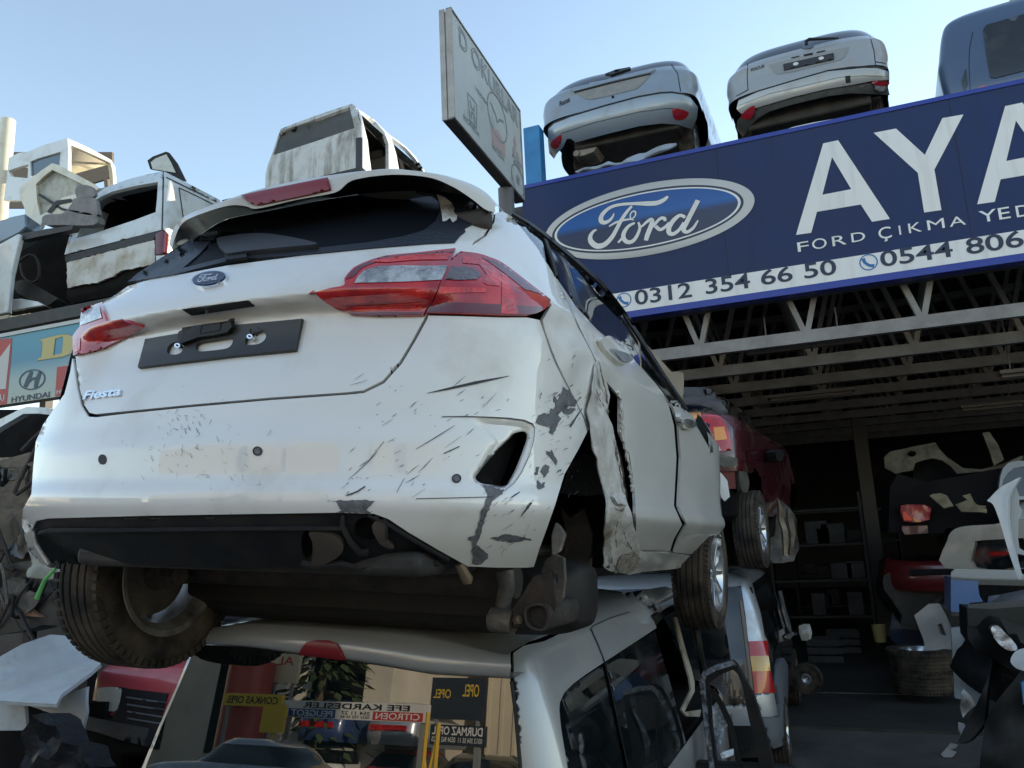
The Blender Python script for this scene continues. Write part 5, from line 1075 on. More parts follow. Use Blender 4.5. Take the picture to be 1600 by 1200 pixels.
WS.patch('wing_trim', mat('grey_bumper_plastic', (.13, .14, .16), .5), wag, A9([(752, 560), (760, 400), (785, 345), (805, 340), (838, 395), (842, 560), (825, 900), (792, 1022), (725, 1034), (680, 960), (650, 806), (775, 800), (770, 700)]), step=5, off=.02, th=.03)
WS.patch('rear_bumper', SILVER, wag, A9([(330, 716), (510, 700), (560, 750), (600, 860), (380, 860)]), step=6, off=.03, th=.04)
WS.patch('roof_rail', mat('rail_brown', (.16, .13, .10), .5), wag, A9([(476, -100), (494, -100), (530, 120), (582, 600), (560, 600), (510, 160)]), step=5, off=.015, th=.02)
WS.marks('window_trim', CHROME, wag, [stroke(A9([(660, 165), (760, 112), (860, 62)]), 1.0), stroke(A9([(735, -40), (800, 200), (840, 400)]), 1.2)], off=.006, step=6)
WS.marks('door_handle', ALLOY, wag, [sm(A9([(820, 175), (835, 155), (890, 138), (908, 155), (870, 170), (850, 192), (830, 192)]), 3)], off=.03, th=.02, step=4)
WS.patch('side_strip', mat('bent_trim_grey', (.2, .19, .18), .4, coat=.5), wag, stroke(A9([(780, -180), (810, -40), (845, 80), (862, 160)]), [3, 4, 4, 3]), step=5, off=.03, th=.02)
WS.patch('door_mirror', WHITE2, wag, A9([(925, 90), (970, 75), (988, 140), (980, 190), (950, 205), (930, 150)]), step=4, off=.08, th=.06)
for x, y in ((-.82, .9), (.82, .9), (-.82, 3.5), (.82, 3.5)): wheel(wag, (x, y, .315), r=.315, face=1 if x > 0 else -1)
# ---------------------------------------------------------------- dark red saloon on top of it
MR = T(-1.47, 6.55, 1.86, rz=-5)
REDP = mat('dark_red_paint', (.075, .010, .018), .25, coat=1, dirt=((.10, .06, .055), 3, .5, .8))
red = thing('saloon_car', 'dark red saloon with bright tail lamp and no rear bumper, behind the white hatchback', 'car', MR)
rr = loft([(.28, .20, .78, .4, 4.2, .8), (.45, .06, .85, .4, 4.3, .9), (.70, .0, .87, .42, 4.3, .9), (.95, .03, .87, .44, 4.2, 1.0), (1.08, .08, .83, .44, 4.0, 1.0), (1.14, .2, .76, .44, 3.4, .9), (1.18, .42, .70, .42, 3.3, .9), (1.38, .95, .62, .4, 2.8, .7), (1.46, 1.25, .52, .4, 2.6, .6)], dz=.02, nr=70, ns=26, nf=24, ne=3.2)
RS = Surf(rr, MR)
A10 = lambda p: Zm(1000, 550, 3.43, p)
rings_mesh(rr, lambda c: c.z < 1.15 and (c.z > .62 or c.y > .75) and not any((c.y - y) ** 2 + (c.z - .28) ** 2 < .40 ** 2 for y in (.85, 3.4))).build('body', REDP, red, ang=60)
rings_mesh(rr, lambda c: 1.15 <= c.z < 1.40).build('windows', DGLASS, red, ang=60); rings_mesh(rr, lambda c: c.z >= 1.40, cap=.012).build('roof', REDP, red, ang=60)
RS.patch('boot_lid', mat('dusty_dark_lid', (.07, .062, .062), .4, coat=.6, dirt=((.13, .115, .105), 3, .4, .7)), red, A10([(150, 200), (225, 194), (350, 194), (392, 210), (430, 262), (470, 330), (425, 330), (380, 296), (330, 284), (245, 278), (150, 270)]), step=5, off=.01, th=.02)
tl4 = RS.patch('tail_lamp', mat('bright_red_lamp', (.55, .012, .015), .15, coat=1, var=((.35, .01, .012), 16, .4, .6)), red, A10([(332, 338), (390, 342), (430, 352), (455, 385), (475, 440), (487, 528), (430, 535), (398, 530), (345, 480), (370, 400), (332, 378)]), step=4, off=.015, th=.02)
RS.marks('amber_section', AMBER, tl4, [A10([(392, 408), (446, 404), (462, 470), (400, 478)])], off=.0165, step=4); RS.marks('clear_section', CLEARL, tl4, [A10([(360, 498), (420, 505), (430, 530), (395, 530)])], off=.0165, step=4)
tl5 = RS.patch('tail_lamp', AMBER, red, A10([(262, 332), (327, 330), (328, 376), (288, 378)]), step=4, off=.015, th=.02)
RS.patch('lamp_bracket', BLACKP, red, A10([(290, 380), (330, 378), (372, 398), (345, 470), (310, 430)]), step=4, off=.03, th=.02)
RS.patch('rear_panel', mat('primer_red_panel', (.20, .03, .03), .5, dirt=((.1, .05, .04), 6, .4, .7)), red, A10([(420, 615), (520, 560), (530, 735), (480, 740), (440, 660)]), step=5, off=-.03, th=.02)
RS.patch('bumper_mount', STEELD, red, A10([(398, 545), (512, 570), (515, 612), (440, 618), (410, 590)]), step=4, off=.02, th=.02)
RS.patch('bumper_mount', STEELD, red, sm(A10([(530, 640), (560, 620), (585, 690), (575, 750), (545, 740)]), 3), step=4, off=.0, th=.04)
RS.patch('door_mirror', BLACKP, red, sm(A10([(655, 535), (690, 530), (705, 560), (690, 590), (660, 580)]), 3), step=4, off=.12, th=.08)
MB().box((-.78, .3, .26), (.76, 3.9, .5)).build('underbody', INTER, red, bevel=.03)
wheel(red, (.80, .75, .16), r=.33, face=1); wheel(red, (-.80, .85, .16), r=.33, face=-1)
loose('bumper_scrap', 'white plastic scrap sticking out between the white hatchback and the red saloon', 'bumper', [atY(*p, 6.1) for p in A10([(425, 640), (445, 660), (470, 690), (483, 775), (455, 800), (436, 780), (420, 700)])], (.3, -1, 0), .02, WHITE)
TAN = mat('tan_primer', (.34, .28, .20), .6, dirt=((.14, .11, .08), 7, .45, .7))
cw = thing('crushed_front_end', 'crushed beige front end lying under the far end of the red saloon', 'car wreck', Matrix.Translation(atY(1232, 880, 8.8)))
bpy.context.view_layer.update(); CI = cw.matrix_world.inverted(); f88 = lambda x, y: atY(x, y, 8.8)
pxs(MB(), A10([(732, 775), (750, 790), (800, 840), (830, 900), (848, 980), (845, 1060), (825, 1120), (760, 1130), (700, 1130), (640, 1060), (660, 1020), (720, 985), (724, 860)]), [], f88, V((.4, -.9, 0)).normalized(), .4, I=CI, step=8, warp=.12, ws=7).build('wing', mat('dirty_grey_panel', (.20, .19, .175), .6, dirt=((.08, .07, .06), 6, .4, .7)), cw)
for pl in ([(735, 775), (765, 850), (795, 960), (800, 1100), (775, 1090), (765, 960), (745, 870)], [(790, 840), (825, 890), (832, 980), (820, 1080), (808, 1090), (812, 980), (795, 880)]): pxs(MB(), A10(pl), [], lambda x, y: atY(x, y, 8.6), V((.4, -.9, 0)).normalized(), .05, I=CI, step=8, warp=.05, ws=9).build('rail', TAN, cw)
# ---------------------------------------------------------------- left side: racks of wrecks
A1 = lambda p: Zm(0, 150, 3.4289, p)
CREAM = mat('cream_paint', (.62, .58, .47), .4, coat=.6, dirt=((.42, .37, .28), 3, .5, .8))
PALE = mat('pale_blue_white_paint', (.56, .60, .62), .35, coat=.8, dirt=((.34, .33, .30), 3.5, .5, .8))
GRIME = mat('grimy_white_paint', (.52, .52, .51), .45, coat=.3, dirt=((.20, .19, .17), 2.2, .46, .68, (3, 3, .5)), var=((.42, .41, .39), 6, .45, .7))
def vanbox(name, label, M, hw, h, ln, paint, group=None, ne=9, lean=.16, zb=0):
    t = thing(name, label, 'van', M, group)
    rr = loft([(0, .06, hw * .97, .25, ln - .1, .3), (.12, .0, hw, .25, ln, .3), (h * .5, .03, hw, .22, ln, .3), (h * .62, .05, hw * .985, .22, ln, .3), (h * .93, .05 + lean * .8, hw * .90, .2, ln - .2, .3), (h * .98, .08 + lean, hw * .84, .2, ln - .3, .3), (h, .14 + lean, hw * .76, .2, ln - .4, .3)], dz=.03, nr=60, ns=20, nf=20, ne=ne, disp=lsc(.06, .02))
    return t, rr, Surf(rr, M)
# white van with its rear glass gone
MV = T(-9.08, 8.0, 5.72, rz=0)
va, vr, VS = vanbox('van', 'white van high on the left, rear window missing, dark stripe below it', MV, .92, 1.78, 3.6, PALE)
win = A1([(408, 762), (440, 700), (475, 600), (492, 570), (540, 540), (600, 512), (720, 482), (846, 460), (842, 540), (834, 622), (720, 665), (600, 705), (500, 738)])
rear = A1([(345, 850), (375, 740), (440, 620), (488, 548), (560, 492), (640, 462), (700, 442), (780, 422), (873, 404), (875, 500), (870, 600), (866, 716), (600, 785)])
rp = VS.patch('rear_door', PALE, va, rear, [win], step=4, th=.05, c=(130, 375))
VS.patch('stripe', DARKP, va, A1([(350, 858), (600, 792), (866, 720), (832, 770), (600, 828), (356, 892)]), step=4, off=.01, th=.03, c=(170, 385))
VS.patch('lower_panel', mat('dirty_white_panel', (.55, .55, .53), .45, dirt=((.30, .24, .15), 2.6, .42, .66)), va, rough(A1([(358, 893), (600, 830), (828, 770), (832, 900), (740, 918), (650, 938), (600, 970), (520, 1000), (440, 1012), (362, 1028)]), .8), step=4, off=.004, th=.03, c=(170, 405))
VS.patch('side_panel', PALE, va, A1([(880, 404), (960, 445), (1060, 495), (1180, 558), (1190, 900), (915, 900), (910, 850), (905, 740), (872, 712), (876, 560)]), step=5, th=.03, c=(290, 340))
VS.patch('tail_lamp', REDD, va, A1([(836, 742), (868, 722), (903, 742), (910, 848), (838, 850)]), step=3, off=.012, th=.03)
VS.patch('lower_corner', PALE, va, A1([(836, 856), (912, 852), (905, 880), (842, 912)]), step=4, off=.004, th=.03)
VS.marks('panel_seam', BLACKP, va, [stroke(A1([(876, 404), (873, 560), (868, 715)]), 1.6), stroke(A1([(890, 436), (1000, 490), (1180, 575)]), 1.6), stroke(A1([(958, 492), (968, 560), (980, 648)]), 1.4), stroke(A1([(958, 492), (1040, 530), (1140, 580)]), 1.2)], off=.006, step=5)
VS.patch('under_trim', STEELD, va, rough(A1([(360, 1030), (440, 1015), (520, 1003), (650, 942), (720, 925), (700, 980), (640, 1030), (500, 1060), (400, 1120), (362, 1130)]), 1), step=4, off=-.06, th=.05, c=(150, 440))
rings_mesh(vr, lambda c: c.z > 1.72 or (c.x < -.8 and c.y > .3) or c.y > 3.2 or (c.x > .8 and c.y > 1.2), cap=.01).build('body', PALE, va, ang=50)
mb = rings_mesh(scale_rings(vr, .05), lambda c: c.y > .6 or c.z < .75, cap=.001); mb.build('cabin_tub', INTER, va, ang=50)
# small glass pane standing on its roof
g = [atY(*p, 9.2) for p in A1([(806, 360), (830, 335), (890, 298), (905, 302), (940, 350), (980, 440), (960, 440), (880, 405), (818, 402)])]
loose('tailgate_glass', 'small framed glass pane standing on the roof of the white van', 'glass pane', g, (.3, -1, 0), .03, BLACKP)
g = [atY(*p, 9.17) for p in A1([(818, 364), (840, 340), (888, 310), (910, 350), (930, 400), (900, 400), (826, 398)])]
loose('glass_pane', 'dusty pane filling the small frame standing on the roof of the white van', 'glass', g, (.3, -1, 0), .01, mat('dusty_glass', (.52, .54, .52), .3, var=((.4, .4, .36), 9, .4, .7)))
# grimy van behind the spoiler
A13 = lambda p: Zm(400, 140, 5.3333, p)
MV2 = T(-7.12, 10.0, 7.32, rz=0)
vb, vr2, VS2 = vanbox('van', 'grimy streaked white van above the spoiler, dusty rear window and open side doors', MV2, .93, 1.72, 4.2, GRIME)
rw = A13([(142, 548), (170, 450), (206, 342), (500, 245), (780, 144), (800, 230), (822, 320), (500, 430)])
VS2.patch('rear_door', GRIME, vb, A13([(72, 860), (80, 700), (100, 620), (140, 520), (175, 410), (206, 330), (260, 305), (500, 215), (740, 135), (800, 117), (830, 140), (845, 200), (880, 310), (888, 400), (830, 400), (832, 660), (900, 860), (500, 860)]), [rw], step=4, th=.05, c=(480, 240))
VS2.patch('rear_window', mat('dusty_rear_glass', (.05, .052, .05), .3, ior=1.4, dirt=((.09, .085, .075), 2, .35, .7)), vb, rw, step=5, off=-.022, th=.01, c=(480, 215))
VS2.patch('tail_lamp', mat('broken_lamp', (.04, .04, .045), .4), vb, A13([(832, 408), (872, 398), (878, 500), (884, 640), (900, 700), (832, 690)]), step=4, off=.008, th=.02)
o1 = A13([(876, 198), (930, 230), (1000, 272), (1068, 352), (1105, 450), (1108, 700), (965, 700), (945, 560), (932, 430)]); o2 = A13([(1130, 402), (1190, 445), (1250, 490), (1330, 580), (1400, 690), (1196, 690), (1170, 540)])
VS2.patch('side_frame', PALE, vb, A13([(848, 160), (880, 178), (980, 245), (1110, 372), (1250, 475), (1330, 560), (1420, 700), (1420, 860), (900, 860), (905, 700), (886, 640), (888, 400), (880, 310)]), [o1, o2], step=4, th=.06, c=(640, 262))
rings_mesh(scale_rings(vr2, .035), lambda c: c.z > 1.66 or (c.x < -.8 and c.y > .3 and c.z < .95), cap=.01).build('roof', GRIME, vb, ang=50)
rings_mesh(scale_rings(vr2, .06), lambda c: c.z < .35, cap=None).build('floor_tub', INTER, vb, ang=50)
mb = MB()
rings_mesh(scale_rings(vr2, .15, dz=-.07), lambda c: c.z > 1.54 or (c.x < 0 and c.y > .3 and c.y < 1.9) or 1.7 < c.y < 1.8, cap=.001).build('lining', INTER, vb, ang=50)
i2 = MV2.inverted(); s1 = lambda x, y: i2 @ atX(*A13([(x, y)])[0], -6.75)
c = s1(1010, 560); MB().box((c.x - .12, c.y - .06, c.z - .02), (c.x + .12, c.y + .06, c.z + .18)).box((c.x - .24, c.y - .09, c.z - .6), (c.x + .24, c.y + .09, c.z - .05)).build('seat', mat('grey_cloth', (.10, .10, .10), .9), vb, bevel=.05)
# cream lit cab at the far left top
YC = 8.7; xc = atY(105, 225, YC).x; fY = lambda x, y: atY(x, y, YC); fX = lambda x, y: atX(x, y, xc)
cab = thing('stripped_van', 'cream van body at top left, open at the back and lit by the low sun', 'van body', Matrix.Translation(atY(105, 290, YC)))
bpy.context.view_layer.update(); CB = cab.matrix_world.inverted()
w1 = A1([(162, 352), (200, 335), (325, 298), (320, 350), (318, 405), (240, 405), (165, 432)]); w2 = A1([(45, 400), (100, 380), (152, 366), (148, 440), (60, 432)])
pxs(MB(), A1([(48, 330), (100, 305), (150, 298), (235, 262), (362, 226), (366, 300), (362, 560), (20, 560), (40, 400)]), [w1, w2], fY, V((0, -1, 0)), .06, I=CB, step=20).build('side', PALE, cab, bevel=.01)  # side's shade put into the colour: paler and bluer than the lit frame
pxs(MB(), w1, [], lambda x, y: atY(x, y, YC + .03), V((0, -1, 0)), .01, I=CB).build('side_window', mat('blue_glass', (.06, .09, .13), .05, ior=1.7), cab, smooth=False)
op = A1([(376, 262), (420, 280), (520, 325), (592, 358), (602, 400), (606, 470), (600, 560), (378, 560), (370, 400)])
pxs(MB(), A1([(363, 226), (385, 236), (500, 290), (598, 344), (618, 380), (628, 470), (634, 560), (362, 560)]), [op], fX, V((1, 0, 0)), .08, I=CB, step=20).build('rear_frame', CREAM, cab, bevel=.01)
a, b = fX(*A1([(363, 226)])[0]), fX(*A1([(598, 344)])[0]); zt = a.z - .02
bx = atY(*A1([(48, 330)])[0], YC).x
MB().add([CB @ p for p in (V((xc - .06, YC + .05, a.z - .06)), V((b.x - .06, b.y, b.z - .04)), V((bx, b.y, b.z - .04)), V((bx, YC + .05, a.z - .06)))], [(0, 1, 2, 3)]).build('roof', CREAM, cab, solid=.05)
pxs(MB(), A1([(40, 300), (600, 300), (600, 600), (40, 600)]), [A1([(500, 465), (555, 448), (560, 490), (505, 505)]), A1([(575, 440), (600, 430), (600, 480), (578, 485)])], lambda x, y: atY(x, y, YC + 2.2), V((0, -1, 0)), .05, I=CB).build('lining', mat('brown_lining', (.14, .11, .085), .8), cab, smooth=False)
# leaning door with its window, seats
A1d = lambda p, Y=8.25: [atY(*q, Y) for q in A1(p)]
dr_ = thing('salvaged_door', 'white car door shell leaning beside the cream van body on the left rack', 'car door', Matrix.Translation(A1d([(150, 720)])[0]))
bpy.context.view_layer.update(); DI2 = dr_.matrix_world.inverted(); f825 = lambda x, y: atY(x, y, 8.25)
wn = A1([(192, 472), (235, 430), (280, 396), (360, 432), (440, 472), (425, 520), (330, 545), (300, 580), (280, 610), (215, 640), (198, 560)])
pxs(MB(), A1([(108, 500), (130, 470), (160, 448), (220, 400), (278, 360), (310, 368), (400, 415), (480, 458), (532, 492), (470, 540), (420, 600), (300, 640), (232, 655), (215, 700), (150, 725), (132, 690), (135, 610), (108, 545)]), [wn], f825, V((.2, -1, 0)).normalized(), .08, I=DI2, step=12).build('shell', CREAM, dr_, bevel=.015)
pxs(MB(), wn, [], lambda x, y: atY(x, y, 8.30), V((0, -1, 0)), .01, I=DI2).build('inner_panel', mat('pale_trim', (.40, .40, .35), .6, var=((.18, .17, .15), 3, .42, .62)), dr_, smooth=False)
pxs(MB(), stroke(A1([(205, 525), (260, 560), (330, 605), (370, 615)]), 4), [], lambda x, y: atY(x, y, 8.24), V((0, -1, 0)), .02, I=DI2).add(*[[DI2 @ p for p in A1d([(250, 620), (300, 560), (380, 550), (395, 562), (310, 580), (268, 630)], 8.23)], [(0, 1, 2, 3, 4, 5)]]).build('strap', BLACKP, dr_, smooth=False)
CLOTH = mat('grey_seat_cloth', (.24, .235, .24), .95, bump=(90, .2), var=((.17, .17, .17), 8, .4, .7))
se = thing('car_seat', 'grey cloth car seat with headrest on top of the left rack', 'car seat', Matrix.Translation(A1d([(340, 690)], 8.0)[0]))
bpy.context.view_layer.update(); SI2 = se.matrix_world.inverted()
for nm, pl, d in (('headrest', [(402, 500), (415, 480), (450, 474), (490, 485), (508, 510), (500, 540), (420, 546), (404, 530)], .05), ('backrest', [(385, 575), (400, 548), (500, 545), (520, 600), (515, 640), (372, 615)], .06), ('seat', [(225, 655), (250, 635), (330, 630), (370, 610), (515, 640), (500, 690), (330, 690), (240, 690)], .12)):
    pxs(MB(), sm(A1(pl), 3), [], lambda x, y: atY(x, y, 7.9), V((0, -1, 0)), d, I=SI2, step=6).build(nm, CLOTH, se, bevel=.03)
# lit corrugated wall and post
ww = MB(); xw = atY(20, 330, 9.0).x - .2
for k in range(26):
    y = 6.2 + k * .16; ww.box((xw - .04, y, 5.0), (xw + (.02 if k % 2 else 0), y + .16, 7.55))
wallL = ww.build('corrugated_wall', mat('cream_cladding', (.66, .60, .44), .6, var=((.55, .49, .35), 2, .4, .7)), smooth=False)
props(wallL, 'cream corrugated wall strip catching the sun at the left edge', 'wall')
p0, p1 = atY(1, 280, 8.9), atY(19, 186, 8.9); w_ = (atY(19, 230, 8.9).x - atY(7, 230, 8.9).x)
props(MB().tube([(p1.x - w_ / 2, 8.9, 5.0), (p1.x - w_ / 2, 8.9, p1.z)], w_ * .62, 14).build('pipe_post', CREAM), 'tall cream pipe post standing against the sky at the left edge', 'post')
# dark car shell on the rack, pale door frame
cs = thing('car_shell', 'gutted car shell with a pale door frame and dark inside on the left rack shelf', 'car shell', Matrix.Translation(atY(60, 485, 7.7)))
bpy.context.view_layer.update(); CS = cs.matrix_world.inverted(); f77 = lambda x, y: atY(x, y, 7.7)
pxs(MB(), A1([(-60, 800), (0, 790), (95, 737), (112, 742), (85, 850), (60, 960), (40, 1160), (-60, 1180)]), [], f77, V((.3, -.95, 0)).normalized(), .1, I=CS, step=14).build('door_frame', PALE, cs, bevel=.02)
pxs(MB(), A1([(100, 738), (250, 715), (392, 692), (384, 716), (250, 744), (115, 772)]), [], lambda x, y: atY(x, y, 7.75), V((0, -1, 0)), .12, I=CS, step=14).build('roof_rail', DARKP, cs, bevel=.015)
pxs(MB(), A1([(60, 740), (400, 690), (360, 1120), (40, 1170)]), [], lambda x, y: atY(x, y, 8.6), V((0, -1, 0)), .1, I=CS).build('inside', INTER, cs, smooth=False)
pxs(MB(), stroke(sm(A1([(110, 880), (150, 850), (185, 860), (205, 920), (195, 985), (150, 990), (115, 950)]), 4), 2.2), [], lambda x, y: atY(x, y, 8.2), V((0, -1, 0)), .03, I=CS, step=8).build('steering_wheel', DARKP, cs)
pxs(MB(), A1([(60, 1000), (130, 980), (230, 1040), (300, 1080), (240, 1120), (100, 1060)]), [], lambda x, y: atY(x, y, 8.1), V((0, -1, .2)).normalized(), .2, I=CS, step=10, warp=.1).build('dashboard', DARKP, cs)
pxs(MB(), A1([(50, 1090), (110, 1085), (200, 1100), (235, 1120), (60, 1150)]), [], lambda x, y: atY(x, y, 7.9), V((0, -1, 0)), .05, I=CS, step=10).build('sill', PALE, cs, bevel=.01)
pxs(MB(), A1([(-60, 690), (0, 665), (60, 645), (135, 630), (140, 700), (100, 735), (0, 785), (-60, 800)]), [], lambda x, y: atY(x, y, 7.9), V((0, -1, .3)).normalized(), .3, I=CS, step=10).build('roof', mat('blue_grey_paint', (.10, .14, .18), .3, coat=1), cs, bevel=.02)
# rack: beams and posts
rk = thing('storage_rack', 'dark steel storage rack carrying the wrecks on the left', 'rack', T(-11.5, 7.8, 0))
zb = atY(50, 500, 7.6).z
MB().box((-4.5, -.3, zb - .12), (3.6, -.15, zb + .06)).build('beam', DARKP, rk, bevel=.005)
MB().box((-4.5, 1.6, zb - .12), (3.6, 1.75, zb + .06)).build('beam', DARKP, rk, bevel=.005)
MB().box((-4.5, -.15, zb - .02), (3.6, 1.6, zb + .01)).build('deck', DARKP, rk, smooth=False)
for x in (-4.4, -.6, 2.85): MB().box((x, -.3, 0), (x + .14, -.16, zb - .12)).build('post', DARKP, rk, smooth=False); MB().box((x, 1.6, 0), (x + .14, 1.74, zb - .12)).build('post', DARKP, rk, smooth=False)
z2 = atY(480, 300, 10).z - .05
MB().box((3.3, 1.8, 0), (3.44, 1.94, z2)).build('post', DARKP, rk, smooth=False); MB().box((5.3, 1.8, 0), (5.44, 1.94, z2)).build('post', DARKP, rk, smooth=False)
MB().box((3.0, 1.75, z2 - .15), (5.6, 5.6, z2)).build('upper_deck', DARKP, rk, smooth=False)
# billboard with car emblems
A14 = lambda p: Zm(0, 490, 8, p)
YB = 7.35; f_ = lambda x, y, d=0: atY(x, y, YB - d)
bl = thing('billboard', 'blue and cream billboard with a yellow letter D and car emblems at the left', 'billboard', Matrix.Translation(f_(60, 640)))
bpy.context.view_layer.update(); BI2 = bl.matrix_world.inverted()
a, b = f_(0, 528), f_(0, 633); x0, x1 = f_(-40, 560).x, f_(175, 560).x
MB().box(BI2 @ V((x0, YB, b.z)), BI2 @ V((x1, YB + .15, a.z))).build('panel', gradmat('billboard_print', [(0, (.40, .43, .36)), (.35, (.30, .40, .40)), (.6, (.05, .22, .34)), (1, (.05, .26, .36))]), bl, smooth=False)
MB().box(BI2 @ V((x0, YB - .02, a.z)), BI2 @ V((x1, YB + .16, a.z + .05))).build('frame', mat('white_alu', (.5, .52, .52), .5), bl, smooth=False)
YEL = mat('print_yellow', (.50, .42, .16), .5); REDPR = mat('print_red', (.42, .05, .05), .5); NVY = mat('print_navy', (.02, .05, .09), .5); WPR = mat('print_white', (.52, .52, .50), .5); OUT = mat('print_outline', (.07, .16, .16), .5)
def bpoly(name, m, polys, d):
    mb = MB()
    for pl, hl in polys: vs, fs = cdt(A14(pl), [A14(h) for h in hl], 60); mb.add([BI2 @ f_(x, y, d) for x, y in vs], fs)
    mb.build(name, m, bl, smooth=False, flip=False)
Dp = [(505, 322), (640, 288), (760, 262), (850, 262), (920, 290), (955, 350), (940, 430), (880, 500), (780, 540), (640, 560), (470, 585), (475, 560), (515, 548), (530, 440), (530, 345), (505, 338)]
Dh = [(690, 315), (780, 288), (790, 300), (785, 400), (770, 495), (665, 522), (680, 400)]
bpoly('lettering', OUT, [([(x + (x - 720) * .03 + 2, y + (y - 430) * .05 + 2) for x, y in Dp], [Dh])], .004)
bpoly('lettering', YEL, [(Dp, [Dh])], .007)
bpoly('emblem', REDPR, [([(-200, 340), (150, 305), (135, 560), (80, 1135), (-200, 1160)], []), ([(712, 668), (880, 645), (1000, 630), (1000, 1010), (688, 1032)], [])], .004)
bpoly('emblem', WPR, [([(0, 545), (130, 370), (72, 940), (-200, 960), (-200, 700)], []), (stroke([(850, 690), (835, 760), (832, 860), (845, 900)], 8), []), (stroke([(8, 1010), (10, 1070), (30, 1090), (48, 1070), (50, 1010)], 12), []), (stroke([(0, 1010), (0, 1085)], 10), [])], .007)
el = ell(400, 825, 160, 118, -.28, 36)
bpoly('emblem', NVY, [(stroke(el + [el[0]], 16), []), (stroke([(395, 720), (350, 830), (310, 920)], [40, 55, 40]), []), (stroke([(505, 720), (460, 830), (440, 930)], [40, 55, 40]), [])], .006)
bpoly('emblem', NVY, [(stroke([(355, 850), (400, 815), (460, 810)], [30, 30, 40]), [])], .0066)
mb = MB(); a, b, t = f_(*A14([(143, 1115)])[0]), f_(*A14([(622, 1050)])[0]), f_(*A14([(143, 1045)])[0]); write(mb, 'HYUNDAI', a, V((b.x - a.x, 0, 0)), V((0, 0, t.z - a.z)), NV, off=.006, bold=.02); mb.v = [BI2 @ p for p in mb.v]; mb.build('lettering', NVY, bl, smooth=False, flip=False)
mb = MB(); a, b, t = f_(*A14([(712, 1010)])[0]), f_(*A14([(1010, 965)])[0]), f_(*A14([(712, 955)])[0]); write(mb, 'HONDA', a, V((b.x - a.x, 0, 0)), V((0, 0, t.z - a.z)), NV, off=.008, bold=.02); mb.v = [BI2 @ p for p in mb.v]; mb.build('lettering', WPR, bl, smooth=False, flip=False)
# lower left: pale door frame, dark crushed shells, bonnets, red off-roader
A15 = lambda p: Zm(0, 640, 3.333, p)
lf = thing('car_cab', 'white pickup cab with an empty door window below the billboard on the left', 'car shell', Matrix.Translation(atY(40, 740, 6.9)))
bpy.context.view_layer.update(); LI = lf.matrix_world.inverted(); f69 = lambda x, y: atY(x, y, 6.9)
hz = A15([(-60, 130), (20, 80), (120, 22), (200, 20), (290, 30), (290, 240), (60, 250), (-60, 250)])
pxs(MB(), A15([(-80, 100), (0, 50), (100, 0), (140, -15), (250, -10), (320, 10), (330, 340), (-80, 340)]), [hz], f69, V((0, -1, 0)), .1, I=LI, step=12).build('door', PALE, lf, bevel=.02)
pxs(MB(), A15([(-80, 0), (330, 0), (330, 330), (-80, 330)]), [], lambda x, y: atY(x, y, 7.25), V((0, -1, 0)), .08, I=LI).build('inside', INTER, lf, smooth=False)
pxs(MB(), A15([(-80, 255), (60, 248), (330, 235), (330, 290), (-80, 300)]), [], lambda x, y: atY(x, y, 6.85), V((0, -1, 0)), .05, I=LI, step=10, warp=.04).build('sill', TAN, lf)
def crushed(name, label, cx_, cy, cz, sx, sy, sz, m, seed, rz=0, sub=9, amp=.18, cat='crushed car'):
    t = thing(name, label, cat, T(cx_, cy, cz, rz=rz))
    mb = MB(); rows = []
    for i in range(sub * 2 + 1):
        v = -1 + i / sub; r = []
        for j in range(36):
            a = 2 * math.pi * j / 36; c, s_ = math.cos(a), math.sin(a)
            p = V((sx * math.copysign(abs(c) ** .5, c), sy * v, sz * math.copysign(abs(s_) ** .5, s_)))
            q = V((p.x * 2 + seed, p.y * 2, p.z * 4)); p += V((noise.noise(q), noise.noise(q + V((5, 0, 0))), noise.noise(q + V((0, 9, 0))))) * amp
            r.append(p)
        rows.append(r)
    mb.grid(rows, close=True); n = len(rows); mb.f += [tuple(range(35, -1, -1)), tuple((n - 1) * 36 + k for k in range(36))]
    mb.build('body', m, t, ang=28); return t
DBL = mat('dark_blue_grey_scrap', (.010, .013, .019), .4, coat=.3, var=((.032, .03, .028), 4, .45, .7), bump=(8, .3))
DGN = mat('dark_green_scrap', (.018, .022, .021), .4, coat=.3, var=((.045, .042, .038), 3, .45, .7), bump=(8, .3))
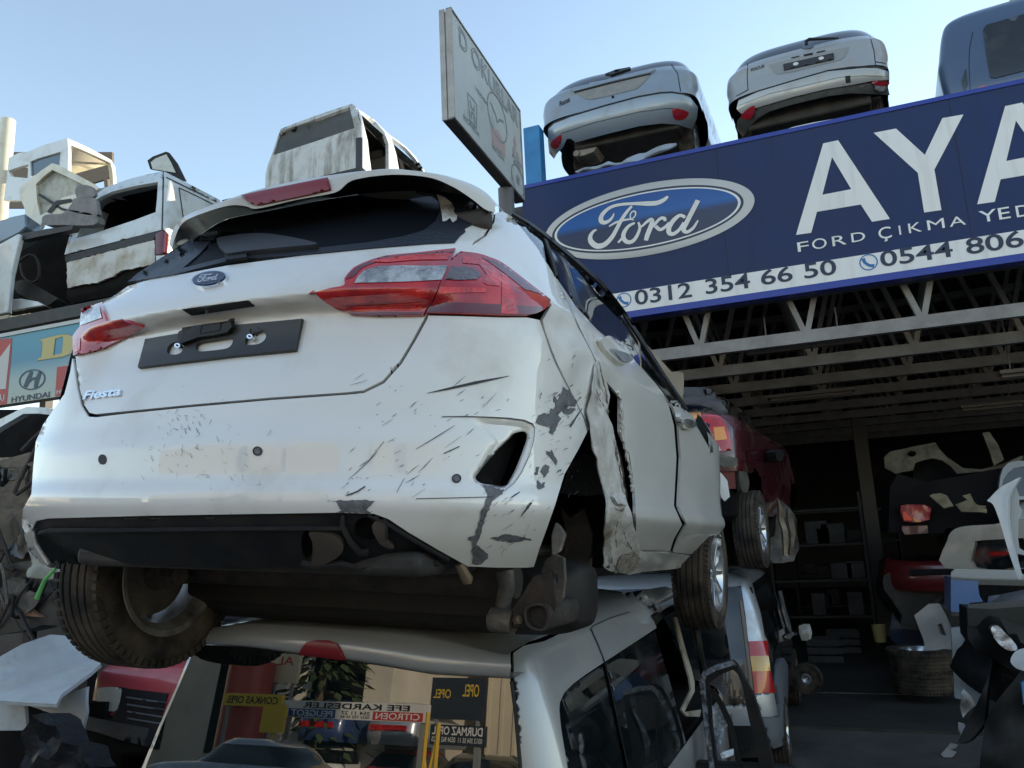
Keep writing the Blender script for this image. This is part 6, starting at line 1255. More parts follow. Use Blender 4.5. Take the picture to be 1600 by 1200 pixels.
for i, (lab, z, m, yy) in enumerate((('flattened dark blue car right under the white pickup cab', atY(40, 760, 6.8).z, DBL, 6.9), ('flattened dark green car body in the middle of the left pile', atY(40, 840, 6.7).z, DGN, 6.85), ('flattened black car lowest in the left pile, above the white bonnet', atY(40, 935, 6.6).z, DBL, 6.8))):
    t = crushed('crushed_car', lab, -9.25 + .1 * i, yy + 1.5, z, 1.35, 1.7, .36, m, i * 7.3, sub=8, amp=.13)
    bpy.context.view_layer.update(); ti = t.matrix_world.inverted(); rn = random.Random(i + 3)
    for k in range(5):
        x0_, z0_ = rn.uniform(-.2, 1.3), rn.uniform(-.3, .3); pt = [V((x0_ + j * rn.uniform(-.12, .12), -1.75 + rn.uniform(-.08, .05), z0_ + j * rn.uniform(-.16, .16))) for j in range(5)]
        MB().tube(cr_spline([tuple(v) for v in pt], 4), rn.uniform(.008, .025), 6).build('bent_trim', rn.choice([DARKP, STEELD, RUST, BLACKP]), t)
    for k in range(2):
        x0_, z0_ = rn.uniform(.1, 1.1), rn.uniform(-.2, .2); pxs(MB(), rough(sm([(x0_ * 100 + 22 * math.cos(j) * rn.uniform(.6, 1.3), z0_ * 100 + 12 * math.sin(j)) for j in range(6)], 3), 1, 6), [], lambda x, y: V((x / 100, -1.74, y / 100)), V((0, -1, 0)), .02, step=6, warp=.05, ws=8).build('torn_panel', rn.choice([DGN, DBL, STEELD]), t)
    if i == 0: pxs(MB(), A15([(-40, 380), (100, 370), (130, 400), (120, 450), (-40, 450)]), [], lambda x, y: atY(x, y, 6.75), V((0, -1, 0)), .1, I=ti, step=12, warp=.1).build('window_frame', BLACKP, t)
    if i == 0: pxs(MB(), A15([(0, 480), (35, 480), (20, 500), (0, 495)]), [], lambda x, y: atY(x, y, 6.7), V((0, -1, 0)), .03, I=ti).build('badge', CHROME, t)
    if i == 2: pxs(MB(), A15([(60, 1080), (100, 1065), (150, 1020), (190, 1060), (230, 1080), (150, 1075), (60, 1090)]), [], lambda x, y: atY(x, y, 6.6), V((0, -1, 0)), .05, I=ti, step=8, warp=.05).build('torn_edge', mat('rust_edge', (.24, .13, .08), .7), t)
loose('cloth_rag', 'dirty white cloth hanging below the bumper corner of the white hatchback at left', 'cloth', [atY(*p, 5.2) for p in A15([(155, 740), (180, 770), (240, 820), (330, 828), (310, 860), (240, 885), (170, 880), (150, 840)])], (.2, -1, .2), .03, mat('dirty_cloth', (.38, .37, .31), .9, var=((.24, .23, .19), 6, .4, .7)), warp=.12)
a, b = atY(*A15([(292, 825)])[0], 5.1), atY(*A15([(190, 985)])[0], 5.1); mid = a.lerp(b, .5) + V((-.02, 0, .03))
props(MB().tube([a, mid, b], [.012, .016, .02], 8).build('green_strap', mat('bright_green_strap', (.12, .45, .10), .6)), 'bright green strap hanging beside the left rear tyre of the white hatchback', 'strap')
A16 = lambda p: Zm(0, 850, 3.4275, p)
wc = thing('bonnet', 'large pale bonnet lying on the wreck at bottom left', 'bonnet', Matrix.Translation(atZ(80, 1060, .95)))
bpy.context.view_layer.update(); WI = wc.matrix_world.inverted()
def slopeY(x, y, t=None): return None
bp_a, bp_b, bp_c = atY(0, 1095, 5.0), atY(90, 1095, 4.9), atY(90, 995, 6.4); nb = (bp_b - bp_a).cross(bp_c - bp_a).normalized()
if nb.z < 0: nb = -nb
fb = lambda x, y: atN(x, y, bp_a, nb)
pxs(MB(), A16([(-80, 640), (0, 600), (120, 540), (270, 492), (385, 500), (430, 560), (540, 640), (480, 690), (330, 800), (300, 850), (140, 852), (0, 850), (-80, 850)]), [], fb, nb, .03, I=WI, step=9, warp=.05, ws=1.3).build('panel', PALE, wc, ang=75)
pxs(MB(), A16([(-80, 855), (290, 855), (330, 815), (470, 765), (465, 900), (415, 1060), (330, 1060), (280, 900), (140, 860), (130, 1000), (-80, 1000)]), [], lambda x, y: atY(x, y, 5.35), V((0, -1, 0)), .03, I=WI, step=14, warp=.06, ws=3).build('front_wing', PALE, wc, ang=75)
pxs(MB(), A16([(-100, 850), (560, 850), (560, 1300), (-100, 1300)]), [], lambda x, y: atY(x, y, 5.75), V((0, -1, 0)), .3, I=WI, step=30, warp=.1).build('engine_bay', INTER, wc)
loose('rubbish_bag', 'crumpled black plastic bag in front of the pale bonnet at bottom left', 'bag', [atY(*p, 4.7) for p in A16([(110, 1010), (160, 920), (200, 905), (260, 940), (300, 1010), (330, 1060), (420, 1090), (480, 1200), (440, 1330), (150, 1330), (120, 1130)])], (0, -1, .2), .25, mat('black_bag', (.007, .008, .011), .5, ior=1.3, bump=(11, .8)), warp=.10)
MO = T(-5.76, 5.75, 0, rz=0)
off = thing('off_roader', 'red off-roader nose with a square headlamp and black grille beside the silver people carrier', 'car', MO)
REDO = mat('faded_red_paint', (.40, .045, .055), .4, coat=.6, dirt=((.25, .06, .06), 3, .45, .8))
orr = loft([(.30, .05, .80, .2, 4.0, .5), (.45, .0, .84, .2, 4.0, .5), (.60, .05, .84, .2, 4.0, .5), (.90, .10, .84, .2, 4.0, .5), (.98, .13, .82, .22, 3.9, .5), (1.05, .24, .76, .24, 3.8, .5), (1.08, .5, .66, .3, 3.6, .5)], dz=.02, nr=60, ns=16, nf=16, ne=7)
OS = Surf(orr, MO); rings_mesh(orr, lambda c: not (c.z < .62 and c.y < .12) and not ((c.y - .7) ** 2 + (c.z - .35) ** 2 < .4 ** 2), cap=.015).build('body', REDO, off, ang=50)
MB().box((-.70, 1.6, 1.05), (.70, 3.6, 1.7)).build('cabin', DGLASS, off, bevel=.12)
OS.patch('grille', BLACKP, off, A16([(650, 765), (690, 775), (905, 800), (860, 950), (840, 1020), (680, 985), (520, 935), (600, 935), (640, 880)]), step=5, off=.012, th=.02)
OS.marks('grille_slats', mat('grille_grey', (.11, .12, .13), .5), off, [stroke(A16([(690 + 2 * k, 820 + 38 * k), (900 - 10 * k, 850 + 38 * k)]), 2.4) for k in range(4)], off=.03, step=6, th=.01)
OS.patch('headlamp', mat('headlamp_glass', (.50, .49, .42), .1, coat=1, bump=(40, .3)), off, sm(A16([(530, 785), (560, 768), (645, 770), (655, 800), (640, 870), (615, 898), (545, 892), (530, 860)]), 3), step=4, off=.02, th=.03)
OS.patch('bumper', DARKP, off, A16([(440, 930), (520, 925), (640, 960), (840, 1000), (835, 1060), (700, 1040), (560, 1010), (445, 990)]), step=6, off=.10, th=.12)
OS.patch('lower_valance', INTER, off, A16([(450, 1000), (560, 1020), (830, 1060), (820, 1300), (500, 1300)]), step=10, off=.03, th=.05)
for x in (-.72, .72): wheel(off, (x, .7, .35), r=.35, face=1 if x > 0 else -1)
# ---------------------------------------------------------------- right side: parts inside the hall
AR = lambda p: Zm(1370, 680, 5.4565, p)
AQ = lambda p: Zm(1400, 880, 3.75, p)
def grp(name, label, cat, px, Y):
    t = thing(name, label, cat, Matrix.Translation(atY(px[0], px[1], Y))); bpy.context.view_layer.update(); return t, t.matrix_world.inverted()
def fy(Y): return lambda x, y: atY(x, y, Y)
N_ = V((0, -1, 0))
OLIVE = mat('primer_beige', (.15, .135, .095), .6, dirt=((.06, .05, .035), 5, .42, .7))
w, I_ = grp('scrap_wing', 'beige bare wing with a wheel arch, highest on the pile inside the hall at right', 'body panel', (1440, 760), 12)
pxs(MB(), AR([(60, 190), (110, 140), (300, 100), (500, 60), (540, 120), (600, 190), (740, 280), (900, 290), (1080, 240), (1250, 170), (1250, 200), (1080, 275), (900, 310), (720, 325), (690, 332), (640, 270), (560, 215), (480, 195), (390, 215), (330, 235), (310, 300), (240, 310), (160, 330), (110, 300), (70, 280)]), [sm(AR([(262, 155), (300, 132), (340, 150), (320, 180), (280, 180)]), 3)], fy(12), N_, .06, I=I_, step=8, warp=.08, ws=5).build('panel', OLIVE, w)
pxs(MB(), AR([(310, 300), (330, 240), (400, 215), (480, 197), (560, 215), (640, 272), (690, 335), (680, 500), (300, 500)]), [], fy(12.3), N_, .3, I=I_, step=14).build('arch_liner', INTER, w)
pxs(MB(), AR([(900, -20), (960, -30), (1040, 90), (1085, 210), (1000, 260), (960, 130)]), [], fy(11.9), N_, .05, I=I_, step=10).build('pillar', OLIVE, w)
tc_, I_ = grp('salvaged_car', 'dark car with one bright red tail lamp, on the pile inside the hall at right', 'car', (1430, 860), 11.6)
pxs(MB(), AR([(110, 440), (180, 330), (420, 400), (800, 330), (1300, 250), (1300, 800), (600, 790), (560, 840), (100, 830)]), [], fy(11.7), N_, 1.6, I=I_, step=18, warp=.08).build('body', mat('very_dark_paint', (.008, .008, .009), .8, ior=1.3), tc_, ang=30)
pxs(MB(), AR([(205, 600), (260, 590), (400, 592), (465, 620), (450, 720), (340, 745), (230, 738), (200, 660)]), [], fy(11.6), N_, .08, I=I_, step=8, warp=.03, ws=9).build('tail_lamp', mat('hall_red_lamp', (.5, .035, .04), .2, coat=1, var=((.25, .02, .03), 9, .4, .6)), tc_, bevel=.01)
pxs(MB(), AR([(220, 655), (245, 660), (305, 715), (290, 730), (235, 725)]), [], fy(11.57), N_, .02, I=I_).build('lamp_core', mat('lamp_core_red', (.95, .10, .05), .3), tc_, smooth=False)  # brighter red patch within the lamp lens
pxs(MB(), AR([(300, 700), (340, 715), (375, 740), (330, 740)]), [], fy(11.565), N_, .02, I=I_).build('lamp_core', AMBER, tc_, smooth=False)
pxs(MB(), AR([(215, 775), (430, 770), (440, 835), (240, 850), (215, 810)]), [], fy(11.6), N_, .1, I=I_, step=10).build('bumper', REDP, tc_, bevel=.01)
for pl, lab in (([(445, 500), (470, 488), (540, 490), (600, 520), (660, 620), (580, 640), (520, 580)], 'bent beige bracket left of two on the red-lamped car in the hall'), ([(665, 570), (770, 540), (840, 610), (940, 640), (940, 680), (720, 650)], 'folded beige panel right of two on the red-lamped car in the hall'), ([(725, 495), (790, 480), (830, 570), (860, 600), (935, 620), (930, 632), (850, 615), (790, 560)], 'narrow beige rail standing above the folded beige panel in the hall')):
    loose('body_scrap', lab, 'scrap', [atY(*p, 11.3) for p in AR(pl)], (-.2, -1, .4), .03, mat('beige_scrap', (.30, .25, .15), .6, dirt=((.12, .09, .055), 6, .45, .75)), warp=.04, group='beige scrap on the pile')
bv, I_ = grp('van_cab', 'beige van cab with a rounded side window inside the hall at right', 'van', (1530, 890), 10.2)
pxs(MB(), sm(AR([(580, 1130), (600, 900), (650, 810), (760, 775), (1000, 760), (1300, 740), (1300, 1130)]), 3), [sm(AR([(832, 1130), (836, 930), (860, 900), (1000, 890), (1200, 880), (1260, 900), (1260, 1130)]), 3)], fy(10.2), V((-.3, -.95, 0)), .25, I=I_, step=8).build('door', mat('warm_beige_paint', (.30, .275, .235), .4, coat=.8, dirt=((.2, .15, .09), 3, .45, .75)), bv, bevel=.03)
pxs(MB(), AR([(800, 850), (1290, 850), (1290, 1180), (800, 1180)]), [], fy(10.35), N_, .3, I=I_).build('window', DGLASS, bv, smooth=False)
bb, I_ = grp('cabinet', 'pale topped box with a blue front in the hall, right of the silver wing', 'box', (1530, 955), 9.3)
pxs(MB(), AQ([(320, 50), (345, 30), (700, 38), (760, 70), (760, 98), (480, 92), (320, 84)]), [], fy(9.3), V((0, -.7, .7)), .6, I=I_).build('top', mat('pale_cabinet_top', (.42, .42, .40), .5), bb, bevel=.01)
pxs(MB(), AQ([(322, 86), (490, 90), (480, 130), (490, 190), (510, 225), (430, 232), (410, 290), (322, 284)]), [], fy(9.32), N_, .5, I=I_).build('front', mat('cabinet_blue', (.13, .22, .42), .4, coat=.5), bb, smooth=False)
pxs(MB(), AQ([(490, 90), (760, 98), (760, 240), (510, 226), (484, 160)]), [], fy(9.36), N_, .5, I=I_).build('opening', INTER, bb, smooth=False)
wb, I_ = grp('bumper_shell', 'pale bumper shell hanging on end at the right edge of the hall mouth', 'bumper', (1590, 890), 7.6)
pxs(MB(), cr_spline(AR([(1222, 358), (1140, 395), (1040, 450), (960, 530), (935, 560), (985, 590), (1040, 720), (1090, 880), (1150, 1060), (1210, 1220), (1230, 1200), (1180, 1020), (1140, 860), (1118, 700), (1120, 540), (1160, 450)]), 3), [], fy(7.6), V((-.6, -.8, .1)).normalized(), .03, I=I_, step=6, warp=.02).build('outer_skin', PALE, wb)
pxs(MB(), AR([(1160, 450), (1190, 440), (1215, 520), (1290, 520), (1290, 545), (1215, 550), (1215, 600), (1240, 640), (1230, 690), (1210, 720), (1205, 880), (1215, 960), (1290, 1010), (1290, 1030), (1200, 1010), (1220, 1160), (1225, 1215), (1180, 1020), (1142, 860), (1122, 700), (1124, 545)]), [], fy(7.68), V((.3, -.95, 0)), .03, I=I_, step=8).build('inner_ribs', mat('off_white_plastic', (.45, .47, .46), .5), wb)
sw, I_ = grp('scrap_wing', 'shiny silver wing standing on the hall floor left of the grey plastic strip', 'body panel', (1460, 1050), 10.5)
pxs(MB(), AQ([(105, 305), (190, 238), (245, 236), (280, 300), (310, 370), (325, 440), (330, 545), (262, 560), (262, 608), (190, 608), (160, 450)]), [AQ([(240, 360), (270, 352), (295, 425), (255, 415)])], fy(10.5), V((-.5, -.85, .2)).normalized(), .06, I=I_, step=8, warp=.03).build('panel', SILVER, sw, bevel=.01)
pxs(MB(), AQ([(262, 562), (335, 548), (340, 690), (300, 660), (270, 612)]), [], fy(10.45), N_, .05, I=I_, step=8).build('lower_flap', mat('dull_grey_flap', (.18, .19, .2), .5), sw)
for i, (x, y, lab) in enumerate(((88, 560, 'worn tyre lying upper in the small stack by the silver wing'), (110, 680, 'worn tyre lying lowest in the small stack by the silver wing'))):
    c = atY(*AQ([(x + 60, y)])[0], 10.6); t = wheel(None, c, r=.36, rim=.22, w=.24, spokes=0, name='tyre_stack'); t.matrix_world = Matrix.Translation(c) @ Matrix.Rotation(R_(90), 4, 'Y') @ Matrix.Rotation(R_(8 * i), 4, 'X'); t.name = 'old_tyre'; props(t, lab, 'tyre', 'tyres on the hall floor')
gs, I_ = grp('plastic_strip', 'tall grey plastic strip leaning in front of the silver wing in the hall', 'plastic trim', (1500, 1100), 8.6)
pxs(MB(), AQ([(322, 380), (418, 372), (430, 440), (395, 520), (400, 640), (440, 690), (515, 760), (500, 815), (440, 850), (390, 800), (345, 790), (335, 640)]), [], fy(8.6), N_, .04, I=I_, step=8, warp=.05, ws=5).build('strip', mat('grey_translucent_plastic', (.24, .27, .29), .4), gs)
pxs(MB(), AQ([(385, 760), (400, 740), (440, 780), (465, 830), (420, 880), (395, 910), (380, 850)]), [], fy(8.5), N_, .03, I=I_, step=6, warp=.06, ws=8).build('torn_flap', WHITE2, gs)
pxs(MB(), AQ([(428, 440), (450, 450), (472, 500), (450, 500)]), [], fy(8.55), N_, .02, I=I_).build('torn_flap', WHITE2, gs)
for pl, lab in (([(365, 915), (400, 930), (412, 985), (380, 1020), (365, 980)], 'upper pale plastic shard at the foot of the black bumper heap'), ([(262, 1130), (320, 1040), (362, 1055), (350, 1080), (315, 1085), (355, 1110), (330, 1150), (290, 1170)], 'pale broken plastic shard lying lowest on the hall floor at right')):
    loose('plastic_shard', lab, 'shard', [atY(*p, 8.3) for p in AQ(pl)], (0, -.8, .6), .02, mat('pale_shard', (.36, .34, .32), .5), warp=.05, group='plastic shards')
bh, I_ = grp('bumper_heap', 'heap of shiny black bumpers with a headlamp in the bottom right corner', 'bumpers', (1560, 1200), 7.4)
pxs(MB(), AQ([(412, 240), (700, 215), (800, 205), (800, 250), (560, 268), (420, 262)]), [], fy(7.4), V((0, -.6, .8)), .3, I=I_, step=14).build('top_shelf', mat('dusty_black_plastic', (.07, .075, .072), .5), bh, bevel=.01)
pxs(MB(), AQ([(412, 262), (560, 270), (800, 252), (800, 640), (690, 640), (560, 560), (470, 520), (420, 440)]), [], fy(7.5), N_, .4, I=I_, step=14, warp=.12, ws=4).build('black_cover', mat('gloss_black_cover', (.005, .007, .008), .5, ior=1.35), bh, ang=30)
pxs(MB(), cr_spline(AQ([(560, 520), (545, 640), (500, 770), (430, 900), (360, 1050), (430, 1040), (520, 930), (600, 800), (690, 690), (800, 600), (800, 1300), (480, 1300)]), 2), [], fy(7.45), V((-.2, -.95, .2)).normalized(), .3, I=I_, step=14, warp=.12, ws=4).build('bumper', mat('worn_black_bumper', (.010, .011, .012), .6, ior=1.35, var=((.03, .032, .03), 4, .45, .7)), bh, ang=35)
pxs(MB(), sm(AQ([(560, 380), (600, 368), (640, 410), (690, 460), (708, 500), (660, 512), (600, 470), (570, 420)]), 3), [], fy(7.3), N_, .08, I=I_, step=6, warp=.04, ws=14).build('headlamp', CLEARL, bh, bevel=.01)
loose('wing_mirror', 'round pale mirror shell at the right edge beside the black bumper heap', 'mirror', [atY(*p, 7.2) for p in sm(AQ([(665, 570), (690, 520), (740, 500), (800, 505), (800, 630), (730, 625), (690, 605)]), 3)], (-.4, -1, .2), .12, PALE, bevel=.04)
loose('blue_panel', 'bright blue panel edge low at the right edge of the photo', 'body panel', [atY(*p, 7.25) for p in AQ([(735, 700), (800, 660), (800, 850), (750, 830)])], N_, .04, mat('bright_blue_paint', (.08, .25, .5), .3, coat=1))
p = atY(1376, 1003, 13.0); q_ = atY(1376, 976, 13.0); r = (atY(1386, 990, 13).x - p.x)
props(MB().lathe([(0, 0), (r * .8, 0), (r, q_.z - p.z), (r * .92, q_.z - p.z), (r * .74, .02), (0, .02)], Matrix.Translation(p) @ Matrix.Rotation(R_(-90), 4, 'Y'), 20).build('bucket', mat('olive_bucket', (.38, .30, .12), .6)), 'yellow bucket hanging deep in the dark hall near the tyre stack', 'bucket')
# bits seen dimly in the depth of the hall
HG = mat('dark_hall_scrap', (.022, .024, .027), .6, var=((.05, .05, .05), 4, .4, .7))
for i, (x, y, Y, sx, sz, lab) in enumerate(((1275, 850, 15, .8, 1.0, 'dark shelf unit against the back of the hall, left of the column'), (1330, 920, 17, 1.0, 1.3, 'dark shelf unit behind the column in the hall'))):
    c = atY(x, y, Y); t = thing('shelf_unit', lab, 'shelf', T(c.x, Y, 0)); mb = MB()
    for z in (.5, 1.1, 1.7, 2.3): mb.box((-sx, 0, z), (sx, .5, z + .04))
    for a in (-sx, sx - .05): mb.box((a, -.01, 0), (a + .05, .51, 2.6))
    mb.build('frame', mat('shelf_steel', (.016, .017, .019), .6), t, smooth=False)
    for k in range(7):
        a = random.uniform(-sx + .2, sx - .3); z = random.choice((.54, 1.14, 1.74)); b_ = MB().box((a, .08, z), (a + random.uniform(.2, .4), .42, z + random.uniform(.15, .4))); b_.build('parts_box', HG, t, bevel=.01)
for i, (x, y, Y) in enumerate(((1500, 980, 12.2), (1560, 860, 12.6), (1440, 930, 12.4))):
    c = atY(x, y, Y); crushed('crushed_car', ('flattened dark car low behind the blue-fronted box in the hall', 'flattened dark car behind the beige van cab in the hall', 'flattened dark car under the red-lamped car in the hall')[i], c.x + .6, Y + 1.2, c.z, 1.0, 1.4, .40, mat('hall_scrap_dark', (.018, .019, .02), .4, coat=.5, var=((.04, .038, .035), 5, .45, .7)), i * 3.1 + 20)
p = atY(1261, 1060, 9.6); props(wheel(None, (p.x, p.y, p.z), rz=80, r=.16, w=.10, rim=.05, spokes=5, name='trolley_wheel'), 'small dark trolley wheel on the hall floor beside the dark estate', 'wheel')

# more recognisable salvage stacked in the hall mouth and along its right side
def door_part(label, M, m, grp_):
    t = thing('salvaged_door', label, 'car door', M, grp_)
    ol = cr_spline([(0, 0), (.95, 0), (1.05, .12), (1.1, .55), (1.02, .72), (.78, 1.05), (.25, 1.12), (.05, .75), (-.02, .4)], 4, True); wl = cr_spline([(.14, .76), (.92, .74), (.74, .98), (.30, 1.05)], 4, True)
    f = lambda x, y: V((x / 100, -.06 * math.sin(min(1, y / 72) * math.pi) , y / 100))
    pxs(MB(), [(x * 100, y * 100) for x, y in ol], [[(x * 100, y * 100) for x, y in wl]], f, V((0, -1, 0)), .05, step=8).build('shell', m, t, ang=50)
    pxs(MB(), [(x * 100, y * 100) for x, y in wl], [], lambda x, y: V((x / 100, .02, y / 100)), V((0, -1, 0)), .006, step=12).build('window', DGLASS, t, smooth=False)
    MB().box((.12, -.11, .60), (.30, -.07, .635)).build('handle', BLACKP, t, bevel=.008); return t
def bumper_part(label, M, m, grp_):
    t = thing('salvaged_bumper', label, 'bumper', M, grp_); rows = []
    for i in range(25):
        u = -1 + i / 12; x = .85 * u; y = .35 * abs(u) ** 3; rows.append([V((x * (1 - .03 * j), y - d, z)) for j, (d, z) in enumerate(((-.02, 0), (.05, .02), (.09, .12), (.09, .22), (.06, .26), (.06, .34), (.0, .40)))])
    MB().grid(rows).build('skin', m, t, ang=50, solid=.01); MB().box((-.35, -.10, .24), (.35, -.075, .32)).build('plate_recess', BLACKP, t, bevel=.01); return t
def tyre_at(label, x, y, z): t = wheel(None, (0, 0, 0), r=.31, rim=.2, w=.2, spokes=0, name='old_tyre'); t.matrix_world = T(x, y, z, rz=random.uniform(0, 90)) @ Matrix.Rotation(R_(90), 4, 'Y'); props(t, label, 'tyre', 'tyres on the hall floor')
PB, PS, PR, PW_ = mat('salvage_blue', (.025, .045, .10), .35, coat=.8), mat('salvage_silver', (.25, .26, .27), .4, metal=.4, coat=.6), mat('salvage_red', (.14, .015, .018), .35, coat=.8), mat('salvage_white', (.40, .40, .38), .4, coat=.6)
c = atY(1420, 960, 12.8); door_part('dark blue salvaged door leaning behind the silver wing in the hall', T(c.x - .2, 12.8, .35, rz=-12, rx=-12), PB, 'salvaged doors')
c = atY(1560, 800, 11.0); door_part('dull silver salvaged door behind the beige van cab window', T(c.x + .1, 11.4, c.z - .5, rz=14, rx=-8), PS, 'salvaged doors')
c = atY(1470, 900, 12.0); bumper_part('dark red salvaged bumper under the red-lamped car in the hall', T(c.x, 12.0, c.z - .2, rz=-14, rx=10), PR, 'salvaged bumpers')
c = atY(1570, 1090, 7.9); bumper_part('black salvaged bumper low on the heap at the right edge', T(c.x + .25, 7.7, c.z - .15, rz=-28, rx=12, ry=18), BLACKP, 'salvaged bumpers')
c = atY(1590, 960, 8.4); bumper_part('grey salvaged bumper on the black heap near the right edge', T(c.x + .5, 8.3, c.z - .1, rz=-18, ry=-14), PS, 'salvaged bumpers')
c = atY(1440, 1060, 11.4); tyre_at('worn tyre lying flat behind the small tyre stack in the hall', c.x + .1, 11.6, .12); tyre_at('worn tyre leaning on the wall side behind the tyre stack', c.x + .45, 12.0, .32)
for i, (px, py, Y, lab) in enumerate(((1292, 1040, 13.5, 'small dark crate on the hall floor left of the bucket'), (1320, 1020, 14.5, 'larger dark crate deeper on the hall floor left of the bucket'))):
    c = atY(px, py, Y); t = thing('crate', lab, 'crate', T(c.x, Y, .03)); mb = MB(); h_ = .34 + .12 * i
    for z in (0, .12, .24): mb.box((-.25, -.2, z), (.25, -.18, z + .09)).box((-.25, .18, z), (.25, .2, z + .09)).box((-.25, -.18, z), (-.23, .18, z + .09)).box((.23, -.18, z), (.25, .18, z + .09))
    mb.build('slats', HG, t, smooth=False)
# ---------------------------------------------------------------- across the yard, behind the camera (seen in the rear glass and the paintwork)
CMm = CAM - GN * (2 * (CAM - GP).dot(GN))
def rf(px, py, Y):
    h = gfn(px, py); d = (h - CMm).normalized(); return h + d * ((Y - h.y) / d.y)
A7p = lambda x, y: Zm(200, 750, 2.2857, [(x, y)])[0]
def rbox(x0, y0, x1, y1, Y):
    a, b = rf(*A7p(x0, y0), Y), rf(*A7p(x1, y1), Y); return min(a.x, b.x), max(a.x, b.x), min(a.z, b.z), max(a.z, b.z)
NB = V((0, 1, 0))
def rsign(name, label, box, Y, m, texts, posts=True, cat='sign'):
    x0, x1, z0, z1 = box; t = thing(name, label, cat, T((x0 + x1) / 2, Y, z0)); I = t.matrix_world.copy(); bpy.context.view_layer.update(); I = t.matrix_world.inverted()
    mb = MB().box(I @ V((x0, Y - .12, z0)), I @ V((x1, Y, z1))); mb.build('board', m, t, smooth=False)
    for s, u0, v0, u1, v1, tm, bold in texts:
        mb = MB(); W_, H_ = x1 - x0, z1 - z0
        # read from the +Y side: text runs towards -X
        write(mb, s, I @ V((x1 - u0 * W_, Y, z0 + v0 * H_)), V((-(u1 - u0) * W_, 0, 0)), V((0, 0, (v1 - v0) * H_)), NB, off=.01, bold=bold); mb.build('lettering', tm, t, smooth=False, flip=False)
    if posts:
        for x in (x0 + .15, x1 - .2): MB().box(I @ V((x, Y - .10, 0)), I @ V((x + .08, Y - .02, z0))).build('post', mat('sign_post_grey', (.25, .25, .25), .6), t, smooth=False)
    return t
BLKT = mat('sign_black_print', (.02, .02, .025), .5); WHB = mat('white_board', (.72, .70, .66), .5); YB_ = mat('yellow_board', (.72, .50, .05), .5); DKB = mat('dark_board', (.03, .035, .045), .5); YT = mat('yellow_print', (.75, .5, .06), .5); WT = mat('white_print_far', (.8, .8, .78), .5); BLT = mat('blue_print', (.05, .09, .25), .5); RDT = mat('red_print', (.55, .05, .05), .5)
t = rsign('shop_sign', 'white sign across the yard with two lines of lettering, reflected in the rear glass', rbox(562, 785, 1068, 868, -13), -13, WHB, [('EFE KARDESLER', .12, .58, .86, .92, BLKT, .02), ('CITROEN', .05, .10, .34, .46, WT, .01), ('354 11 27', .38, .28, .58, .48, BLKT, .01), ('0535 735 34 46', .38, .08, .58, .24, BLKT, .01), ('PEUGEOT', .64, .10, .94, .46, WT, .01)])
x0, x1, z0, z1 = rbox(562, 785, 1068, 868, -13); I = t.matrix_world.inverted(); W_, H_ = x1 - x0, z1 - z0
for u0, u1, m in ((.03, .36, RDT), (.62, .96, BLT)): MB().box(I @ V((x1 - u1 * W_, -13, z0 + .04 * H_)), I @ V((x1 - u0 * W_, -12.994, z0 + .52 * H_))).build('band', m, t, smooth=False)
rsign('shop_sign', 'yellow sign across the yard beside the red cylinder', rbox(345, 760, 545, 812, -13.5), -13.5, YB_, [('CONKAS OPEL', .06, .2, .94, .8, BLKT, .015)])
rsign('shop_sign', 'dark sign with small yellow lettering across the yard', rbox(1088, 705, 1268, 860, -14), -14, DKB, [('OPEL', .10, .55, .40, .85, YT, .015), ('OPEL', .62, .5, .95, .72, YT, .01)])
rsign('shop_sign', 'dark sign with white lettering and phone numbers across the yard', rbox(1082, 872, 1272, 955, -14), -14, DKB, [('DURMAZ OPEL', .04, .5, .96, .92, WT, .02), ('0312 354 55 11  0534 962 34 25', .04, .15, .96, .4, WT, .008)])
rsign('shop_sign', 'small tilted red and cream sign board across the yard', rbox(520, 620, 600, 725, -15), -15, mat('cream_board', (.7, .6, .4), .5), [('AL', .2, .6, .8, .9, RDT, .01)], posts=True)
x0, x1, z0, z1 = rbox(385, 650, 492, 770, -14.5)
props(MB().tube([((x0 + x1) / 2, -14.5, 0), ((x0 + x1) / 2, -14.5, z1)], (x1 - x0) / 2, 24).build('red_tank', mat('red_tank_paint', (.40, .06, .05), .4)), 'tall red cylindrical tank across the yard', 'tank')
YP = mat('yellow_post_paint', (.70, .45, .05), .5)
yp = thing('yellow_stand', 'yellow steel stand with diagonal braces across the yard', 'stand', T(0, 0, 0))
a, b = rf(*A7p(1072, 830), -12), rf(*A7p(1105, 930), -12); mb = MB(); mb.tube([(a.x, -12, 0), (a.x, -12, a.z)], .05, 8); mb.tube([(b.x, -12, 0), (b.x, -12, a.z * .9)], .05, 8); mb.tube([(a.x, -12, .2), (b.x, -12, a.z * .8)], .035, 6); mb.tube([(b.x, -12, .2), (a.x, -12, a.z * .6)], .035, 6); mb.build('frame', YP, yp)
x0, x1, z0, z1 = rbox(485, 800, 548, 905, -12.5); I = Matrix.Identity(4)
props(MB().box((x0, -12.6, z0), (x1, -12.5, z1)).box(((x0 + x1) / 2 - .04, -12.62, 0), ((x0 + x1) / 2 + .04, -12.58, z0)).build('yellow_board', YB_, smooth=False), 'small plain yellow board on a post across the yard', 'sign')
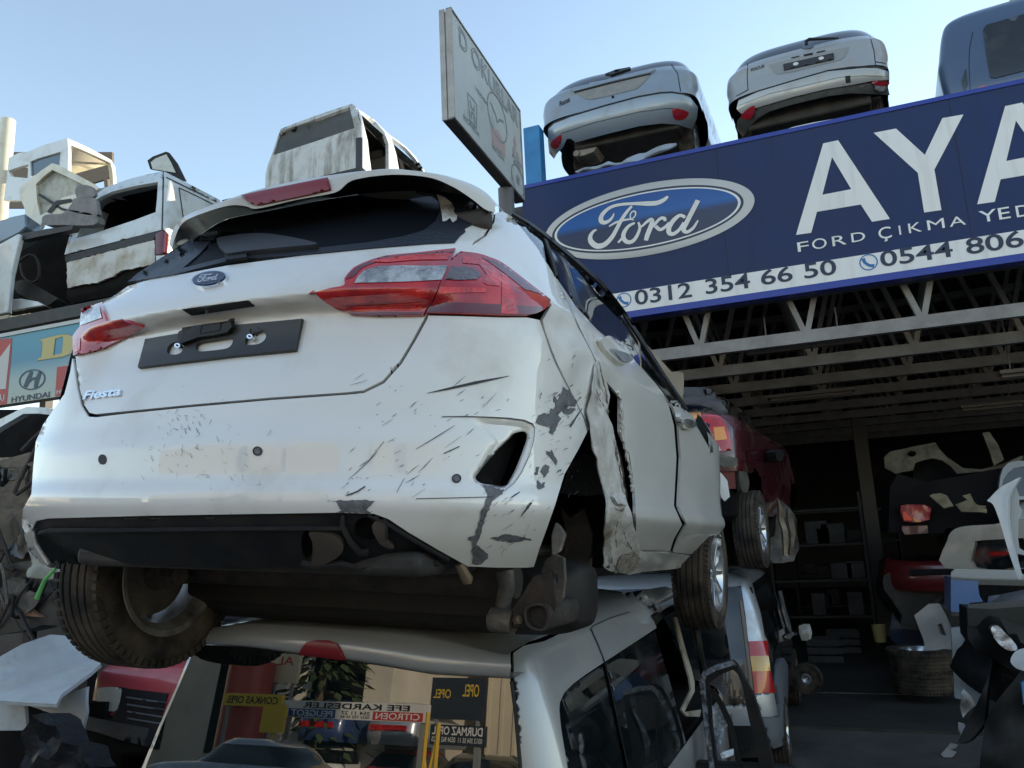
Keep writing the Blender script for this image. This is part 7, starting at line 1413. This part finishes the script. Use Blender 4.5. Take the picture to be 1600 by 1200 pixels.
# sunlit buildings of the row opposite
CLAD = mat('cream_cladding_far', (.66, .58, .44), .7, var=((.55, .47, .34), .5, .4, .7))
def block(label, x0, x1, y0, y1, h, m, ridge=0, win=0, rib=0):
    t = thing('warehouse', label, 'building', T((x0 + x1) / 2, y1, 0)); I = V(((x0 + x1) / 2, y1, 0))
    MB().box(V((x0, y0, 0)) - I, V((x1, y1, h)) - I).build('wall', m, t, smooth=False)
    if ridge: xm = (x0 + x1) / 2; MB().add([V(p) - I for p in ((x0 - .2, y0, h), (x1 + .2, y0, h), (xm, y0, h + ridge), (x0 - .2, y1 + .1, h), (x1 + .2, y1 + .1, h), (xm, y1 + .1, h + ridge))], [(0, 1, 2), (3, 5, 4), (0, 2, 5, 3), (1, 4, 5, 2)]).build('roof', m, t, smooth=False)
    if rib:
        mb = MB(); k = x0
        while k < x1: mb.box(V((k, y1, .1)) - I, V((k + .12, y1 + .05, h - .1)) - I); k += .5
        mb.build('cladding_ribs', m, t, smooth=False)
    for k in range(win):
        a = x0 + (k + .25) * (x1 - x0) / win; MB().box(V((a, y1 + .003, 1.0)) - I, V((a + (x1 - x0) / win * .5, y1 + .03, h * .6)) - I).build('opening', INTER, t, smooth=False)
    return t
block('tall cream clad warehouse opposite the hall', -12.5, -4.6, -34, -22, 9.2, CLAD, ridge=2.2, rib=1)
block('ochre fronted workshop opposite, right of the tall cream warehouse', -3.6, 1.4, -30, -19, 6.2, mat('ochre_render', (.55, .42, .24), .8, var=((.42, .33, .2), .4, .4, .7)), win=2)
block('narrow pale workshop opposite with a gable, beside the ochre one', 2.6, 8.6, -32, -21, 8.0, mat('pale_render', (.62, .57, .48), .8, var=((.46, .42, .35), .5, .4, .7)), ridge=2.5, win=2)
block('grey workshop opposite with dark openings', 9.6, 24, -30, -19, 9.5, mat('grey_clad', (.40, .40, .38), .7), win=4)
block('white gabled workshop opposite on the left', -26, -14, -30, -18, 9, mat('offwhite_render', (.68, .62, .52), .8, var=((.5, .45, .37), .5, .4, .7)), ridge=2.6, win=3)
block('cream storehouse far left of the yard', -34, -22, -14, 4, 5.5, CLAD, win=0, rib=1)
block('brown storehouse beyond the left pile', -40, -16, 16, 24, 4.4, mat('brown_render', (.24, .20, .16), .85, var=((.15, .13, .11), .5, .4, .7)))
props(MB().box((-26, 10.6, 0), (-3.6, 10.8, 3.6)).build('yard_wall', mat('dark_yard_wall', (.07, .068, .062), .85, var=((.12, .11, .10), 1, .4, .7)), smooth=False), 'dark yard wall behind the racks of wrecks on the left', 'wall')
# a conifer and a silver car across the yard
LEAF = mat('conifer_needles', (.045, .075, .03), .7, var=((.08, .10, .04), 3, .4, .7)); BARK = mat('bark', (.10, .07, .05), .9)
def conifer(x, y, h, r, label):
    t = thing('pine_tree', label, 'tree', T(x, y, 0)); MB().tube([(0, 0, 0), (.05, 0, h * .5), (0, 0, h * .97)], [.16, .11, .03], 8).build('trunk', BARK, t); mb = MB(); rnd = random.Random(int(x * 10))
    for i in range(900):
        f = rnd.random() ** .8; z = h * (.18 + .82 * f); rr = r * (1 - f) * math.sqrt(rnd.random()) + .1; a = rnd.random() * 6.283; a = round(a * 2.2) / 2.2 + rnd.uniform(-.25, .25)
        c = V((rr * math.cos(a), rr * math.sin(a), z - rr * .35)); u = V((math.cos(a), math.sin(a), -.4 + rnd.uniform(-.3, .3))).normalized() * rnd.uniform(.25, .5); w = u.cross(V((0, 0, 1))).normalized() * rnd.uniform(.06, .14) + V((0, 0, rnd.uniform(-.05, .05)))
        mb.add([c - u * .4, c + w, c + u, c - w], [(0, 1, 2, 3)])
    mb.build('crown', LEAF, t, smooth=False, flip=False)
p = rf(*A7p(690, 720), -17); conifer(p.x, -17, 8.2, 2.2, 'dark conifer standing in front of the cream warehouse opposite'); conifer(p.x - 9, -21, 8.5, 2.4, 'conifer beside the white gabled workshop opposite')
p = rf(*A7p(870, 1000), -8.5)
MQ = T(p.x, -8.0, 0, rz=90)
sq_ = thing('saloon_car', 'silver saloon parked across the yard, reflected low in the rear glass', 'car', MQ)
qr = loft([(.25, .1, .78, .4, 4.3, .8), (.5, .0, .88, .4, 4.4, .9), (.85, .06, .88, .4, 4.3, .9), (.98, .2, .80, .4, 4.0, 1.0), (1.02, .7, .72, .4, 3.3, .9), (1.35, 1.2, .60, .4, 2.7, .6), (1.44, 1.5, .5, .3, 2.5, .5)], dz=.05, nr=40, ns=16, nf=20)
rings_mesh(qr, lambda c: (c.z < 1.03 or c.z > 1.34) and not any((c.y - y) ** 2 + (c.z - .31) ** 2 < .36 ** 2 for y in (.9, 3.5)), cap=.01).build('body', SILVER, sq_, ang=60); rings_mesh(qr, lambda c: 1.03 <= c.z <= 1.34).build('windows', DGLASS, sq_, ang=60)
for x, y in ((-.8, .9), (.8, .9), (-.8, 3.5), (.8, 3.5)): wheel(sq_, (x, y, .31), face=1 if x > 0 else -1)

# unseen wrecks added along the far side of the yard for paintwork reflections
YS = [mat('yard_paint_%s' % n_, c_, .3, coat=1, metal=mt) for n_, c_, mt in (('white', (.66, .66, .64), 0), ('silver', (.45, .47, .5), .5), ('red', (.32, .03, .03), 0), ('blue', (.04, .07, .18), 0), ('black', (.012, .013, .015), 0), ('green', (.05, .12, .08), 0))]
srows = [(.25, .1, .78, .4, 4.1, .8), (.5, .0, .86, .4, 4.2, .9), (.9, .06, .86, .4, 4.1, 1.0), (1.0, .15, .78, .4, 3.4, .9), (1.35, .5, .62, .4, 2.6, .6), (1.45, .8, .5, .3, 2.4, .5)]
yr = loft(srows, dz=.06, nr=36, ns=12, nf=18)
proto = None
names = ['white', 'silver', 'red', 'blue', 'black', 'green']
spots = [(-15.5, 0, 0), (-15.5, 1.3, 3), (-13.2, 0, 2), (-13.2, 1.3, 1), (-10.8, 0, 4), (-8.4, 0, 5), (-8.4, 1.3, 0), (-6, 0, 3), (-1.2, 0, 5), (-1.2, 1.3, 0), (1.2, 0, 1), (1.2, 1.3, 4), (3.6, 0, 3), (3.6, 1.3, 0), (6.0, 0, 4), (6.0, 1.3, 1), (8.4, 0, 0)]
cols = sorted({q_[0] for q_ in spots}); nth = ['first', 'second', 'third', 'fourth', 'fifth', 'sixth', 'seventh', 'eighth', 'ninth', 'tenth']
for i, (x, z, ci) in enumerate(spots):
    y = -16.6 + random.uniform(-.2, .2); lab = '%s wreck %s in the %s added stack from the left across the yard' % (names[ci], ('at the bottom', 'on top')[int(z / 1.3 + .1)], nth[cols.index(x)])
    t = thing('reflection_wreck', lab, 'car', T(x, y, z, rz=180 + random.uniform(-6, 6)), 'unseen wrecks added across the yard for reflections')
    rings_mesh(yr, lambda c: c.z < .98 or c.z > 1.36, cap=.01).build('body', YS[ci], t, ang=60); rings_mesh(yr, lambda c: .98 <= c.z <= 1.36).build('windows', DGLASS, t, ang=60)
    MB().box((-.62, -.01, .62), (.62, .08, .78)).build('lamp_strip', REDL, t)
